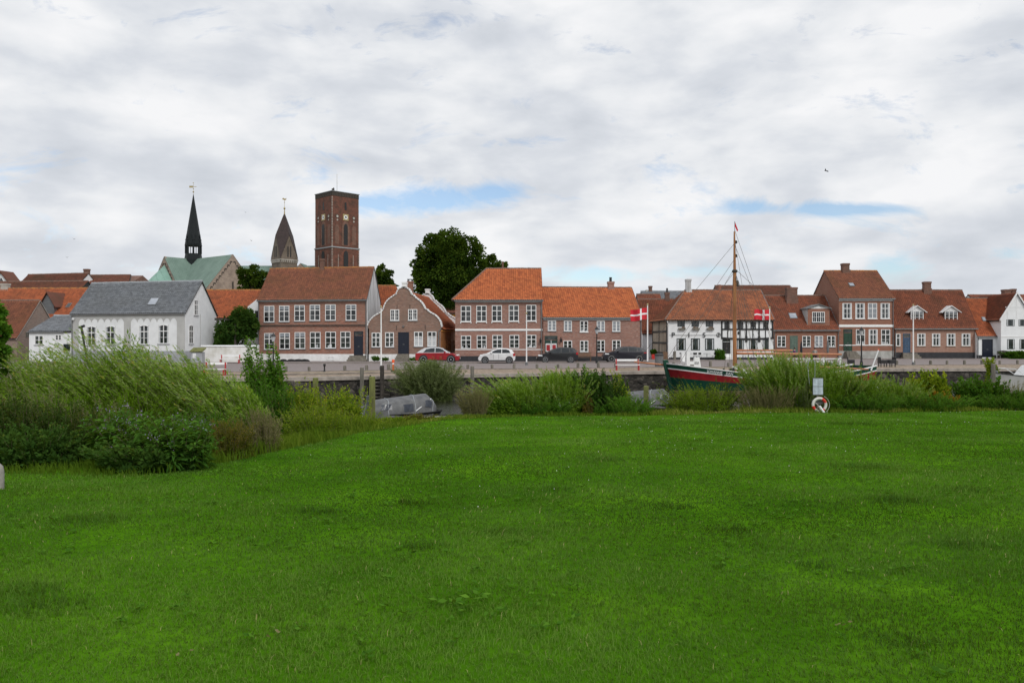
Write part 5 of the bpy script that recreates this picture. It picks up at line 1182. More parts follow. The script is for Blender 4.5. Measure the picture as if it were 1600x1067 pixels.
car('white_hatchback', 'small white hatchback parked before the hipped brick house', 776.3, 80.6, 3.8, 1.7,
    [(0.05, .3), (.0, .5), (.05, .95), (.15, 1.02), (2.75, 1.02), (3.3, .93), (3.62, .78), (3.78, .58), (3.8, .36), (3.7, .22), (.15, .22)],
    [(.08, .98), (.38, 1.38), (.75, 1.5), (1.3, 1.53), (1.9, 1.47), (2.2, 1.37), (2.98, .97)],
    [[(.5, 1.05), (.65, 1.33), (.95, 1.41), (1.35, 1.42), (1.35, 1.03)], [(1.43, 1.03), (1.43, 1.42), (1.85, 1.39), (2.15, 1.28), (2.6, 1.04)]], (.62, 3.08), .31, 'paint_white', -1, None, (3.6, .78, .35, .17), (.05, .86, .2, .28))
car('black_people_carrier', 'black people carrier parked between the white hatchback and the lamp post', 870.5, 82.6, 4.35, 1.8,
    [(0.03, .3), (.0, .5), (.04, .95), (.12, 1.06), (2.95, 1.03), (3.6, .93), (4.1, .76), (4.3, .58), (4.35, .36), (4.25, .2), (.15, .2)],
    [(.06, 1.02), (.35, 1.45), (.6, 1.56), (1.3, 1.62), (2.1, 1.57), (2.55, 1.42), (3.5, .98)],
    [[(.42, 1.1), (.55, 1.42), (.85, 1.5), (.85, 1.1)], [(.93, 1.1), (.93, 1.5), (1.75, 1.52), (1.75, 1.08)], [(1.84, 1.07), (1.84, 1.51), (2.15, 1.47), (2.55, 1.31), (3.0, 1.05)]], (.8, 3.45), .32, 'paint_black', -1, None, (4.15, .74, .4, .15), (.05, .95, .2, .24))
car('black_off_roader', 'large black off-roader with pale five spoke wheels parked next to the flagpole', 975.5, 84.0, 4.72, 1.9,
    [(0.03, .34), (.0, .6), (.05, 1.0), (.2, 1.14), (3.2, 1.13), (4.0, 1.06), (4.5, .93), (4.7, .7), (4.72, .42), (4.62, .26), (.15, .26)],
    [(.06, 1.08), (.5, 1.5), (.85, 1.6), (1.5, 1.67), (2.5, 1.66), (2.9, 1.55), (3.72, 1.1)],
    [[(.55, 1.2), (.8, 1.48), (1.05, 1.53), (1.05, 1.2)], [(1.13, 1.2), (1.13, 1.54), (2.0, 1.58), (2.0, 1.18)], [(2.08, 1.18), (2.08, 1.58), (2.5, 1.56), (2.85, 1.45), (3.28, 1.18)]], (.9, 3.85), .38, 'paint_navy', -1, None, (4.5, .88, .4, .12), (.06, 1.0, .35, .12))
# ---------------------------------------------------------------- street furniture
def lamp(px, pyb, pyt, label):
    Y = F*(CZ-ZS)/(pyb-HY); H_ = (pyb-pyt)/F*Y; t = thing('street_lamp', label, 'street lamp', (X_(px, Y), Y, ZS), 0, 'old fashioned lanterns along the street')
    MB().lathe((0, 0, 0), [(.14, 0), (.14, .3), (.09, .5), (.07, .9), (.05, H_-.85), (.09, H_-.75)], 10).build('post', 'black_iron', t, smooth=True)
    MB().tube((-.32, 0, H_-1.15), (.32, 0, H_-1.15), .025, .025, 6).build('crossbar', 'black_iron', t)
    l = MB().lathe((0, 0, H_-.75), [(.10, 0), (.21, .42), (.20, .43)], 8).build('lantern_glass', 'curtain', t); MB().lathe((0, 0, H_-.75), [(.26, .43), (.12, .62), (.05, .68), (.02, .78)], 8).build('lantern_cap', 'black_iron', l); return t
lamp(427, 574.5, 520, 'black street lamp standing before the long two storey brick house')
lamp(932.5, 567.5, 510, 'black street lamp standing between the two black cars')
lamp(1346, 571.5, 511, 'black street lamp standing before the tall red brick house')
def flagpole(px, pyb, pyt, label, r=.055, Y=None, lean=0):
    Y = Y or F*(CZ-ZS)/(pyb-HY); H_ = (pyb-pyt)/F*Y; t = thing('flagpole', label, 'flagpole', (X_(px, Y), Y, CZ+(HY-pyb)/F*Y), 0, 'white flagpoles along the quay')
    MB().tube((0, 0, 0), (lean, 0, H_), r*1.25, r*.8, 10).build('pole', 'white_paint', t, smooth=True); MB().lathe((lean, 0, H_), [(.02, 0), (.09, .05), (.09, .12), (.02, .18)], 8).build('finial', 'gold', t)
    MB().lathe((0, 0, 0), [(.13, 0), (.13, .25), (.09, .3)], 10).build('foot', 'zinc', t); return t
flagpole(595.5, 578, 481, 'bare white flagpole before the Dutch gable house'); flagpole(822.7, 570.5, 491, 'bare white flagpole before the hipped brick house')
flagpole(1011.8, 569, 477, 'white flagpole flying a Danish flag beside the large black car', .065); flagpole(1202.5, 572, 482, 'white flagpole flying a Danish flag right of the ship mast'); flagpole(1427, 570.5, 478, 'bare white flagpole before the two dormer house')
def flag(label, px0, py0, px1, py1, Y, droop, seed):
    """hoist at px1, fly to the left"""
    t = None; x1 = X_(px1, Y); x0 = X_(px0, Y); zt = zp(py0, Y); zb = zp(py1, Y); nu, nv = 37, 28; Lf = x1-x0; Hf = zt-zb
    co = []; q = []; mi = []
    for j in range(nv+1):
        for i in range(nu+1):
            u = i/nu; v = j/nv
            x = -u*Lf; y = .22*math.sin(u*9+seed+v*1.2)*u**.6; z = -v*Hf*.94-droop*u**1.3*.6+.06*math.sin(u*8+seed)*u
            co.append((x, y, z))
    for j in range(nv):
        for i in range(nu):
            a = j*(nu+1)+i; q.append((a, a+1, a+nu+2, a+nu+1)); u = (i+.5)/nu; v = (j+.5)/nv
            mi.append(1 if (12/37 < u < 16/37 or 12/28 < v < 16/28) else 0)
    mb = MB(); mb.v = co; mb.f = q; mb.m = mi; o = mb.build('flag', ['flag_red', 'flag_white'], None, smooth=False, normals=False)
    o.location = (x1, Y, zt); tag(o, label, 'flag', 'Danish flags'); 
    o.data.polygons.foreach_set('use_smooth', [True]*len(q)); return o
Yf = F*(CZ-ZS)/(569-HY); flag('Danish flag with white cross streaming left above the large black car', 985, 481, 1011, 500, Yf, .42, 0)
Yf = F*(CZ-ZS)/(572-HY); flag('Danish flag with white cross in front of the half timbered cafe wall', 1177.5, 484, 1202, 501, Yf, -.05, 2)
def bench(px, pyb, label, L, Y=None, back=True, rz=0):
    Y = F*(CZ-ZS)/(pyb-HY); t = thing('bench', label, 'bench', (X_(px, Y), Y, ZS), rz, 'red and white benches')
    m = MB(); m.box(-L/2, L/2, -.25, .12, .40, .45); m.build('seat', 'white_paint', t); m = MB(); m.box(-L/2, L/2, .20, .24, .72, .88); m.build('backrest', 'white_paint', t)
    for s_ in (-1, 1):
        m = MB(); x = s_*(L/2-.08); m.box(x-.04, x+.04, -.25, -.17, 0, .40); m.box(x-.04, x+.04, .12, .2, 0, .88); m.box(x-.04, x+.04, -.17, .12, .3, .38); m.build('leg', 'red_paint', t)
    return t
bench(336, 586.5, 'white and red bench at the quay edge behind the willow tips', 1.45); bench(359.5, 567.8, 'white and red bench against the stained garden wall', 2.0); bench(980.5, 578.5, 'white and red bench at the quay edge left of the ship bow', 1.9)
t = thing('wooden_bench', 'weathered brown bench against the wall between the two black cars', 'bench', (X_(912, 86.8), 86.8, ZS)); L = 1.7
m = MB(); m.box(-L/2, L/2, -.3, .15, .42, .46); m.build('seat', 'wood_brown', t); m = MB(); [m.box(-L/2, L/2, .16, .2, z, z+.1) for z in (.55, .7, .85)]; m.build('backrest', 'wood_brown', t)
for s_ in (-1, 1): MB().box(s_*(L/2-.1)-.04, s_*(L/2-.1)+.04, -.3, .2, 0, .42).build('leg', 'wood_brown', t)
t = thing('dark_bench', 'dark slatted bench against the white house near the right edge', 'bench', (X_(1569.5, 98.6), 98.6, ZS)); L = 1.7
m = MB(); m.box(-L/2, L/2, -.3, .15, .42, .46); m.build('seat', 'wood_dark', t); m = MB(); [m.box(-L/2, L/2, .16, .2, z, z+.1) for z in (.55, .7, .85)]; m.prism([(-L/2+.1, .95), (L/2-.1, .95), (0, 1.05)], .16, .2); m.build('backrest', 'wood_dark', t)
for s_ in (-1, 1): MB().box(s_*(L/2-.1)-.04, s_*(L/2-.1)+.04, -.3, .2, 0, .42).build('leg', 'wood_dark', t)
# marker post
Y = F*(CZ-ZS)/(580-HY); t = thing('marker_post', 'orange plastic traffic marker post with white band on the quay', 'marker post', (X_(614.3, Y), Y, ZS))
MB().lathe((0, 0, 0), [(.19, 0), (.19, .05), (.12, .08)], 12).build('foot', 'rubber', t); MB().lathe((0, 0, .08), [(.07, 0), (.07, .45)], 12).build('stem', 'cone_orange', t)
MB().lathe((0, 0, .53), [(.073, 0), (.073, .12)], 12).build('band', 'white_paint', t); MB().lathe((0, 0, .65), [(.10, 0), (.10, .22), (.09, .25)], 12).build('head', 'cone_orange', t)
# bollards along the street edge
LM = [(447, 'in line with the lamp post'), (483, 'below the third ground floor window of the long brick house'), (539, 'below the small cellar window of the long brick house'), (573, 'left of the bare flagpole, below the front steps'), (607, 'just left of the orange marker post'), (640, 'half hidden by the round olive bush below the red car rear'),
      (672, 'behind the round olive bush, below the red car'), (703, 'below the front wheel of the red car'), (731, 'between the red car and the white hatchback'), (769, 'below the middle of the white hatchback'), (803, 'right of the white hatchback rear'), (839, 'below the nose of the black people carrier'), (872, 'below the middle of the black people carrier'), (903, 'below the tail of the black people carrier'), (935, 'in line with the lamp post between the black cars'), (962, 'beside the red and white bench near the ship'),
      (1053, 'just right of the ship bow'), (1081, 'behind the white bitts of the ship'), (1110, 'behind the rail of the ship, left of the mast'), (1138, 'just left of the ship mast'), (1164, 'just right of the ship mast'), (1230, 'behind the tall willow, left of the white railing'), (1401, 'right of the black cafe chairs, below the blue door'), (1428, 'at the foot of the bare flagpole before the dormered house'), (1454, 'below the first cross window of the two dormer house'), (1479.5, 'below the second cross window of the two dormer house'), (1507, 'below the right hand window of the two dormer house'), (1534, 'below the navy double door of the white house'), (1562, 'below the dark bench by the white house'), (1590, 'beside the mooring post at the right edge')]
bp = None
for px, lb in LM:
    a = (px-800)/F; Y = 60.0
    for _ in range(30): Y = float(poly(a*Y, INNER))+.15
    if bp is None:
        bp = MB().lathe((0, 0, -.1), [(.12, 0), (.125, .45), (.11, .52), (.03, .55)], 10).build('bollard', 'wood_grey', None); o = bp
    else: o = bp.copy(); COL.objects.link(o)
    o.location = (a*Y, Y, ZS); k = random.uniform(.85, 1.1); o.scale = (k, k, k*random.uniform(.9, 1.1)); o.rotation_euler = (random.uniform(-.05, .05), random.uniform(-.06, .06), random.random()*6)
    tag(o, 'short weathered wooden bollard '+lb, 'bollard', 'short wooden bollards along the street edge')
o = MB().lathe((0, 0, 0), [(.1, 0), (.06, .1), (.05, .35), (.11, .5), (.08, .6)], 10).build('mooring_bollard', 'black_iron', None); Y = 60; o.location = (X_(507, 59.2), 59.2, ZS); tag(o, 'small black iron mooring bollard left of the ladder on the quay', 'bollard')
# posts in the water
def pile(px, pyt, Y, r, mat, label, zb=-3.0, sq=False):
    zt = zp(pyt, Y); mb = MB(); 
    if sq: mb.box(-r, r, -r, r, zb, zt)
    else: mb.lathe((0, 0, 0), [(r, zb), (r*.97, zt-.03), (r*.8, zt)], 10)
    o = mb.build('mooring_post', mat, None); o.location = (X_(px, Y), Y, 0); tag(o, label, 'mooring post', 'mooring posts'); return o
pile(565.5, 574, 50.5, .13, 'wood_grey', 'grey mooring post standing against the quay left of the ladder'); pile(597, 571, 51, .14, 'wood_dark', 'dark mooring post at the right side of the quay ladder')
pile(581.5, 588, 37, .15, 'wood_green', 'green mossy mooring post beside the canvas covered boat'); pile(738, 572, 49.5, .12, 'wood_grey', 'thin grey mooring post right of the round olive bush')
pile(493, 590, 45, .16, 'wood_green', 'green mooring post above the yellow green bushes'); pile(1009.5, 603, 38.5, .13, 'wood_green', 'short mossy post before the half hidden covered boat'); pile(1552, 568, 58, .15, 'wood_grey', 'weathered mooring post at the bow of the white motor boat')
pile(576, 618, 37.6, .12, 'zinc', 'short grey metal pipe beside the green mossy post')
t = thing('quay_ladder', 'wooden ladder steps let into the dark quay wall', 'ladder', (X_(589.5, 51.6), 51.4, ZS), 0)
for s_ in (-1, 1): MB().box(s_*.42-.05, s_*.42+.05, -.06, .02, -1.6, .1).build('rail', 'wood_dark', t)
for i in range(6): MB().box(-.4, .4, -.12, .02, -.12-i*.24-.04, -.12-i*.24+.02).build('rung', 'wood_grey', t)
# cafe furniture
def chair(px, Y, label, rz, mat='black_metal', name='cafe_chair', sc=1.0):
    t = thing(name, label, 'chair', (X_(px, Y), Y, ZS), rz, 'cafe chairs'); t.scale = (sc,)*3
    MB().lathe((0, 0, .43), [(.2, 0), (.21, .03)], 10).build('seat', mat, t)
    m = MB(); pts = [(.22*math.cos(a), .22*math.sin(a)) for a in np.linspace(R(20), R(160), 7)]
    for p, q in zip(pts[:-1], pts[1:]): m.add([(p[0], p[1], .6), (q[0], q[1], .6), (q[0]*1.1, q[1]*1.1, .85), (p[0]*1.1, p[1]*1.1, .85), (p[0]*.9, p[1]*.9, .6), (q[0]*.9, q[1]*.9, .6), (q[0], q[1], .85), (p[0], p[1], .85)], [(0, 1, 2, 3), (7, 6, 5, 4), (0, 4, 5, 1), (3, 2, 6, 7)])
    m.build('backrest', mat, t)
    for x, y in ((-.16, -.16), (.16, -.16), (-.16, .16), (.16, .16)): MB().tube((x, y, .44), (x*1.25, y*1.25, 0), .016, .016, 6).build('leg', mat, t)
    return t
def ctable(px, Y, label, w_=.7, mat='zinc'):
    t = thing('cafe_table', label, 'table', (X_(px, Y), Y, ZS), 0, 'cafe tables'); MB().lathe((0, 0, .71), [(w_/2, 0), (w_/2, .03)], 16).build('tabletop', mat, t); MB().tube((0, 0, .03), (0, 0, .71), .03, .03, 8).build('column', 'black_metal', t); MB().lathe((0, 0, 0), [(.24, 0), (.22, .03)], 12).build('foot', 'black_metal', t)
for px, rz, lb in ((1065, 1.2, 'black cafe chair below the first cafe window'), (1086, 3.0, 'black cafe chair between the two cafe tables'), (1092.5, -1.0, 'black cafe chair half turned, left of the second cafe table'), (1115.5, -1.5, 'black cafe chair right of the second cafe table')): chair(px, 93.7, lb, rz)
ctable(1077, 93.7, 'grey round cafe table below the first two cafe windows', .85); ctable(1104.5, 93.7, 'grey round cafe table below the third cafe window', .85)
for px, lb in ((1163, 'black chair right of the mast under the boom'), (1176, 'black chair under the boom below the half timbered wall')): chair(px, 93.0, lb, 3.1)
ctable(1170, 93.2, 'dark cafe table right of the mast', 1.0, 'black_metal')
t = thing('menu_stand', 'grey narrow menu stand with pennant at the left corner of the cafe', 'menu stand', (X_(1054, 93.5), 93.5, ZS)); MB().box(-.16, .16, -.1, .1, 0, 1.0).build('body', 'wood_grey', t, bevel=.02); MB().tube((0, 0, 1.0), (.05, 0, 1.5), .03, .02, 6).build('stem', 'black_iron', t)
t = thing('notice_post', 'dark grey rubbish bin on the quay just left of the ship bow', 'bin', (X_(1031.5, 68), 68.5, ZS)); MB().lathe((0, 0, 0), [(.36, 0), (.38, 1.0)], 14).build('drum', 'zinc', t, smooth=True); MB().lathe((0, 0, 1.0), [(.40, 0), (.40, .12), (.2, .18)], 14).build('lid', 'black_metal', t)
t.name = 'rubbish_bin'
t = thing('signboard', 'small brown wooden folding board at the corner of the cafe', 'board', (X_(1038.5, 94), 93.6, ZS)); MB().prism([(-.3, 0), (.3, 0), (.25, .95), (-.25, .95)], -.05, -.02).build('panel', 'wood_brown', t); MB().prism([(-.3, 0), (.3, 0), (.25, .9), (-.25, .9)], .2, .23).build('panel', 'wood_brown', t)
t = thing('plant_tub', 'red square tub with dark plant beside the boarded cafe side', 'planter', (X_(1022, 97), 97, ZS)); MB().prism([(-.28, 0), (.28, 0), (.33, .6), (-.33, .6)], -.3, .3).build('tub', 'red_planter', t)
for px, sx_, lb, cl in ((1379, 1.5, 'black wicker armchair left of a pair by the quay kerb', 0), (1392, -1.5, 'black wicker armchair right of a pair by the quay kerb', 0), (1330, 1.2, 'black wicker armchair behind the white railing', 0)):
    Y = 69.5; t = thing('wicker_armchair', lb, 'armchair', (X_(px, Y), Y, ZS), sx_, 'black wicker armchairs'); MB().box(-.28, .28, -.28, .25, .3, .42).build('seat', 'black_metal', t, bevel=.02); MB().box(-.3, .3, .25, .33, .3, .88).build('backrest', 'black_metal', t, bevel=.02)
    for s_ in (-1, 1): MB().box(s_*.32-.04, s_*.32+.04, -.28, .3, .3, .64).build('armrest', 'black_metal', t, bevel=.02)
    for x in (-.26, .26):
        for y in (-.24, .24): MB().box(x-.03, x+.03, y-.03, y+.03, 0, .3).build('leg', 'black_metal', t)
def parasol(px, Y, label, H_, mat):
    t = thing('closed_parasol', label, 'parasol', (X_(px, Y), Y, ZS), 0, 'closed parasols'); MB().tube((0, 0, 0), (0, 0, H_), .03, .03, 8).build('pole', 'wood_grey', t); MB().lathe((0, 0, H_*.32), [(.10, 0), (.15, H_*.1), (.13, H_*.4), (.10, H_*.55), (.03, H_*.68)], 10).build('canopy', mat, t, smooth=True); MB().lathe((0, 0, 0), [(.3, 0), (.3, .08)], 12).build('foot', 'rubber', t)
parasol(1252, 96, 'closed black parasol in front of the low brick house', 2.2, 'cloth_dark'); parasol(1293.5, 96, 'closed grey parasol in front of the right window of the low brick house', 2.4, 'zinc')
# stacked tyres like dark lids along the plinth
for i, px in enumerate((443, 455, 466, 476)):
    o = MB().lathe((0, 0, 0), [(.42, 0), (.45, .08), (.3, .22), (.05, .27)], 14).build('dark_sack', 'canvas_blue' if i < 0 else 'rubber', None); o.location = (X_(px, 86.6), 86.6, ZS); o.scale = (1+.1*i, .7, 1); tag(o, ('leftmost', 'second from the left', 'third from the left', 'rightmost')[i]+' of the low dark bundles lying along the white plinth', 'bundle', 'dark bundles along the plinth')
# davit crane
Yd_ = 62; p0 = P(137.5, Yd_, 560); p1 = P(127, Yd_, 511); t = thing('davit', 'dark leaning loading davit before the white house', 'crane', (p0.x, Yd_, ZS)); k = Vector((p0.x, Yd_, ZS))
MB().tube(P(137.8, Yd_, 572)-k, p1-k, .07, .09, 10).build('arm', 'black_iron', t, smooth=True); MB().tube(p1-k+Vector((-.18, 0, -.05)), p1-k+Vector((.25, 0, .1)), .09, .11, 10).build('head', 'black_iron', t)
MB().path([P(129, Yd_, 514)-k, P(133.5, Yd_, 530)-k, P(137.4, Yd_, 545)-k], .02, 5).build('rope', 'rope', t)
# ---------------------------------------------------------------- the ship
SO = P(1048.5, 56, 616); SO.z = ZW; sh = thing('wooden_sailing_ship', 'wooden sailing ship with green and red hull and tall varnished mast at the quay', 'ship', SO, math.atan2(.2, .98)); SL = 15.5
bh = lambda t: 2.15*max(0, (math.sin(math.pi*min(1, t*1.02+.0)**.62)))**.62 if t < .62 else 2.15*(1-.35*((t-.62)/.38)**2)
def sheer(t): return 2.15-1.15*min(1, t/.5)+.18*min(1, t/.5)**2+ (0 if t < .5 else .75*((t-.5)/.5)**2)
NT = 40; rowsZ = [1.0, .82, .74, .36, .10, .02, -.35]     # fraction of the sheer height
bf = [1.0, .985, .98, .93, .85, .80, .45]
def hull_pt(t, k, sgn):
    s = sheer(t); z = s*rowsZ[k] if rowsZ[k] > 0 else -.5
    if k == 4: z = .28
    if k == 5: z = .0
    if k == 3: z = s*.50 if t > .35 else s*(.50+.06*(1-t/.35))
    if k == 1: z = s-.28
    if k == 2: z = s-.36
    rake = .42*(z/2.2)
    x = t*SL-rake*(1-t)+.35*(1-(z+.5)/2.7)*(1-t)
    return Vector((x, sgn*(bh(t)*bf[k]*(1 if t > .001 else 0)+.05), z))
mb = MB(); mats = ['hull_green', 'white_paint', 'hull_red', 'hull_green', 'hull_water', 'hull_water']
for sgn in (-1, 1):
    v = [hull_pt((i/NT), k, sgn) for i in range(NT+1) for k in range(7)]
    for k in range(6):
        mb.mat = k; mb.add([q for q in v], [(i*7+k, (i+1)*7+k, (i+1)*7+k+1, i*7+k+1) for i in range(NT)])
mb.mat = 0; mb.add([hull_pt(1, k, s_) for k in range(7) for s_ in (-1, 1)], [(0, 1, 3, 2), (2, 3, 5, 4), (4, 5, 7, 6), (6, 7, 9, 8), (8, 9, 11, 10)])
o = mb.build('hull', mats, sh, smooth=True)
mb = MB(); zd_ = .42
for i in range(NT):
    a, b = i/NT, (i+1)/NT; mb.add([(hull_pt(a, 0, -1).x, -bh(a)*.95, sheer(a)-zd_), (hull_pt(b, 0, -1).x, -bh(b)*.95, sheer(b)-zd_), (hull_pt(b, 0, 1).x, bh(b)*.95, sheer(b)-zd_), (hull_pt(a, 0, 1).x, bh(a)*.95, sheer(a)-zd_)], [(0, 1, 2, 3)])
mb.build('deck', 'deck_wood', sh)
mb = MB()
for sgn in (-1, 1):
    for i in range(NT):
        a, b = i/NT, (i+1)/NT; p = hull_pt(a, 0, sgn); q = hull_pt(b, 0, sgn); w_ = Vector((0, sgn*.07, 0)); u_ = Vector((0, 0, .06)); mb.add([p+w_, q+w_, q-w_*1.6, p-w_*1.6, p+w_+u_, q+w_+u_, q-w_*1.6+u_, p-w_*1.6+u_], [(3, 2, 1, 0), (4, 5, 6, 7), (0, 1, 5, 4), (2, 3, 7, 6)])
mb.build('cap_rail', 'white_paint', sh)
st = MB(); st.prism([(-.62, 2.42), (-.30, 2.46), (-.18, 2.2), (.42, -.5), (.1, -.5), (-.55, 2.0)], -.1, .1); st.build('stem', 'hull_green', sh, bevel=.02)
# name on the bow
class SF:      # flat frame along the near side of the bow
    pass
def side_text(s, t0, name, size):
    p = hull_pt(t0, 0, -1); q = hull_pt(t0+.07, 0, -1); ex_ = (q-p); dzdx = math.atan2(ex_.z, Vector((ex_.x, ex_.y)).length); ex_.z = 0; ex_.normalize(); n = Vector((ex_.y, -ex_.x, 0)); sl = -dzdx
    fr = type('f', (), {})(); fr.T = lambda u, w_, z: p+ex_*u+n*(.05+w_*0.3)+Vector((0, 0, z))
    return text(s, name, fr, 0, -.17, size, 'offwhite_paint', sh, .01, .1, 'LEFT', dzdx)
side_text('JOHANNE', .135, 'name_lettering', .24); side_text('DAN', .215, 'name_lettering', .24)
sp_ = hull_pt(.207, 0, -1); MB().lathe((sp_.x, sp_.y-.02, sp_.z-.25), [(.02, -.08), (.08, 0), (.02, .08)], 8).build('hawse', 'black_iron', sh)
def SP(px, py, Yoff=0):    # picture point in the plane of the mast -> ship coordinates
    M = Matrix.Rotation(-sh.rotation_euler.z, 3, 'Z'); n = Vector((-math.sin(sh.rotation_euler.z), math.cos(sh.rotation_euler.z), 0)); c0 = Vector((0, 0, CZ)); d = Vector(((px-800)/F, 1, (HY-py)/F)); t = n.dot(SO+n*Yoff-c0)/n.dot(d); return M @ (c0+d*t-SO)
mt = SP(1147.5, 362); mbm = SP(1148, 600); mh = SP(1147.6, 424)
m = MB(); m.tube((mbm.x, 0, .2), (mbm.x+.0, 0, mh.z), .155, .125, 12); m.tube((mbm.x, 0, mh.z-.9), (mt.x, 0, mt.z), .12, .055, 10); m.build('mast', 'mast_wood', sh, smooth=True); MX = mbm.x
m = MB(); m.lathe((MX, 0, mh.z-.1), [(.15, 0), (.2, .05), (.2, .15), (.13, .22)], 10); m.lathe((MX+.1, 0, mh.z+1.0), [(.02, 0), (.1, .05), (.1, .2), (.02, .25)], 8); m.lathe((MX+.1, 0, mh.z+2.0), [(.02, 0), (.1, .05), (.1, .2), (.02, .25)], 8); m.lathe((MX+.22, 0, mh.z-1.1), [(.02, 0), (.11, .05), (.09, .4), (.02, .45)], 8); m.build('mast_fittings', 'wood_dark', sh)
m = MB(); m.lathe((MX, 0, SP(1148, 577).z), [(.19, 0), (.19, .25)], 12); m.lathe((MX, 0, SP(1148, 590).z), [(.19, 0), (.19, .2)], 12); m.build('mast_band', 'white_paint', sh)
m = MB(); m.tube((MX, 0, mt.z), (MX, 0, mt.z+.75), .02, .015, 6); o = m.build('vane_staff', 'black_iron', sh)
m = MB(); m.add([(MX, 0, mt.z+.75), (MX, 0, mt.z+.4), (MX+.22, .05, mt.z+.0), (MX+.3, .05, mt.z+.12)], [(0, 1, 2, 3)]); m.build('vane', 'flag_red', o)
bs0 = SP(1046, 571.5); bs1 = SP(993, 565.5); m = MB(); m.tube((1.6, .25, bs0.z-.15), (bs1.x, .25, bs1.z), .10, .05, 10); m.build('bowsprit', 'spar_wood', sh, smooth=True)
b0 = SP(1149, 547.5); b1 = SP(1245, 547.5); m = MB(); m.tube((MX+.1, .1, b0.z), (b1.x, .6, b1.z), .075, .06, 8); m.build('gaff', 'spar_wood', sh, smooth=True)
b0 = SP(1149, 552); b1 = SP(1311, 553.5); m = MB(); m.tube((MX+.1, -.1, b0.z), (b1.x, -.3, b1.z), .095, .075, 8); m.build('boom', 'spar_wood', sh, smooth=True)
m = MB(); zt2 = SP(1147, 380).z; bx = bs1.x+.15
for a, b in (((MX, 0, zt2), (bx, .25, bs1.z)), ((MX, 0, mh.z+.9), (-.4, 0, 2.4)), ((MX, 0, mh.z), (-.2, 0, 2.35)), ((MX, 0, mh.z+.3), (.4, -.6, 2.2)), ((MX, 0, zt2-.1), (SP(1240, 575).x, 1.2, 1.2)), ((MX, 0, mh.z+3), (SP(1205, 575).x, -1.9, 1.2)), ((MX, 0, mh.z+.2), (SP(1290, 553).x, -.3, b1.z))): m.tube(a, b, .013, .013, 5)
for sgn in (-1, 1):
    for dx_ in (-.2, .35, .9, 1.5): m.tube((MX, 0, mh.z), (MX+dx_+.4, sgn*2.1, 1.3), .013, .013, 5)
    m.tube((MX, 0, mt.z-.6), (MX+.6, sgn*2.1, 1.3), .012, .012, 5)
m.build('rigging', 'rope', sh)
for sgn in (-1, 1):
    for dx_ in (.2, .75, 1.3, 1.9): m = MB(); m.lathe((MX+dx_, sgn*2.12, 1.15), [(.03, 0), (.09, .08), (.09, .2), (.03, .3), (.08, .36), (.08, .5), (.02, .56)], 8); m.build('deadeye', 'black_iron', sh)
m = MB(); m.box(.95, 1.2, -.55, -.3, 1.3, 3.0); m.box(.95, 1.2, .3, .55, 1.3, 2.9); m.prism([(1.45, 1.5), (2.15, 1.4), (1.95, 2.6), (1.6, 2.6)], -.5, -.3); m.box(1.0, 1.9, -.5, .5, 2.1, 2.3); m.build('bow_bitts', 'white_paint', sh)
m = MB(); m.lathe((SP(1110.5, 575).x, -1.2, .8), [(.16, 0), (.16, .75), (.12, .85)], 10); m.lathe((SP(1130, 575).x, -1.3, .8), [(.08, 0), (.1, .95), (.08, 1.05)], 10); m.lathe((SP(1143, 575).x, -.3, .8), [(.09, 0), (.09, .95), (.07, 1.05)], 10); m.build('cleat_posts', 'black_iron', sh)
m = MB(); m.box(SP(1152, 575).x, SP(1156.5, 575).x, -.9, -.6, .7, 1.75); m.box(MX+3.0, MX+5.8, -1.1, 1.1, .6, 1.25); m.build('deck_house', 'white_paint', sh)
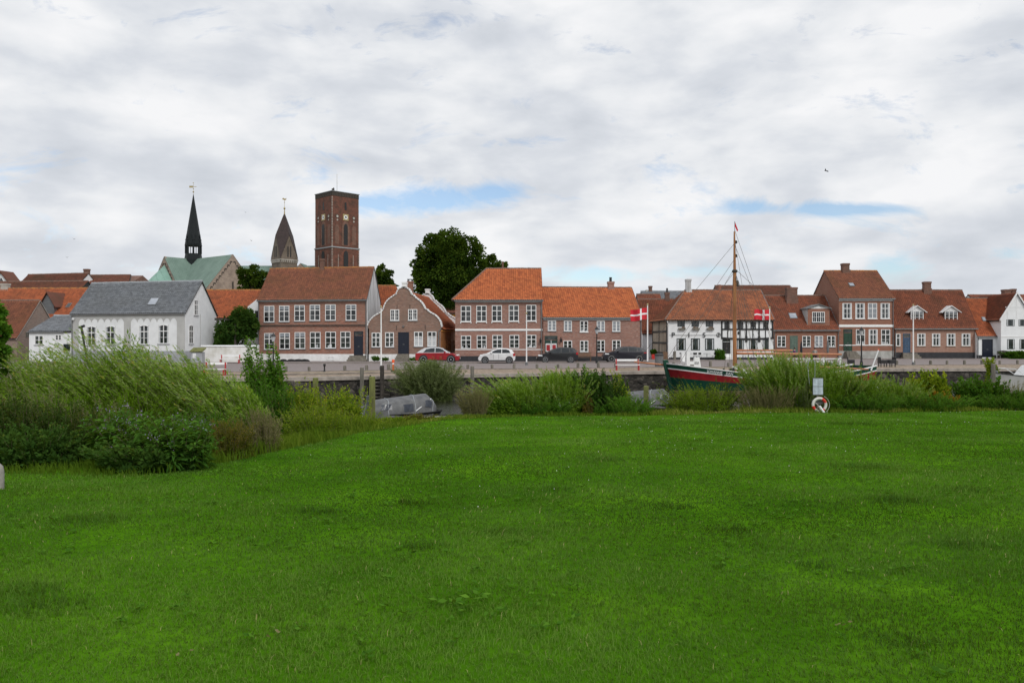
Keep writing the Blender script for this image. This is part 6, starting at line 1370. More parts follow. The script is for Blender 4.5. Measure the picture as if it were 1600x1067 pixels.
# ---------------------------------------------------------------- small boats
def dinghy(name, label, px, Y, L, Bm, rz, fb, mat, cover=None, cat='boat'):
    t = thing(name, label, cat, (X_(px, Y), Y, ZW), rz); n = 20; v = []; K = 5
    for i in range(n+1):
        s = i/n; b = Bm/2*(min(1, (1-s)*2.6)**.6 if s > .6 else 1)*(.85+.15*min(1, s*3)); sh_ = fb*(1+.35*max(0, s-.5)**1.5*2)
        for k in range(K):
            q = k/(K-1); v.append((s*L-L/2+ (0.25*q*s), b*(1-.0*q)*(.72+.28*q), -.25+(sh_+.25)*q))
    mb = MB()
    for sg in (-1, 1): mb.add([(p[0], p[1]*sg, p[2]) for p in v], [(i*K+k, (i+1)*K+k, (i+1)*K+k+1, i*K+k+1) for i in range(n) for k in range(K-1)])
    mb.add([(v[k][0], s_*v[k][1], v[k][2]) for k in range(K) for s_ in (-1, 1)], [(0, 1, 3, 2), (2, 3, 5, 4), (4, 5, 7, 6), (6, 7, 9, 8)]); mb.add([(v[i*K+K-1][0], s_*v[i*K+K-1][1], v[i*K+K-1][2]-.06) for i in range(n+1) for s_ in (-1, 1)], [(2*i, 2*i+1, 2*i+3, 2*i+2) for i in range(n)])
    mb.build('hull', mat, t, smooth=True)
    r_ = MB(); [r_.tube((v[i*K+K-1][0], s_*v[i*K+K-1][1], v[i*K+K-1][2]), (v[(i+1)*K+K-1][0], s_*v[(i+1)*K+K-1][1], v[(i+1)*K+K-1][2]), .03, .03, 6) for i in range(n) for s_ in (-1, 1)]; r_.build('gunwale', 'rubber', t)
    if cover:
        H_, seed = cover; rr = random.Random(seed); ns, nk = 44, 24; v2 = []
        for i in range(ns+1):
            s = i/ns; x = -L/2-.12+s*(L+.1); hh = H_*(.62+.38*s)*min(1, (1-s)*7)**.45*min(1, s*4+.05)**.5; b = Bm/2*1.05*(min(1, (1-s)*3.0)**.5)
            for k in range(nk+1):
                a = math.pi*k/nk; cy = math.cos(a); sy_ = math.sin(a); pw = .62; y = b*math.copysign(abs(cy)**.8, cy); z = fb-.12+hh*sy_**pw
                fold = .055*math.sin(9*s+4*a+seed)*math.sin(a*3+s*14)*(1-sy_**4)-.05*abs(math.sin(s*math.pi*3))*(1-sy_**3)
                v2.append((x+.03*math.sin(a*5+s*9), y*(1+fold), z+fold*.5))
        mb = MB(); mb.add(v2, [(i*(nk+1)+k, (i+1)*(nk+1)+k, (i+1)*(nk+1)+k+1, i*(nk+1)+k+1) for i in range(ns) for k in range(nk)]); mb.add([v2[i] for i in range(nk+1)], [tuple(range(nk+1))]); co_ = mb.build('canopy', 'canvas_grey', t, smooth=True)
        sm = MB()
        for s in (.04, .36, .68, .93):
            i = int(round(s*ns)); sm.path([Vector(v2[i*(nk+1)+k])*1.0+Vector((0, 0, .012)) for k in range(nk+1)], .022, 5)
        sm.build('canopy_seam', 'lead_grey', co_)
        for sg in (-1, 1):
            for a, b_, lo, hi in ((.28, .40, .14, .38), (.54, .66, .10, .36), (.82, .90, .14, .4)):
                w_ = MB(); g_ = []
                for s in np.linspace(a, b_, 5):
                    for q in (lo, hi):
                        i = int(round(s*ns)); k_ = int(round(q*nk/2)); k_ = k_ if sg > 0 else nk-k_; p = Vector(v2[i*(nk+1)+k_]); g_.append((p.x, p.y+sg*.025, p.z+.01))
                w_.add(g_, [(2*i, 2*i+2, 2*i+3, 2*i+1) for i in range(4)]); w_.build('canopy_window', 'canvas_blue', co_)
            i0, i1 = int(.93*ns), int(.70*ns); k0, k1 = (int(nk*.36), int(nk*.05)); k0 = k0 if sg > 0 else nk-k0; k1 = k1 if sg > 0 else nk-k1
            p, q = Vector(v2[i0*(nk+1)+k0]), Vector(v2[i1*(nk+1)+k1]); MB().tube(p+Vector((0, sg*.05, 0)), q+Vector((0, sg*.05, 0)), .022, .022, 6).build('canopy_strap', 'white_paint', co_)
    return t
dinghy('covered_boat', 'small boat under a grey canvas canopy with blue windows among the bank plants', 622, 39.2, 4.0, 1.75, R(20), .22, 'rubber', (1.12, 3))
dinghy('covered_boat', 'second canvas covered boat half hidden behind bushes left of the ship', 1000, 43.5, 3.6, 1.7, R(-12), .3, 'rubber', (1.05, 8))
t = dinghy('motor_boat', 'white motor boat with pointed bow cut by the right edge', 1610, 58.5, 5.2, 2.1, R(172), 1.15, 'gelcoat')
m = MB(); m.prism([(-1.9, 1.05), (.9, 1.2), (.3, 1.95), (-1.9, 2.0)], -.7, .7); m.build('cabin', 'white_paint', t, bevel=.05); m = MB(); m.prism([(-1.2, 1.45), (.45, 1.5), (.2, 1.8), (-1.2, 1.85)], -.72, .72); m.build('cabin_window', 'glass_car', t)
m = MB(); m.path([(2.5, 0, 1.35), (2.6, 0, 1.75), (1.4, .75, 1.7), (.8, .8, 1.3)], .025, 6); m.path([(2.6, 0, 1.75), (1.4, -.75, 1.7), (.8, -.8, 1.3)], .025, 6); m.build('bow_rail', 'offwhite_paint', t)
m = MB(); m.lathe((2.45, .1, 1.2), [(.05, 0), (.18, .1), (.15, .35), (.05, .42)], 8); m.build('anchor', 'zinc', t)
t = dinghy('white_rowing_boat', 'white boat under a pale cover with green stripe behind the willow bush', 1347, 50.5, 3.6, 1.5, R(175), .62, 'hull_green'); m = MB(); m.lathe((0, 0, .5), [(1.0, 0), (.9, .22), (.5, .36), (.1, .4)], 14, sx=1.7, sy=.72); m.build('cover', 'offwhite_paint', t, smooth=True)
m = MB(); a = P(1361, 50.5, 579); b = P(1373, 50.5, 546); o = MB().tube((0, 0, 0), b-a, .045, .04, 8).build('white_spar', 'white_paint', None); o.location = a; tag(o, 'slanting white spar with red tip rising from the covered white boat', 'spar'); 
t2 = MB().tube((b-a)*.97, (b-a)*1.02, .05, .05, 8).build('tip', 'cone_orange', o)
a = P(1280, 51.5, 573); b = P(1357, 50.9, 577); o = MB().tube((0, 0, 0), b-a, .06, .05, 8).build('wooden_spar', 'spar_wood', None); o.location = a; tag(o, 'orange brown wooden spar lying across the covered white boat', 'spar')
t = dinghy('pale_rowing_boat', 'pale boat hull glimpsed between bushes below the dormered house', 1419, 46, 3.0, 1.3, R(5), .5, 'gelcoat'); t = dinghy('moored_skiff', 'low pale skiff at the near bank right of the canvas covered boat', 704, 37.4, 3.0, 1.1, R(4), .22, 'gelcoat')
# white railing
p0 = P(1228, 59.5, 590); t = thing('white_railing', 'white painted gangway railing with crossed braces on the quay', 'railing', (p0.x, 59.5+2.8, ZS)); LR = X_(1337, 59.5)-p0.x; hR = .95
n = 4
for i in range(n+1): x = LR*i/n; MB().box(x-.06, x+.06, -.06, .06, 0, hR+.05).build('post', 'white_paint', t)
for i in range(n):
    a, b = LR*i/n+.06, LR*(i+1)/n-.06; m = MB(); m.box(a, b, -.03, .03, hR-.08, hR); m.build('top_rail', 'white_paint', t); m = MB(); m.box(a, b, -.025, .025, .15, .21); m.build('bottom_rail', 'white_paint', t)
    m = MB(); m.tube((a, 0, .2), (b, 0, hR-.08), .03, .03, 6); m.tube((a, .03, hR-.08), (b, .03, .2), .03, .03, 6); m.build('brace', 'white_paint', t)
# ---------------------------------------------------------------- life ring stand
YL = 33.6; gx, gy = X_(1278, YL), YL; t = thing('notice_board', 'four laminated notices on a dark board standing at the lawn edge', 'notice board', (gx, gy, gz(gx, gy)))
g0 = gz(gx, gy); q = lambda py: zp(py, YL)-g0
MB().box(-.03, .03, .02, .08, -.3, q(591)).build('post', 'wood_grey', t); MB().box(-.22, .22, -.01, .02, q(617.3), q(590.3)).build('board', 'zinc', t)
zm = (q(591)+q(616.5))/2; hh = (q(591)-q(616.5))/2
for sx_ in (-1, 1):
    for sz_ in (-1, 1):
        cx_, cz_ = sx_*.108, zm+sz_*hh*.5; s_ = MB().box(cx_-.099, cx_+.099, -.016, -.011, cz_-hh*.46, cz_+hh*.46).build('notice', 'paper', t)
        li = MB()
        for k in range(8):
            if random.random() < .85: li.box(cx_-.08, cx_-.08+random.uniform(.07, .15), -.018, -.0161, cz_+hh*.36-k*.032, cz_+hh*.36-k*.032+.009)
        li.build('print_lines', 'blind', s_)
o = thing('hook_pole', 'thin bent pale tube hoop rising above the notice board', 'hoop', (gx, gy+.15, g0)); a = X_(1265, YL)-gx; b = X_(1275.5, YL)-gx
MB().path([(a+.05, 0, q(600)), (a-.02, 0, q(575)), (a, 0, q(566)), (a+.04, 0, q(563.5)), (b-.05, 0, q(563.2)), (b, 0, q(566)), (b+.0, 0, q(585)), (b-.03, 0, q(600))], .010, 6).build('tube', 'lead_grey', o)
lc = Vector((X_(1279, YL)-gx, -.09, q(632))); lr = thing('life_ring', 'white and red life ring hanging below the notices at the lawn edge', 'life ring', (gx, gy, g0)); R0 = .272; rr = .064
for a0, a1, mt_ in ((20, 68, 'ring_red'), (68, 190, 'ring_white'), (190, 222, 'ring_red'), (290, 318, 'ring_red'), (318, 380, 'ring_white'), (222, 290, 'ring_white')):
    MB().torus(lc, (1, 0, 0), (0, 0, 1), R0, rr, a0, a1, n=12, k=10).build('ring_segment', mt_, lr, smooth=True)
m = MB(); m.path([tuple(lc+Vector((.42*math.cos(t), -.03, .40*math.sin(t)))) for t in np.linspace(-1.0, 1.1, 9)], .009, 5); m.path([tuple(lc+Vector((-.2, -.06, .1))), tuple(lc+Vector((-.02, -.1, -.08)))], .009, 5); m.build('rope', 'ring_white', lr)
m = MB(); m.tube(tuple(lc+Vector((-.04, -.1, -.05))), tuple(lc+Vector((.14, -.1, -.33))), .055, .07, 10); m.build('line_float', 'flag_white', lr, smooth=True); m = MB(); m.box(lc.x-.28, lc.x+.2, .0, .03, lc.z+.02, lc.z+.2); m.build('backboard', 'zinc', lr)
# pale rounded post cut by the left edge
sx0 = X_(-5.5, 11.6); o = MB().lathe((0, 0, -.2), [(.10, 0), (.10, .45), (.085, .54), (.05, .58), (.01, .6)], 12).build('rounded_post', 'pale_stone', None, smooth=True); o.location = (sx0, 11.6, gz(sx0, 11.6)); tag(o, 'pale rounded stone post at the left edge of the lawn', 'post')
# ---------------------------------------------------------------- people at the cafe tables
def person(label, px, Y, rz, top, lower, hairm='hair'):
    x0 = X_(px, Y); t = thing('person', label, 'person', (x0, Y, ZS), rz)
    def skin_mesh(name, pts, edges, rad, mat, sub=1, root=0):
        me = bpy.data.meshes.new(name); me.from_pydata(pts, edges, []); o = bpy.data.objects.new(name, me); COL.objects.link(o); o.parent = t; me.materials.append(MAT[mat])
        sk = o.modifiers.new('skin', 'SKIN'); sk.use_smooth_shade = True
        for v, r_ in zip(me.skin_vertices[0].data, rad): v.radius = (r_, r_)
        me.skin_vertices[0].data[root].use_root = True
        s_ = o.modifiers.new('sub', 'SUBSURF'); s_.levels = sub; s_.render_levels = sub; return o
    pts = [(0, .05, .52), (0, .03, .75), (0, .02, 1.0), (0, 0, 1.12), (0, -.01, 1.22), (0, -.03, 1.32), (-.18, 0, 1.06), (-.24, -.08, .82), (-.14, -.3, .78), (-.08, -.38, .79), (.18, 0, 1.06), (.24, -.08, .82), (.14, -.3, .78), (.08, -.38, .79), (-.1, -.02, .5), (-.12, -.42, .52), (-.12, -.42, .12), (-.12, -.54, .05), (.1, -.02, .5), (.12, -.42, .52), (.12, -.42, .12), (.12, -.54, .05)]
    ed = [(0, 1), (1, 2), (2, 3), (3, 4), (4, 5), (3, 6), (6, 7), (7, 8), (8, 9), (3, 10), (10, 11), (11, 12), (12, 13), (0, 14), (14, 15), (15, 16), (16, 17), (0, 18), (18, 19), (19, 20), (20, 21)]
    rad = [.14, .135, .15, .09, .05, .085, .065, .05, .035, .03, .065, .05, .035, .03, .085, .065, .045, .04, .085, .065, .045, .04]
    skin_mesh('body', pts, ed, rad, 'skin')
    skin_mesh('jacket', [pts[i] for i in (0, 1, 2, 3, 6, 7, 8, 10, 11, 12)], [(0, 1), (1, 2), (2, 3), (3, 4), (4, 5), (5, 6), (3, 7), (7, 8), (8, 9)], [.17, .165, .18, .11, .085, .068, .05, .085, .068, .05], top)
    skin_mesh('trousers', [pts[i] for i in (0, 14, 15, 16, 18, 19, 20)], [(0, 1), (1, 2), (2, 3), (0, 4), (4, 5), (5, 6)], [.165, .1, .08, .06, .1, .08, .06], lower)
    MB().lathe((0, -.0, 1.27), [(.06, -.02), (.105, .03), (.115, .1), (.09, .17), (.02, .2)], 12, sy=1.05).build('hair', hairm, t, smooth=True)
    f_ = MB(); f_.lathe((0, -.125, 1.3), [(.004, -.02), (.016, 0), (.006, .03)], 6); f_.build('nose', 'skin', t)
    st = thing('cafe_chair', 'dark wooden chair under the guest in '+('purple' if 'purple' in label else 'grey'), 'chair', (x0, Y, ZS), rz); MB().box(-.24, .24, -.2, .25, .36, .42).build('seat', 'wood_dark', st)
    for a in (-.2, .2):
        for b in (-.16, .2): MB().box(a-.02, a+.02, b-.02, b+.02, 0, .36).build('leg', 'wood_dark', st)
    MB().box(-.24, .24, .26, .29, .5, .8).build('backrest', 'wood_dark', st)
    return t
person('person in a purple jacket sitting outside the grey green door', 1241.5, 93.5, R(60), 'cloth_purple', 'cloth_dark'); person('person in a grey jacket with dark hair sitting before the low brick house', 1273.5, 94, R(170), 'cloth_grey', 'cloth_dark')
ctable(1257, 93.8, 'dark table between the two seated guests', 1.1, 'wood_dark')
# ---------------------------------------------------------------- birds
for px, py, Y, s_, lb in ((1291, 267.5, 60, .34, 'dark bird flying high above the right hand roofs'), (115.5, 373.5, 90, .30, 'small bird flying above the far left roofs'), (104.5, 402, 90, .28, 'tiny bird low above the far left roofs'), (392.5, 376, 100, .3, 'small bird between the thin spire and the pointed tower'), (383.5, 332, 100, .26, 'tiny bird high right of the thin spire')):
    o = MB(); w_ = s_; o.add([(-.9*w_, 0, .35*w_), (-.35*w_, -.1*w_, .12*w_), (0, -.15*w_, 0), (.35*w_, -.1*w_, .2*w_), (.8*w_, 0, .5*w_), (.3*w_, .2*w_, .1*w_), (0, .25*w_, -.05*w_), (-.35*w_, .2*w_, .05*w_)], [(0, 1, 7), (1, 2, 6, 7), (2, 3, 5, 6), (3, 4, 5)]); o.tube((0, -.45*w_, 0), (0, .5*w_, 0), .10*w_, .04*w_, 8); o.lathe((0, -.5*w_, -.05*w_), [(.02*w_, 0), (.08*w_, .05*w_), (.02*w_, .12*w_)], 8)
    b = o.build('bird', 'bird_dark', None); b.location = P(px, Y, py); b.rotation_euler = (.4, .2, .8); tag(b, lb, 'bird')
# ---------------------------------------------------------------- plants
def norm(a): return a/np.maximum(np.linalg.norm(a, axis=1, keepdims=True), 1e-9)
def leaf_arrays(p, d, L, Wd, up=None, droop=.15):
    """one folded diamond (4 vertices, 2 triangles) per leaf"""
    n = len(p); d = norm(d); r_ = rng.normal(size=(n, 3)) if up is None else up+rng.normal(0, .45, (n, 3)); s = norm(np.cross(d, r_)); nn = np.cross(s, d)
    L = np.asarray(L).reshape(-1, 1)*np.ones((n, 1)); Wd = np.asarray(Wd).reshape(-1, 1)*np.ones((n, 1)); m = p+d*L*.45
    co = np.stack([p, m+s*Wd*.5-nn*Wd*.12, p+d*L-np.array([0, 0, 1])*L*droop, m-s*Wd*.5-nn*Wd*.12], 1).reshape(-1, 3)
    b = np.arange(n)[:, None]*4; f = np.concatenate([b+[0, 1, 2], b+[0, 2, 3]], 1).reshape(-1)
    return co, f
def leaves(name, p, d, L, Wd, var, mat, parent=None, up=None, droop=.15):
    co, f = leaf_arrays(p, d, L, Wd, up, droop); return npmesh(name, co, f, np.full(len(p)*2, 3), mat, parent, attr=np.repeat(np.clip(var, 0, 1), 4))
def stems_mesh(name, curves, r0, r1, mat, parent):
    """curves: (n, k, 3) ; three sided tapering tubes"""
    n, k, _ = curves.shape; t = np.linspace(0, 1, k); rad = (r0*(1-t)+r1*t)[None, :, None]
    a = np.array([[1, 0, 0], [-.5, .87, 0], [-.5, -.87, 0]])
    co = curves[:, :, None, :]+a[None, None]*rad[..., None]*1.0
    co = co.reshape(-1, 3); base = (np.arange(n)[:, None, None]*k*3+np.arange(k-1)[None, :, None]*3); j = np.arange(3)[None, None, :]
    f = np.stack([base+j, base+(j+1) % 3, base+3+(j+1) % 3, base+3+j], -1).reshape(-1)
    return npmesh(name, co, f, np.full(len(f)//4, 4), mat, parent)
def curve_at(c, idx, t):
    k = c.shape[1]; x = t*(k-1); i = np.minimum(x.astype(int), k-2); fr = (x-i)[:, None]; a = c[idx, i]; b = c[idx, i+1]; return a*(1-fr)+b*fr, norm(b-a)
WIND = np.array([-1.0, .05, 0])
def shrub(name, label, px, Y, hw_px, top, leaf='leaf_mid', n=60, per=60, L=.09, Wd=.035, lean=.15, spread=.5, low=.12, hvar=.3, depth=.8, cat='shrub', stem='twig', vmin=0, vmax=1, tipv=.0, up=False, along=.6, group=None, tuft=None, z0=None, droop=.15, sr=.006, curl=0, fill=.75):
    x0 = X_(px, Y); hw = hw_px/F*Y; H_ = zp(top, Y)-(gz(x0, Y) if z0 is None else z0); g0 = gz(x0, Y) if z0 is None else z0
    t_ = thing(name, label, cat, (x0, Y, g0), 0, group)
    ang = rng.random(n)*2*math.pi; rr = np.sqrt(rng.random(n)); bx = rr*np.cos(ang)*hw*.75; by = rr*np.sin(ang)*hw*depth*.75
    gb = ground_z(x0+bx, Y+by)-g0 if z0 is None else np.zeros(n)
    k = 7; t = np.linspace(0, 1, k); hs = H_*1.16*(1-hvar*rng.random(n)-.22*rr**2.5)
    out = np.stack([bx*spread/.75/hw*hw, by*spread, np.zeros(n)], 1)+rng.normal(0, .12*hw, (n, 3))*[1, 1, 0]
    c = np.zeros((n, k, 3)); c[:, :, 0] = bx[:, None]+out[:, 0:1]*t**1.4+WIND[0]*lean*hs[:, None]*t**2.2+curl*np.sin(t*5+ang[:, None])*.1
    c[:, :, 1] = by[:, None]+out[:, 1:2]*t**1.4; c[:, :, 2] = gb[:, None]+hs[:, None]*(t-(.12*lean+.0)*t**3)
    c += rng.normal(0, .012, c.shape)*t[None, :, None]*H_
    stems_mesh('stems', c, sr, sr*.3, stem, t_)
    N = n*per; idx = rng.integers(0, n, N); tt = low+(1-low)*rng.random(N)**.8; p, d = curve_at(c, idx, tt)
    side = rng.normal(size=(N, 3))*np.array([1, 1, .5]); side = norm(side); dd = norm(d*along+side*(1-along)+WIND*lean*.6)
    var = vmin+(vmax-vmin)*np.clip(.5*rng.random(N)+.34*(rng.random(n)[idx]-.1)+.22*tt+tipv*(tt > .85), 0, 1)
    sz = (1.15-.5*tt)*rng.uniform(.7, 1.25, N); p = p+side*rng.random((N, 1))*(.02+.25*Wd)
    if fill:    # inner leaves: many small clumps through the bush, coloured darker as painted inner shade
        nf = int(N*fill); nc = max(20, nf//45); a = rng.random(nc)*2*math.pi; q = np.sqrt(rng.random(nc)); cx = q*np.cos(a)*hw*.95; cy = q*np.sin(a)*hw*depth*.9
        env = H_*(.86-.42*q**2)*(.72+.5*vnoise(cx+x0, cy+Y, .45, 51)); cz = env*rng.random(nc)**.75; gb2 = ground_z(x0+cx, Y+cy)-g0 if z0 is None else np.zeros(nc)
        ix = rng.integers(0, nc, nf); o_ = norm(rng.normal(size=(nf, 3))); s_ = (.10+.10*rng.random(nc))[ix][:, None]*max(.6, min(1.6, H_/1.4))
        pf = np.stack([cx, cy, cz+gb2], 1)[ix]+o_*s_*rng.random((nf, 1))**.5; pf[:, 2] = np.maximum(pf[:, 2], gb2[ix]+.02); pf[:, 0] += WIND[0]*lean*.5*np.maximum(pf[:, 2], 0)**1.5*.5
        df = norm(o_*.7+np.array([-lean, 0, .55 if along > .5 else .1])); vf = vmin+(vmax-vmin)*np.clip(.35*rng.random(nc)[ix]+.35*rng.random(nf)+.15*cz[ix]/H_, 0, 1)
        sf = rng.uniform(.7, 1.2, nf); p = np.concatenate([p, pf]); dd = np.concatenate([dd, df]); var = np.concatenate([var, vf]); sz = np.concatenate([sz, sf])
    lod = 1+max(0, Y-22)*.022
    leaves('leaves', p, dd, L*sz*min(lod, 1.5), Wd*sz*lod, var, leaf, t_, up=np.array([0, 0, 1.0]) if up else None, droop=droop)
    if tuft:    # flower heads or seed plumes at the stem tips
        tm, cnt, sz_, frac, kind = tuft; sel = rng.random(n) < frac; tips = c[sel, -1]; 
        if kind == 'plume':
            q = np.repeat(tips, cnt, 0); d1 = np.repeat(norm(c[sel, -1]-c[sel, -2]), cnt, 0); s = rng.random(len(q)); q = q-d1*(s[:, None]*.38)+rng.normal(0, .012, q.shape)*(1+s[:, None]); leaves('seed_heads', q, d1+rng.normal(0, .5, q.shape), sz_, sz_*.35, rng.random(len(q)), tm, t_)
        else:
            q = np.repeat(tips, cnt, 0)+rng.normal(0, .035, (len(tips)*cnt, 3)); co, f = leaf_arrays(q, rng.normal(size=q.shape), sz_, sz_*.9); tag(npmesh('blossom', co, f, np.full(len(q)*2, 3), tm, t_), kind='stuff')
    return t_
# --- the big wind-blown willows on the left bank
WL = dict(leaf='leaf_willow', L=.115, Wd=.022, lean=.42, spread=.7, along=.70, hvar=.30, depth=.9, stem='twig', sr=.007, tipv=.12, droop=.05, low=.1)
shrub('willow_bush', 'wind blown willow bush at the far left edge below the barn', 25, 21.5, 95, 556, n=260, per=95, **WL)
shrub('willow_bush', 'wind blown willow bush rising in front of the slate annex', 115, 20.5, 85, 548, n=260, per=100, **WL)
shrub('willow_bush', 'tallest wind blown willow bush covering the foot of the white house', 228, 19.5, 78, 528, n=290, per=105, **WL)
shrub('willow_bush', 'wind blown willow bush before the right corner of the white house', 310, 18.8, 62, 551, n=220, per=100, **WL)
shrub('willow_bush', 'yellowish willow bush sloping down to the lawn left of the young saplings', 368, 18, 48, 578, n=110, per=70, **{**WL, 'vmin': .2})
shrub('willow_bush', 'thin pale willow shoots at the right end of the large willow thicket', 402, 18.0, 26, 612, n=50, per=60, **{**WL, 'vmin': .3})
shrub('willow_bush', 'low dark inner willow growth in the middle of the left thicket', 170, 18, 150, 600, n=200, per=60, **{**WL, 'vmax': .6, 'lean': .3})
shrub('bramble_bush', 'low brown green bramble bush above the lawn at the left edge', 10, 15.3, 70, 622, 'leaf_bramble', n=130, per=80, L=.07, Wd=.045, spread=.6)
shrub('bramble_bush', 'dark bramble bush with small brown leaves left of the grass clump', 82, 15.6, 75, 632, 'leaf_bramble', n=150, per=85, L=.065, Wd=.045, spread=.6)
shrub('dark_bush', 'dark leafy bush at the lawn edge under the brambles', 45, 14.6, 85, 668, 'leaf_dark', vmin=.3, n=120, per=80, L=.09, Wd=.055, spread=.5)
shrub('mugwort', 'grey seeded mugwort stems standing before the left willows', 55, 16.6, 60, 598, 'leaf_olive', n=45, per=40, L=.07, Wd=.02, lean=.12, fill=.2, tuft=('leaf_seed', 46, .03, .9, 'plume'), hvar=.35)
shrub('mugwort', 'grey seeded mugwort stems in the middle of the left thicket', 160, 16.2, 38, 625, 'leaf_olive', n=26, per=40, L=.07, Wd=.02, lean=.12, fill=.2, tuft=('leaf_seed', 46, .03, .9, 'plume'), hvar=.3)
shrub('comfrey', 'large leaved comfrey with purple flowers at the lawn edge', 268, 14.0, 56, 654, 'leaf_comfrey', n=95, per=26, L=.20, Wd=.065, vmin=.2, spread=.8, low=.15, tuft=('flower_purple', 7, .024, .45, 'f'), along=.35, up=True, droop=.35, hvar=.45)
shrub('comfrey', 'second comfrey clump with purple flowers left of the rusty dock', 205, 14.9, 42, 640, 'leaf_comfrey', n=55, per=20, L=.24, Wd=.08, spread=.7, low=.15, tuft=('flower_purple', 7, .024, .4, 'f'), along=.35, up=True, droop=.35)
shrub('dark_bush', 'dark leafy bush at the foot of the comfrey', 235, 13.9, 75, 692, 'leaf_dark', vmin=.3, n=90, per=50, L=.11, Wd=.06, spread=.5)
shrub('dock', 'rusty brown dock and seeded weeds right of the comfrey', 355, 16.3, 38, 660, 'leaf_brown', n=110, per=60, L=.05, Wd=.025, lean=.05, tuft=('leaf_brown', 30, .03, .7, 'plume'))
shrub('dock', 'tall tan weeds leaning over the lawn right of the rusty dock', 408, 17.6, 30, 640, 'leaf_seed', n=80, per=45, L=.07, Wd=.014, lean=.1, along=.8, tuft=('leaf_seed', 24, .03, .7, 'plume'))
shrub('weeds', 'mid green tangled weeds between the willows and the lawn', 310, 17, 55, 642, 'leaf_mid', n=110, per=70, L=.07, Wd=.03, vmax=.7)
shrub('sapling', 'young leafy sapling before the lamp post at the left', 402, 24.5, 17, 538, 'leaf_mid', n=30, per=110, L=.13, Wd=.065, spread=.2, lean=.06, cat='sapling', vmin=.1, hvar=.4, along=.5)
shrub('sapling', 'second young leafy sapling right beside the lamp post', 431, 25, 16, 547, 'leaf_mid', n=28, per=110, L=.13, Wd=.065, spread=.25, lean=.06, cat='sapling', vmin=.15, hvar=.4, along=.5)
shrub('dark_bush', 'dark bush at the foot of the two saplings', 418, 24, 40, 600, 'leaf_mid', n=90, per=70, L=.09, Wd=.05, vmax=.6)
shrub('yellow_bush', 'yellow green bush above the green mooring post', 470, 25, 36, 594, 'leaf_yellow', n=80, per=65, L=.085, Wd=.045, spread=.55, hvar=.4)
shrub('yellow_bush', 'yellow green bush left of the canvas covered boat', 532, 26, 42, 602, 'leaf_yellow', n=85, per=65, L=.085, Wd=.045, spread=.7, hvar=.4)
shrub('yellow_bush', 'low yellow green bush under the two taller yellow bushes', 490, 22.8, 50, 633, 'leaf_yellow', n=110, per=60, L=.06, Wd=.03, vmax=.85)
shrub('weeds', 'mixed weeds before the canvas covered boat', 545, 24.6, 48, 645, 'leaf_yellow', n=130, per=50, L=.06, Wd=.022, vmax=.85)
shrub('weeds', 'reddish dry weeds hiding the right end of the canvas covered boat', 650, 30, 30, 648, 'leaf_brown', n=70, per=45, L=.06, Wd=.02)
shrub('weeds', 'low pale weeds below the canvas covered boat', 605, 28, 36, 652, 'leaf_yellow', n=70, per=45, L=.06, Wd=.02, vmax=.8)
shrub('reed_grass', 'pale seeded tall grass clump at the water gap', 741, 30.5, 22, 608, 'leaf_seed', n=170, per=26, L=.16, Wd=.012, lean=.05, along=.92, fill=.15, spread=.6, sr=.004, tuft=('leaf_seed', 16, .03, .7, 'plume'))
WM = {**WL, 'vmin': .22, 'lean': .14, 'spread': .9, 'L': .12, 'hvar': .22, 'fill': .9}
shrub('willow_bush', 'bright green willow bush in the middle of the bank', 808, 32, 48, 590, n=210, per=110, **{**WM, 'lean': .38, 'hvar': .5})
shrub('willow_bush', 'bright green willow bush before the black people carrier', 868, 32.6, 42, 580, n=190, per=110, **{**WM, 'hvar': .5})
shrub('weeds', 'white flowered weeds in front of the middle willow', 838, 31.6, 55, 622, 'leaf_mid', n=120, per=55, L=.07, Wd=.03, tuft=('flower_white', 6, .025, .15, 'f'))
shrub('dark_bush', 'dark elder bush with bright shoots before the large black car', 925, 33.2, 48, 583, 'leaf_dark', n=130, per=85, L=.10, Wd=.055, spread=.5, vmax=.8)
shrub('sapling', 'bright shoot above the dark elder bush, left one', 903, 33, 9, 562, 'leaf_mid', n=9, per=90, L=.10, Wd=.05, spread=.2, vmin=.4, low=.3, cat='sapling', fill=.3); shrub('sapling', 'bright shoot above the dark elder bush, right one', 931, 33, 9, 564, 'leaf_mid', n=9, per=90, L=.10, Wd=.05, spread=.2, vmin=.3, low=.3, cat='sapling', fill=.3)
shrub('yellow_bush', 'slim yellow green shoots left of the half hidden covered boat', 975, 34, 14, 581, 'leaf_yellow', n=20, per=70, L=.09, Wd=.045, spread=.3, low=.3, vmin=.1)
shrub('weeds', 'low fresh green weeds before the half hidden covered boat', 968, 32.6, 58, 618, 'leaf_mid', n=150, per=60, L=.06, Wd=.03, vmin=.15)
shrub('dock', 'rusty dock spike in the dark elder bush', 920, 32.2, 8, 612, 'leaf_brown', n=14, per=60, L=.05, Wd=.025, vmin=.3)
shrub('weeds', 'tangled yellow green weeds below the bow of the ship', 1092, 34.3, 52, 604, 'leaf_yellow', n=170, per=60, L=.06, Wd=.026, vmax=.75)
shrub('bramble_bush', 'thin arching bramble shoots in front of the ship hull', 1105, 34.9, 48, 588, 'leaf_bramble', n=60, per=60, L=.07, Wd=.035, spread=1.1, vmin=.4, hvar=.5)
shrub('willow_bush', 'bright willow bush hiding the stern of the ship', 1222, 35.5, 42, 557, n=290, per=125, **{**WM, 'hvar': .38}); shrub('willow_bush', 'bright willow bush directly behind the notice board', 1274, 36, 50, 563, n=300, per=125, **{**WM, 'hvar': .42})
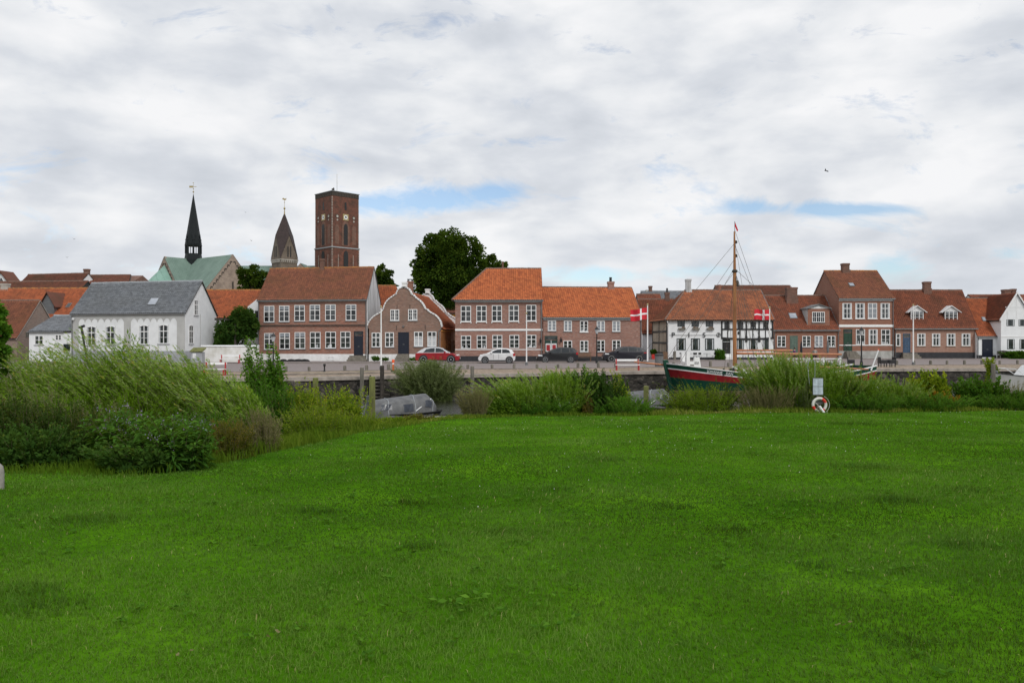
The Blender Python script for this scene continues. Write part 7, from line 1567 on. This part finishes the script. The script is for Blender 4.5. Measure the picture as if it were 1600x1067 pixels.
shrub('willow_bush', 'willow bush before the white covered boat', 1326, 36.6, 44, 579, n=220, per=110, **{**WM, 'vmin': .1, 'hvar': .45}); shrub('dark_bush', 'dark leaved bush right of the life ring', 1318, 36, 40, 584, 'leaf_bramble', n=70, per=75, L=.08, Wd=.05, hvar=.5)
shrub('reed_grass', 'tan seeded tall grass left of the notice board', 1196, 34.6, 45, 604, 'leaf_seed', n=210, per=26, L=.16, Wd=.012, lean=.05, along=.92, fill=.15, spread=.5, sr=.004, tuft=('leaf_seed', 16, .03, .7, 'plume'))
shrub('reed_grass', 'green and tan tall grass around the life ring', 1256, 34.9, 30, 600, 'leaf_olive', n=150, per=26, L=.17, Wd=.013, lean=.05, along=.92, fill=.15, spread=.5, sr=.004, tuft=('leaf_seed', 14, .03, .5, 'plume'))
shrub('willow_bush', 'yellow green willow bush right of the white covered boat', 1392, 37.3, 40, 594, n=180, per=100, **{**WM, 'vmin': .2, 'hvar': .5}); shrub('weeds', 'low mixed weeds right of the life ring', 1345, 35.2, 60, 616, 'leaf_mid', n=170, per=60, L=.07, Wd=.03)
shrub('yellow_bush', 'small bush with large yellow green leaves below the dormered house', 1440, 38.2, 17, 586, 'leaf_yellow', n=24, per=40, L=.17, Wd=.10, spread=.5, vmin=.1, low=.3); shrub('yellow_bush', 'taller bush with large yellow green leaves', 1467, 38.2, 18, 578, 'leaf_yellow', n=26, per=42, L=.17, Wd=.10, spread=.5, vmin=.1, low=.3)
shrub('orange_bush', 'low bush with orange and yellow leaves', 1469, 37, 30, 612, 'leaf_orange', n=60, per=40, L=.09, Wd=.06, hvar=.5); shrub('dark_bush', 'dark green bush left of the white motor boat', 1536, 38.2, 36, 591, 'leaf_mid', n=90, per=60, L=.13, Wd=.08, vmax=.7)
shrub('weeds', 'mixed weeds under the orange leaved bush', 1440, 36.2, 70, 617, 'leaf_mid', n=180, per=55, L=.07, Wd=.03); shrub('reed_grass', 'tan seeded grass below the white motor boat', 1572, 38.6, 40, 600, 'leaf_seed', n=170, per=26, L=.16, Wd=.012, lean=.05, along=.92, fill=.15, spread=.5, sr=.004, tuft=('leaf_seed', 14, .03, .7, 'plume'))
shrub('weeds', 'green weeds at the lawn edge near the right edge', 1560, 37.3, 62, 617, 'leaf_mid', n=180, per=55, L=.07, Wd=.03, vmax=.8); shrub('dark_bush', 'dark bush at the right edge of the lawn', 1600, 37.5, 32, 612, 'leaf_mid', n=80, per=60, L=.08, Wd=.05, vmax=.5)
shrub('leafy_shoot', 'leafy shoots around the mooring post at the right edge', 1552, 59, 10, 561, 'leaf_yellow', n=12, per=60, L=.14, Wd=.07, z0=ZW, low=.5, vmin=.1)
shrub('olive_bush', 'round olive green willow bush growing from the water at the quay wall', 671, 50.3, 33, 566, 'leaf_olive', n=480, per=95, L=.13, Wd=.022, lean=.05, spread=1.1, hvar=.5, z0=ZW-.1, along=.5, low=.1, fill=1.6)
shrub('flower_bush', 'white flowered bush behind the white railing', 1290, 61, 22, 566, 'leaf_mid', n=60, per=50, L=.12, Wd=.06, tuft=('flower_white', 14, .07, .9, 'f'), z0=ZS)
shrub('potted_shrub', 'dark potted shrub beside the cafe door', 1125.5, 93.6, 6.5, 546, 'leaf_mid', n=40, per=40, L=.14, Wd=.06, z0=ZS, vmax=.7); shrub('potted_shrub', 'dark plant in the red square tub', 1022, 97, 4, 546, 'leaf_mid', n=20, per=40, L=.12, Wd=.06, z0=ZS+.5, vmax=.4)
shrub('climbing_plant', 'dark ivy covering the garden pergola', 352, 88.3, 14, 500, 'leaf_dark', n=160, per=50, L=.2, Wd=.15, z0=ZS, low=.1, hvar=.5, lean=0); shrub('hedge', 'low dark bush under the dark bench at the right edge', 1586, 98.5, 18, 549, 'leaf_mid', n=90, per=40, L=.15, Wd=.08, z0=ZS, vmax=.5)
for px, tp, lb in ((588, 557, 'weeds growing against the plinth right of the first front steps'), (602, 559, 'weeds along the plinth left of the navy door steps'), (648, 559, 'weeds right of the navy door steps')): shrub('wall_weeds', lb, px, 86.4, 6, tp, 'leaf_mid', n=24, per=25, L=.13, Wd=.05, z0=ZS, cat='weeds', fill=0, vmax=.5)
# --- trees
def tree(name, label, px, Y, blobs, leaf='leaf_tree', n=9000, L=.42, trunk=True, zb=ZS, zl=None):
    """blobs: (px, py, radius in px) circles the crown fills in the picture; each becomes a foliage mass of its own depth"""
    x0 = X_(px, Y); t_ = thing(name, label, 'tree', (x0, Y, zb)); tot = sum(b[2]**2 for b in blobs); P_ = []; D_ = []; V_ = []
    for bx, by, br in blobs:
        r_ = br/F*Y; c = P(bx, Y, by)-t_.location; k = max(60, int(n*br**2/tot)); nc = max(14, int(k/70))
        cd_ = norm(rng.normal(size=(nc, 3))); cc = np.array(c)+cd_*r_*rng.uniform(.55, 1.0, (nc, 1)); cc[:, 1] += rng.normal(0, r_*.15, nc); cv_ = rng.random(nc)*.6; cr = r_*rng.uniform(.18, .36, nc)
        idx = rng.integers(0, nc, k); q = norm(rng.normal(size=(k, 3))); p = cc[idx]+q*(cr[idx]*rng.random(k)**.4)[:, None]; P_.append(p); D_.append(norm(q+norm(p-np.array(c))*.8+np.array([0, 0, .1]))); V_.append(cv_[idx]+.4*rng.random(k))
    p = np.concatenate(P_); d = np.concatenate(D_); v = np.concatenate(V_); leaves('crown', p, d, L*rng.uniform(.6, 1.3, len(p)), L*.75*rng.uniform(.6, 1.2, len(p)), v, leaf, t_)
    zc = min(zp(b[1], Y) for b in blobs)-zb; m = MB(); zt = zc+1; r_ = .035*zc+.12; m.path([(0, 0, -.2), (.1, 0, zt*.4), (-.05, 0, zt*.8), (0, 0, zt)], r_, 8, r1=r_*.45)
    for bx, by, br in blobs: c = P(bx, Y, by)-t_.location; m.tube((0, 0, zt*.75), tuple(c), r_*.5, .04, 6)
    m.build('trunk', 'bark', t_); return t_
tree('broad_tree', 'great dark broadleaf tree rising behind the Dutch gable house', 700, 122, [(674, 392, 24), (700, 389, 28), (727, 398, 27), (742, 418, 22), (692, 420, 38), (667, 428, 24), (718, 440, 36), (675, 458, 30), (710, 470, 28), (736, 452, 26), (657, 448, 14), (690, 485, 24), (700, 405, 30), (655, 415, 10)], n=52000, L=.40)
tree('broad_tree', 'lower dark tree behind the ridge of the hipped orange roof', 768, 132, [(765, 418, 18), (785, 424, 14), (755, 430, 20), (775, 435, 18)], n=7000, L=.4)
tree('broad_tree', 'dark tree between the cathedral gable and the pointed tower', 399, 150, [(385, 432, 13), (402, 427, 13), (412, 436, 12), (395, 445, 14), (378, 444, 8)], n=6500, L=.42)
tree('broad_tree', 'dark tree top right of the two storey house gable', 600, 120, [(596, 428, 12), (604, 434, 13), (590, 440, 12), (612, 446, 9), (602, 450, 14)], n=5500, L=.36)
tree('round_tree', 'round dark clipped tree behind the white garden wall', 383, 88.6, [(380, 496, 16), (370, 506, 15), (389, 507, 15), (379, 510, 18), (371, 519, 12), (391, 519, 11), (381, 504, 18)], n=24000, L=.2, leaf='leaf_dark')
tree('garden_tree', 'dark ivy covered garden tree left of the round tree', 352, 92, [(355, 515, 12), (352, 530, 12), (366, 530, 12)], n=3500, L=.22, leaf='leaf_dark')
tree('edge_tree', 'leafy branches hanging in at the left edge above the willows', -18, 20, [(-14, 484, 16), (-14, 505, 18), (-4, 524, 15), (-22, 545, 26), (0, 545, 14), (-32, 500, 26), (-30, 570, 30)], n=6000, L=.13, leaf='leaf_mid', zb=gz(X_(-18, 20), 20))
# --- rough grass along the bank, one mass
N = 150000; y = 8+34*rng.random(N*3)**.8; x = (rng.random(N*3)-.5)*2.0*y; e = lawn_edge(x); we = poly(x, WATER_EDGE)
edge_f = np.clip((y-e+.25+(vnoise(x, y, .9, 5)-.5)*1.1)/.6, 0, 1); keep = (edge_f > rng.random(N*3)) & (y < we-.3) & (rng.random(N*3) < .25+1.1*vnoise(x, y, .55, 8)); x = x[keep][:N]; y = y[keep][:N]; n = len(x); z = ground_z(x, y)
hgt = (.16+.42*vnoise(x, y, 1.7, 9)**1.5)*rng.uniform(.6, 1.3, n)*np.clip(.4+(y-lawn_edge(x))/3.0, .4, 1.0)
hgt *= np.where((x > -12) & (x < 1) & (y > 24), .6, 1.0)
ex_ = rng.normal(0, .28, n)-.12; ey_ = rng.normal(0, .28, n); wd = .008+.0006*y
def blades(name, x, y, z, h, lx, ly, wd, var, mat, **tagk):
    n = len(x); a = rng.random(n)*math.pi; dx_ = np.cos(a)*wd/2; dy_ = np.sin(a)*wd/2
    wd = wd*rng.uniform(.7, 1.3, n)
    co = np.stack([np.stack([x-dx_, y-dy_, z-.02], 1), np.stack([x+dx_, y+dy_, z-.02], 1), np.stack([x+lx*h*.35-dx_*.8, y+ly*h*.35-dy_*.8, z+h*.55], 1), np.stack([x+lx*h*.35+dx_*.8, y+ly*h*.35+dy_*.8, z+h*.55], 1), np.stack([x+lx*h, y+ly*h, z+h*(1-.25*np.hypot(lx, ly))], 1)], 1).reshape(-1, 3)
    b = np.arange(n)[:, None]*5; f = np.concatenate([b+[0, 1, 3], b+[0, 3, 2], b+[2, 3, 4]], 1).reshape(-1); o = npmesh(name, co, f, np.full(n*3, 3), mat, attr=np.repeat(np.clip(var, 0, 1), 5)); tag(o, **tagk); return o
blades('bank_grass', x, y, z, hgt, ex_, ey_, wd, (.15+.5*rng.random(n)+.45*(vnoise(x, y, 2.3, 12)-.4))*np.clip((y-12)/9, .35, 1), 'blade_bank', label='rough uncut grass and low weeds covering the river bank', kind='stuff')
# --- the lawn
ys_ = np.linspace(2.6, 40, 400); dens = 8000/(1+(ys_/4.0)**1.9); area = 1.34*ys_+7; pdf = dens*area; cdf = np.cumsum(pdf); tot = int(cdf[-1]*(ys_[1]-ys_[0])); cdf /= cdf[-1]
N = min(tot, 1350000); y = np.interp(rng.random(N), cdf, ys_); x = (rng.random(N)-.5)*(1.34*y+7); k = (y < lawn_edge(x)+.3) & (y < poly(x, WATER_EDGE)-1.5); x = x[k]; y = y[k]; n = len(x); z = ground_z(x, y)
v1 = vnoise(x, y, .45, 21); v2 = vnoise(x, y, 1.6, 22); v3 = vnoise(x, y, 5.0, 23); v4 = vnoise(x*.5, y, .8, 24)
hs_tuft = .6
TU = [(P(943, 1, 722), .5), (P(1275, 1, 884), .22), (P(490, 1, 802), .4), (P(865, 1, 765), .3), (P(790, 1, 830), .3), (P(1340, 1, 664), 1.1), (P(1515, 1, 766), .4), (P(130, 1, 820), .5), (P(1400, 1, 780), .6), (P(1330, 1, 730), .9), (P(60, 1, 950), .45), (P(25, 1, 930), .4), (P(1500, 1, 850), .3), (P(660, 1, 855), .3), (P(410, 1, 768), .3), (P(1140, 1, 828), .3), (P(1420, 1, 1010), .2), (P(1050, 1, 790), .35), (P(640, 1, 785), .4), (P(1585, 1, 677), .5), (P(1150, 1, 672), .4)]
tf = np.zeros(n)
for p, s_ in TU:
    d = p-Vector((0, 0, CZ)); t = 1.7/(-d.z-.0425); tx, ty = d.x*t, t; tf += np.exp(-(((x-tx)/(s_*.75))**2+((y-ty)/(s_*.5))**2))
tf = np.clip(tf, 0, 1)*(.3+1.2*vnoise(x, y, .12, 31)); h = (.018+.018*v1+.020*v2**2)*rng.uniform(.5, 1.4, n)*(1+1.9*tf)
lx = rng.normal(0, .75, n)+(v2-.5)*1.4; ly = rng.normal(0, .75, n)+(v4-.5)*1.4
blades('lawn_grass', x, y, z, h, lx, ly, .0018+.00075*y, np.where(rng.random(n) < .006+.03*np.clip(v2*v1-.35, 0, 1), 1.0, np.clip(.12+.34*rng.random(n)**1.2+.48*(v3-.30)+.36*(v2-.45)+.20*(v1-.5)-.20*tf, 0, .93)), 'blade_lawn', label='short mown green grass of the wide lawn', kind='stuff')
# clover heads
N = 1000; y = 6+30*rng.random(N)**.6; x = (rng.random(N)-.5)*1.6*y; k = (y < lawn_edge(x)-.1) & (vnoise(x, y, 3.5, 41)+.012*y > .72); x = x[k]; y = y[k]; z = ground_z(x, y)+.055; p = np.stack([x, y, z], 1); co, f = leaf_arrays(p, rng.normal(size=p.shape), .012+.0004*y, .010+.0004*y); o = npmesh('clover', co, f, np.full(len(p)*2, 3), 'flower_white'); tag(o, 'tiny white clover heads scattered through the lawn', kind='stuff')
# broad weeds and dry leaves lying in the lawn
for px, py, sz, lb, mt_ in ((725, 955, .10, 'small rosette of broad leaves in the lawn, nearest the centre', 'leaf_mid'), (405, 738, .22, 'broad leaved weeds in the lawn below the rusty dock', 'leaf_mid'), (450, 1012, .07, 'dry curled leaf at the front of the lawn left of centre', 'leaf_seed'), (1313, 990, .05, 'pale dry leaf lying at the front right of the lawn', 'leaf_seed'), (280, 1047, .05, 'pale dry leaf lying near the bottom left of the lawn', 'leaf_seed')):
    d = P(px, 1, py)-Vector((0, 0, CZ)); t = 1.7/(-d.z-.0425); x_, y_ = d.x*t, t; n = 26 if mt_ == 'leaf_mid' else 5; p = np.stack([x_+rng.normal(0, sz, n), y_+rng.normal(0, sz, n), np.full(n, gz(x_, y_)+.045)], 1); dd = rng.normal(size=(n, 3))*[1, 1, .3]
    o = leaves('weed_rosette' if n > 5 else 'dry_leaf', p, dd, .08 if n > 5 else .035, .035 if n > 5 else .022, rng.random(n)*.6+.3, mt_, up=np.array([0, 0, 1.0])); tag(o, lb, 'weed' if n > 5 else 'leaf')

N = 2600; y = 4+26*rng.random(N)**.8; x = (rng.random(N)-.5)*1.4*y; k = (y < lawn_edge(x)-.3) & (vnoise(x, y, 1.1, 61) > .55); x = x[k]; y = y[k]; n = len(x); per = 7
X3 = np.repeat(x, per)+rng.normal(0, .02, n*per); Y3 = np.repeat(y, per)+rng.normal(0, .02, n*per); a = rng.random(n*per)*6.28; p = np.stack([X3, Y3, ground_z(X3, Y3)+.035], 1); dd = np.stack([np.cos(a), np.sin(a), .25+.3*rng.random(n*per)], 1); sc = np.repeat(rng.uniform(.6, 1.3, n), per)
o = leaves('lawn_herbs', p, dd, .05*sc, .022*sc*(1+.03*Y3), .25+.5*rng.random(n*per), 'leaf_mid', up=np.array([0, 0, 1.0])); tag(o, 'low broad leaved herbs growing in patches among the mown grass', kind='stuff')
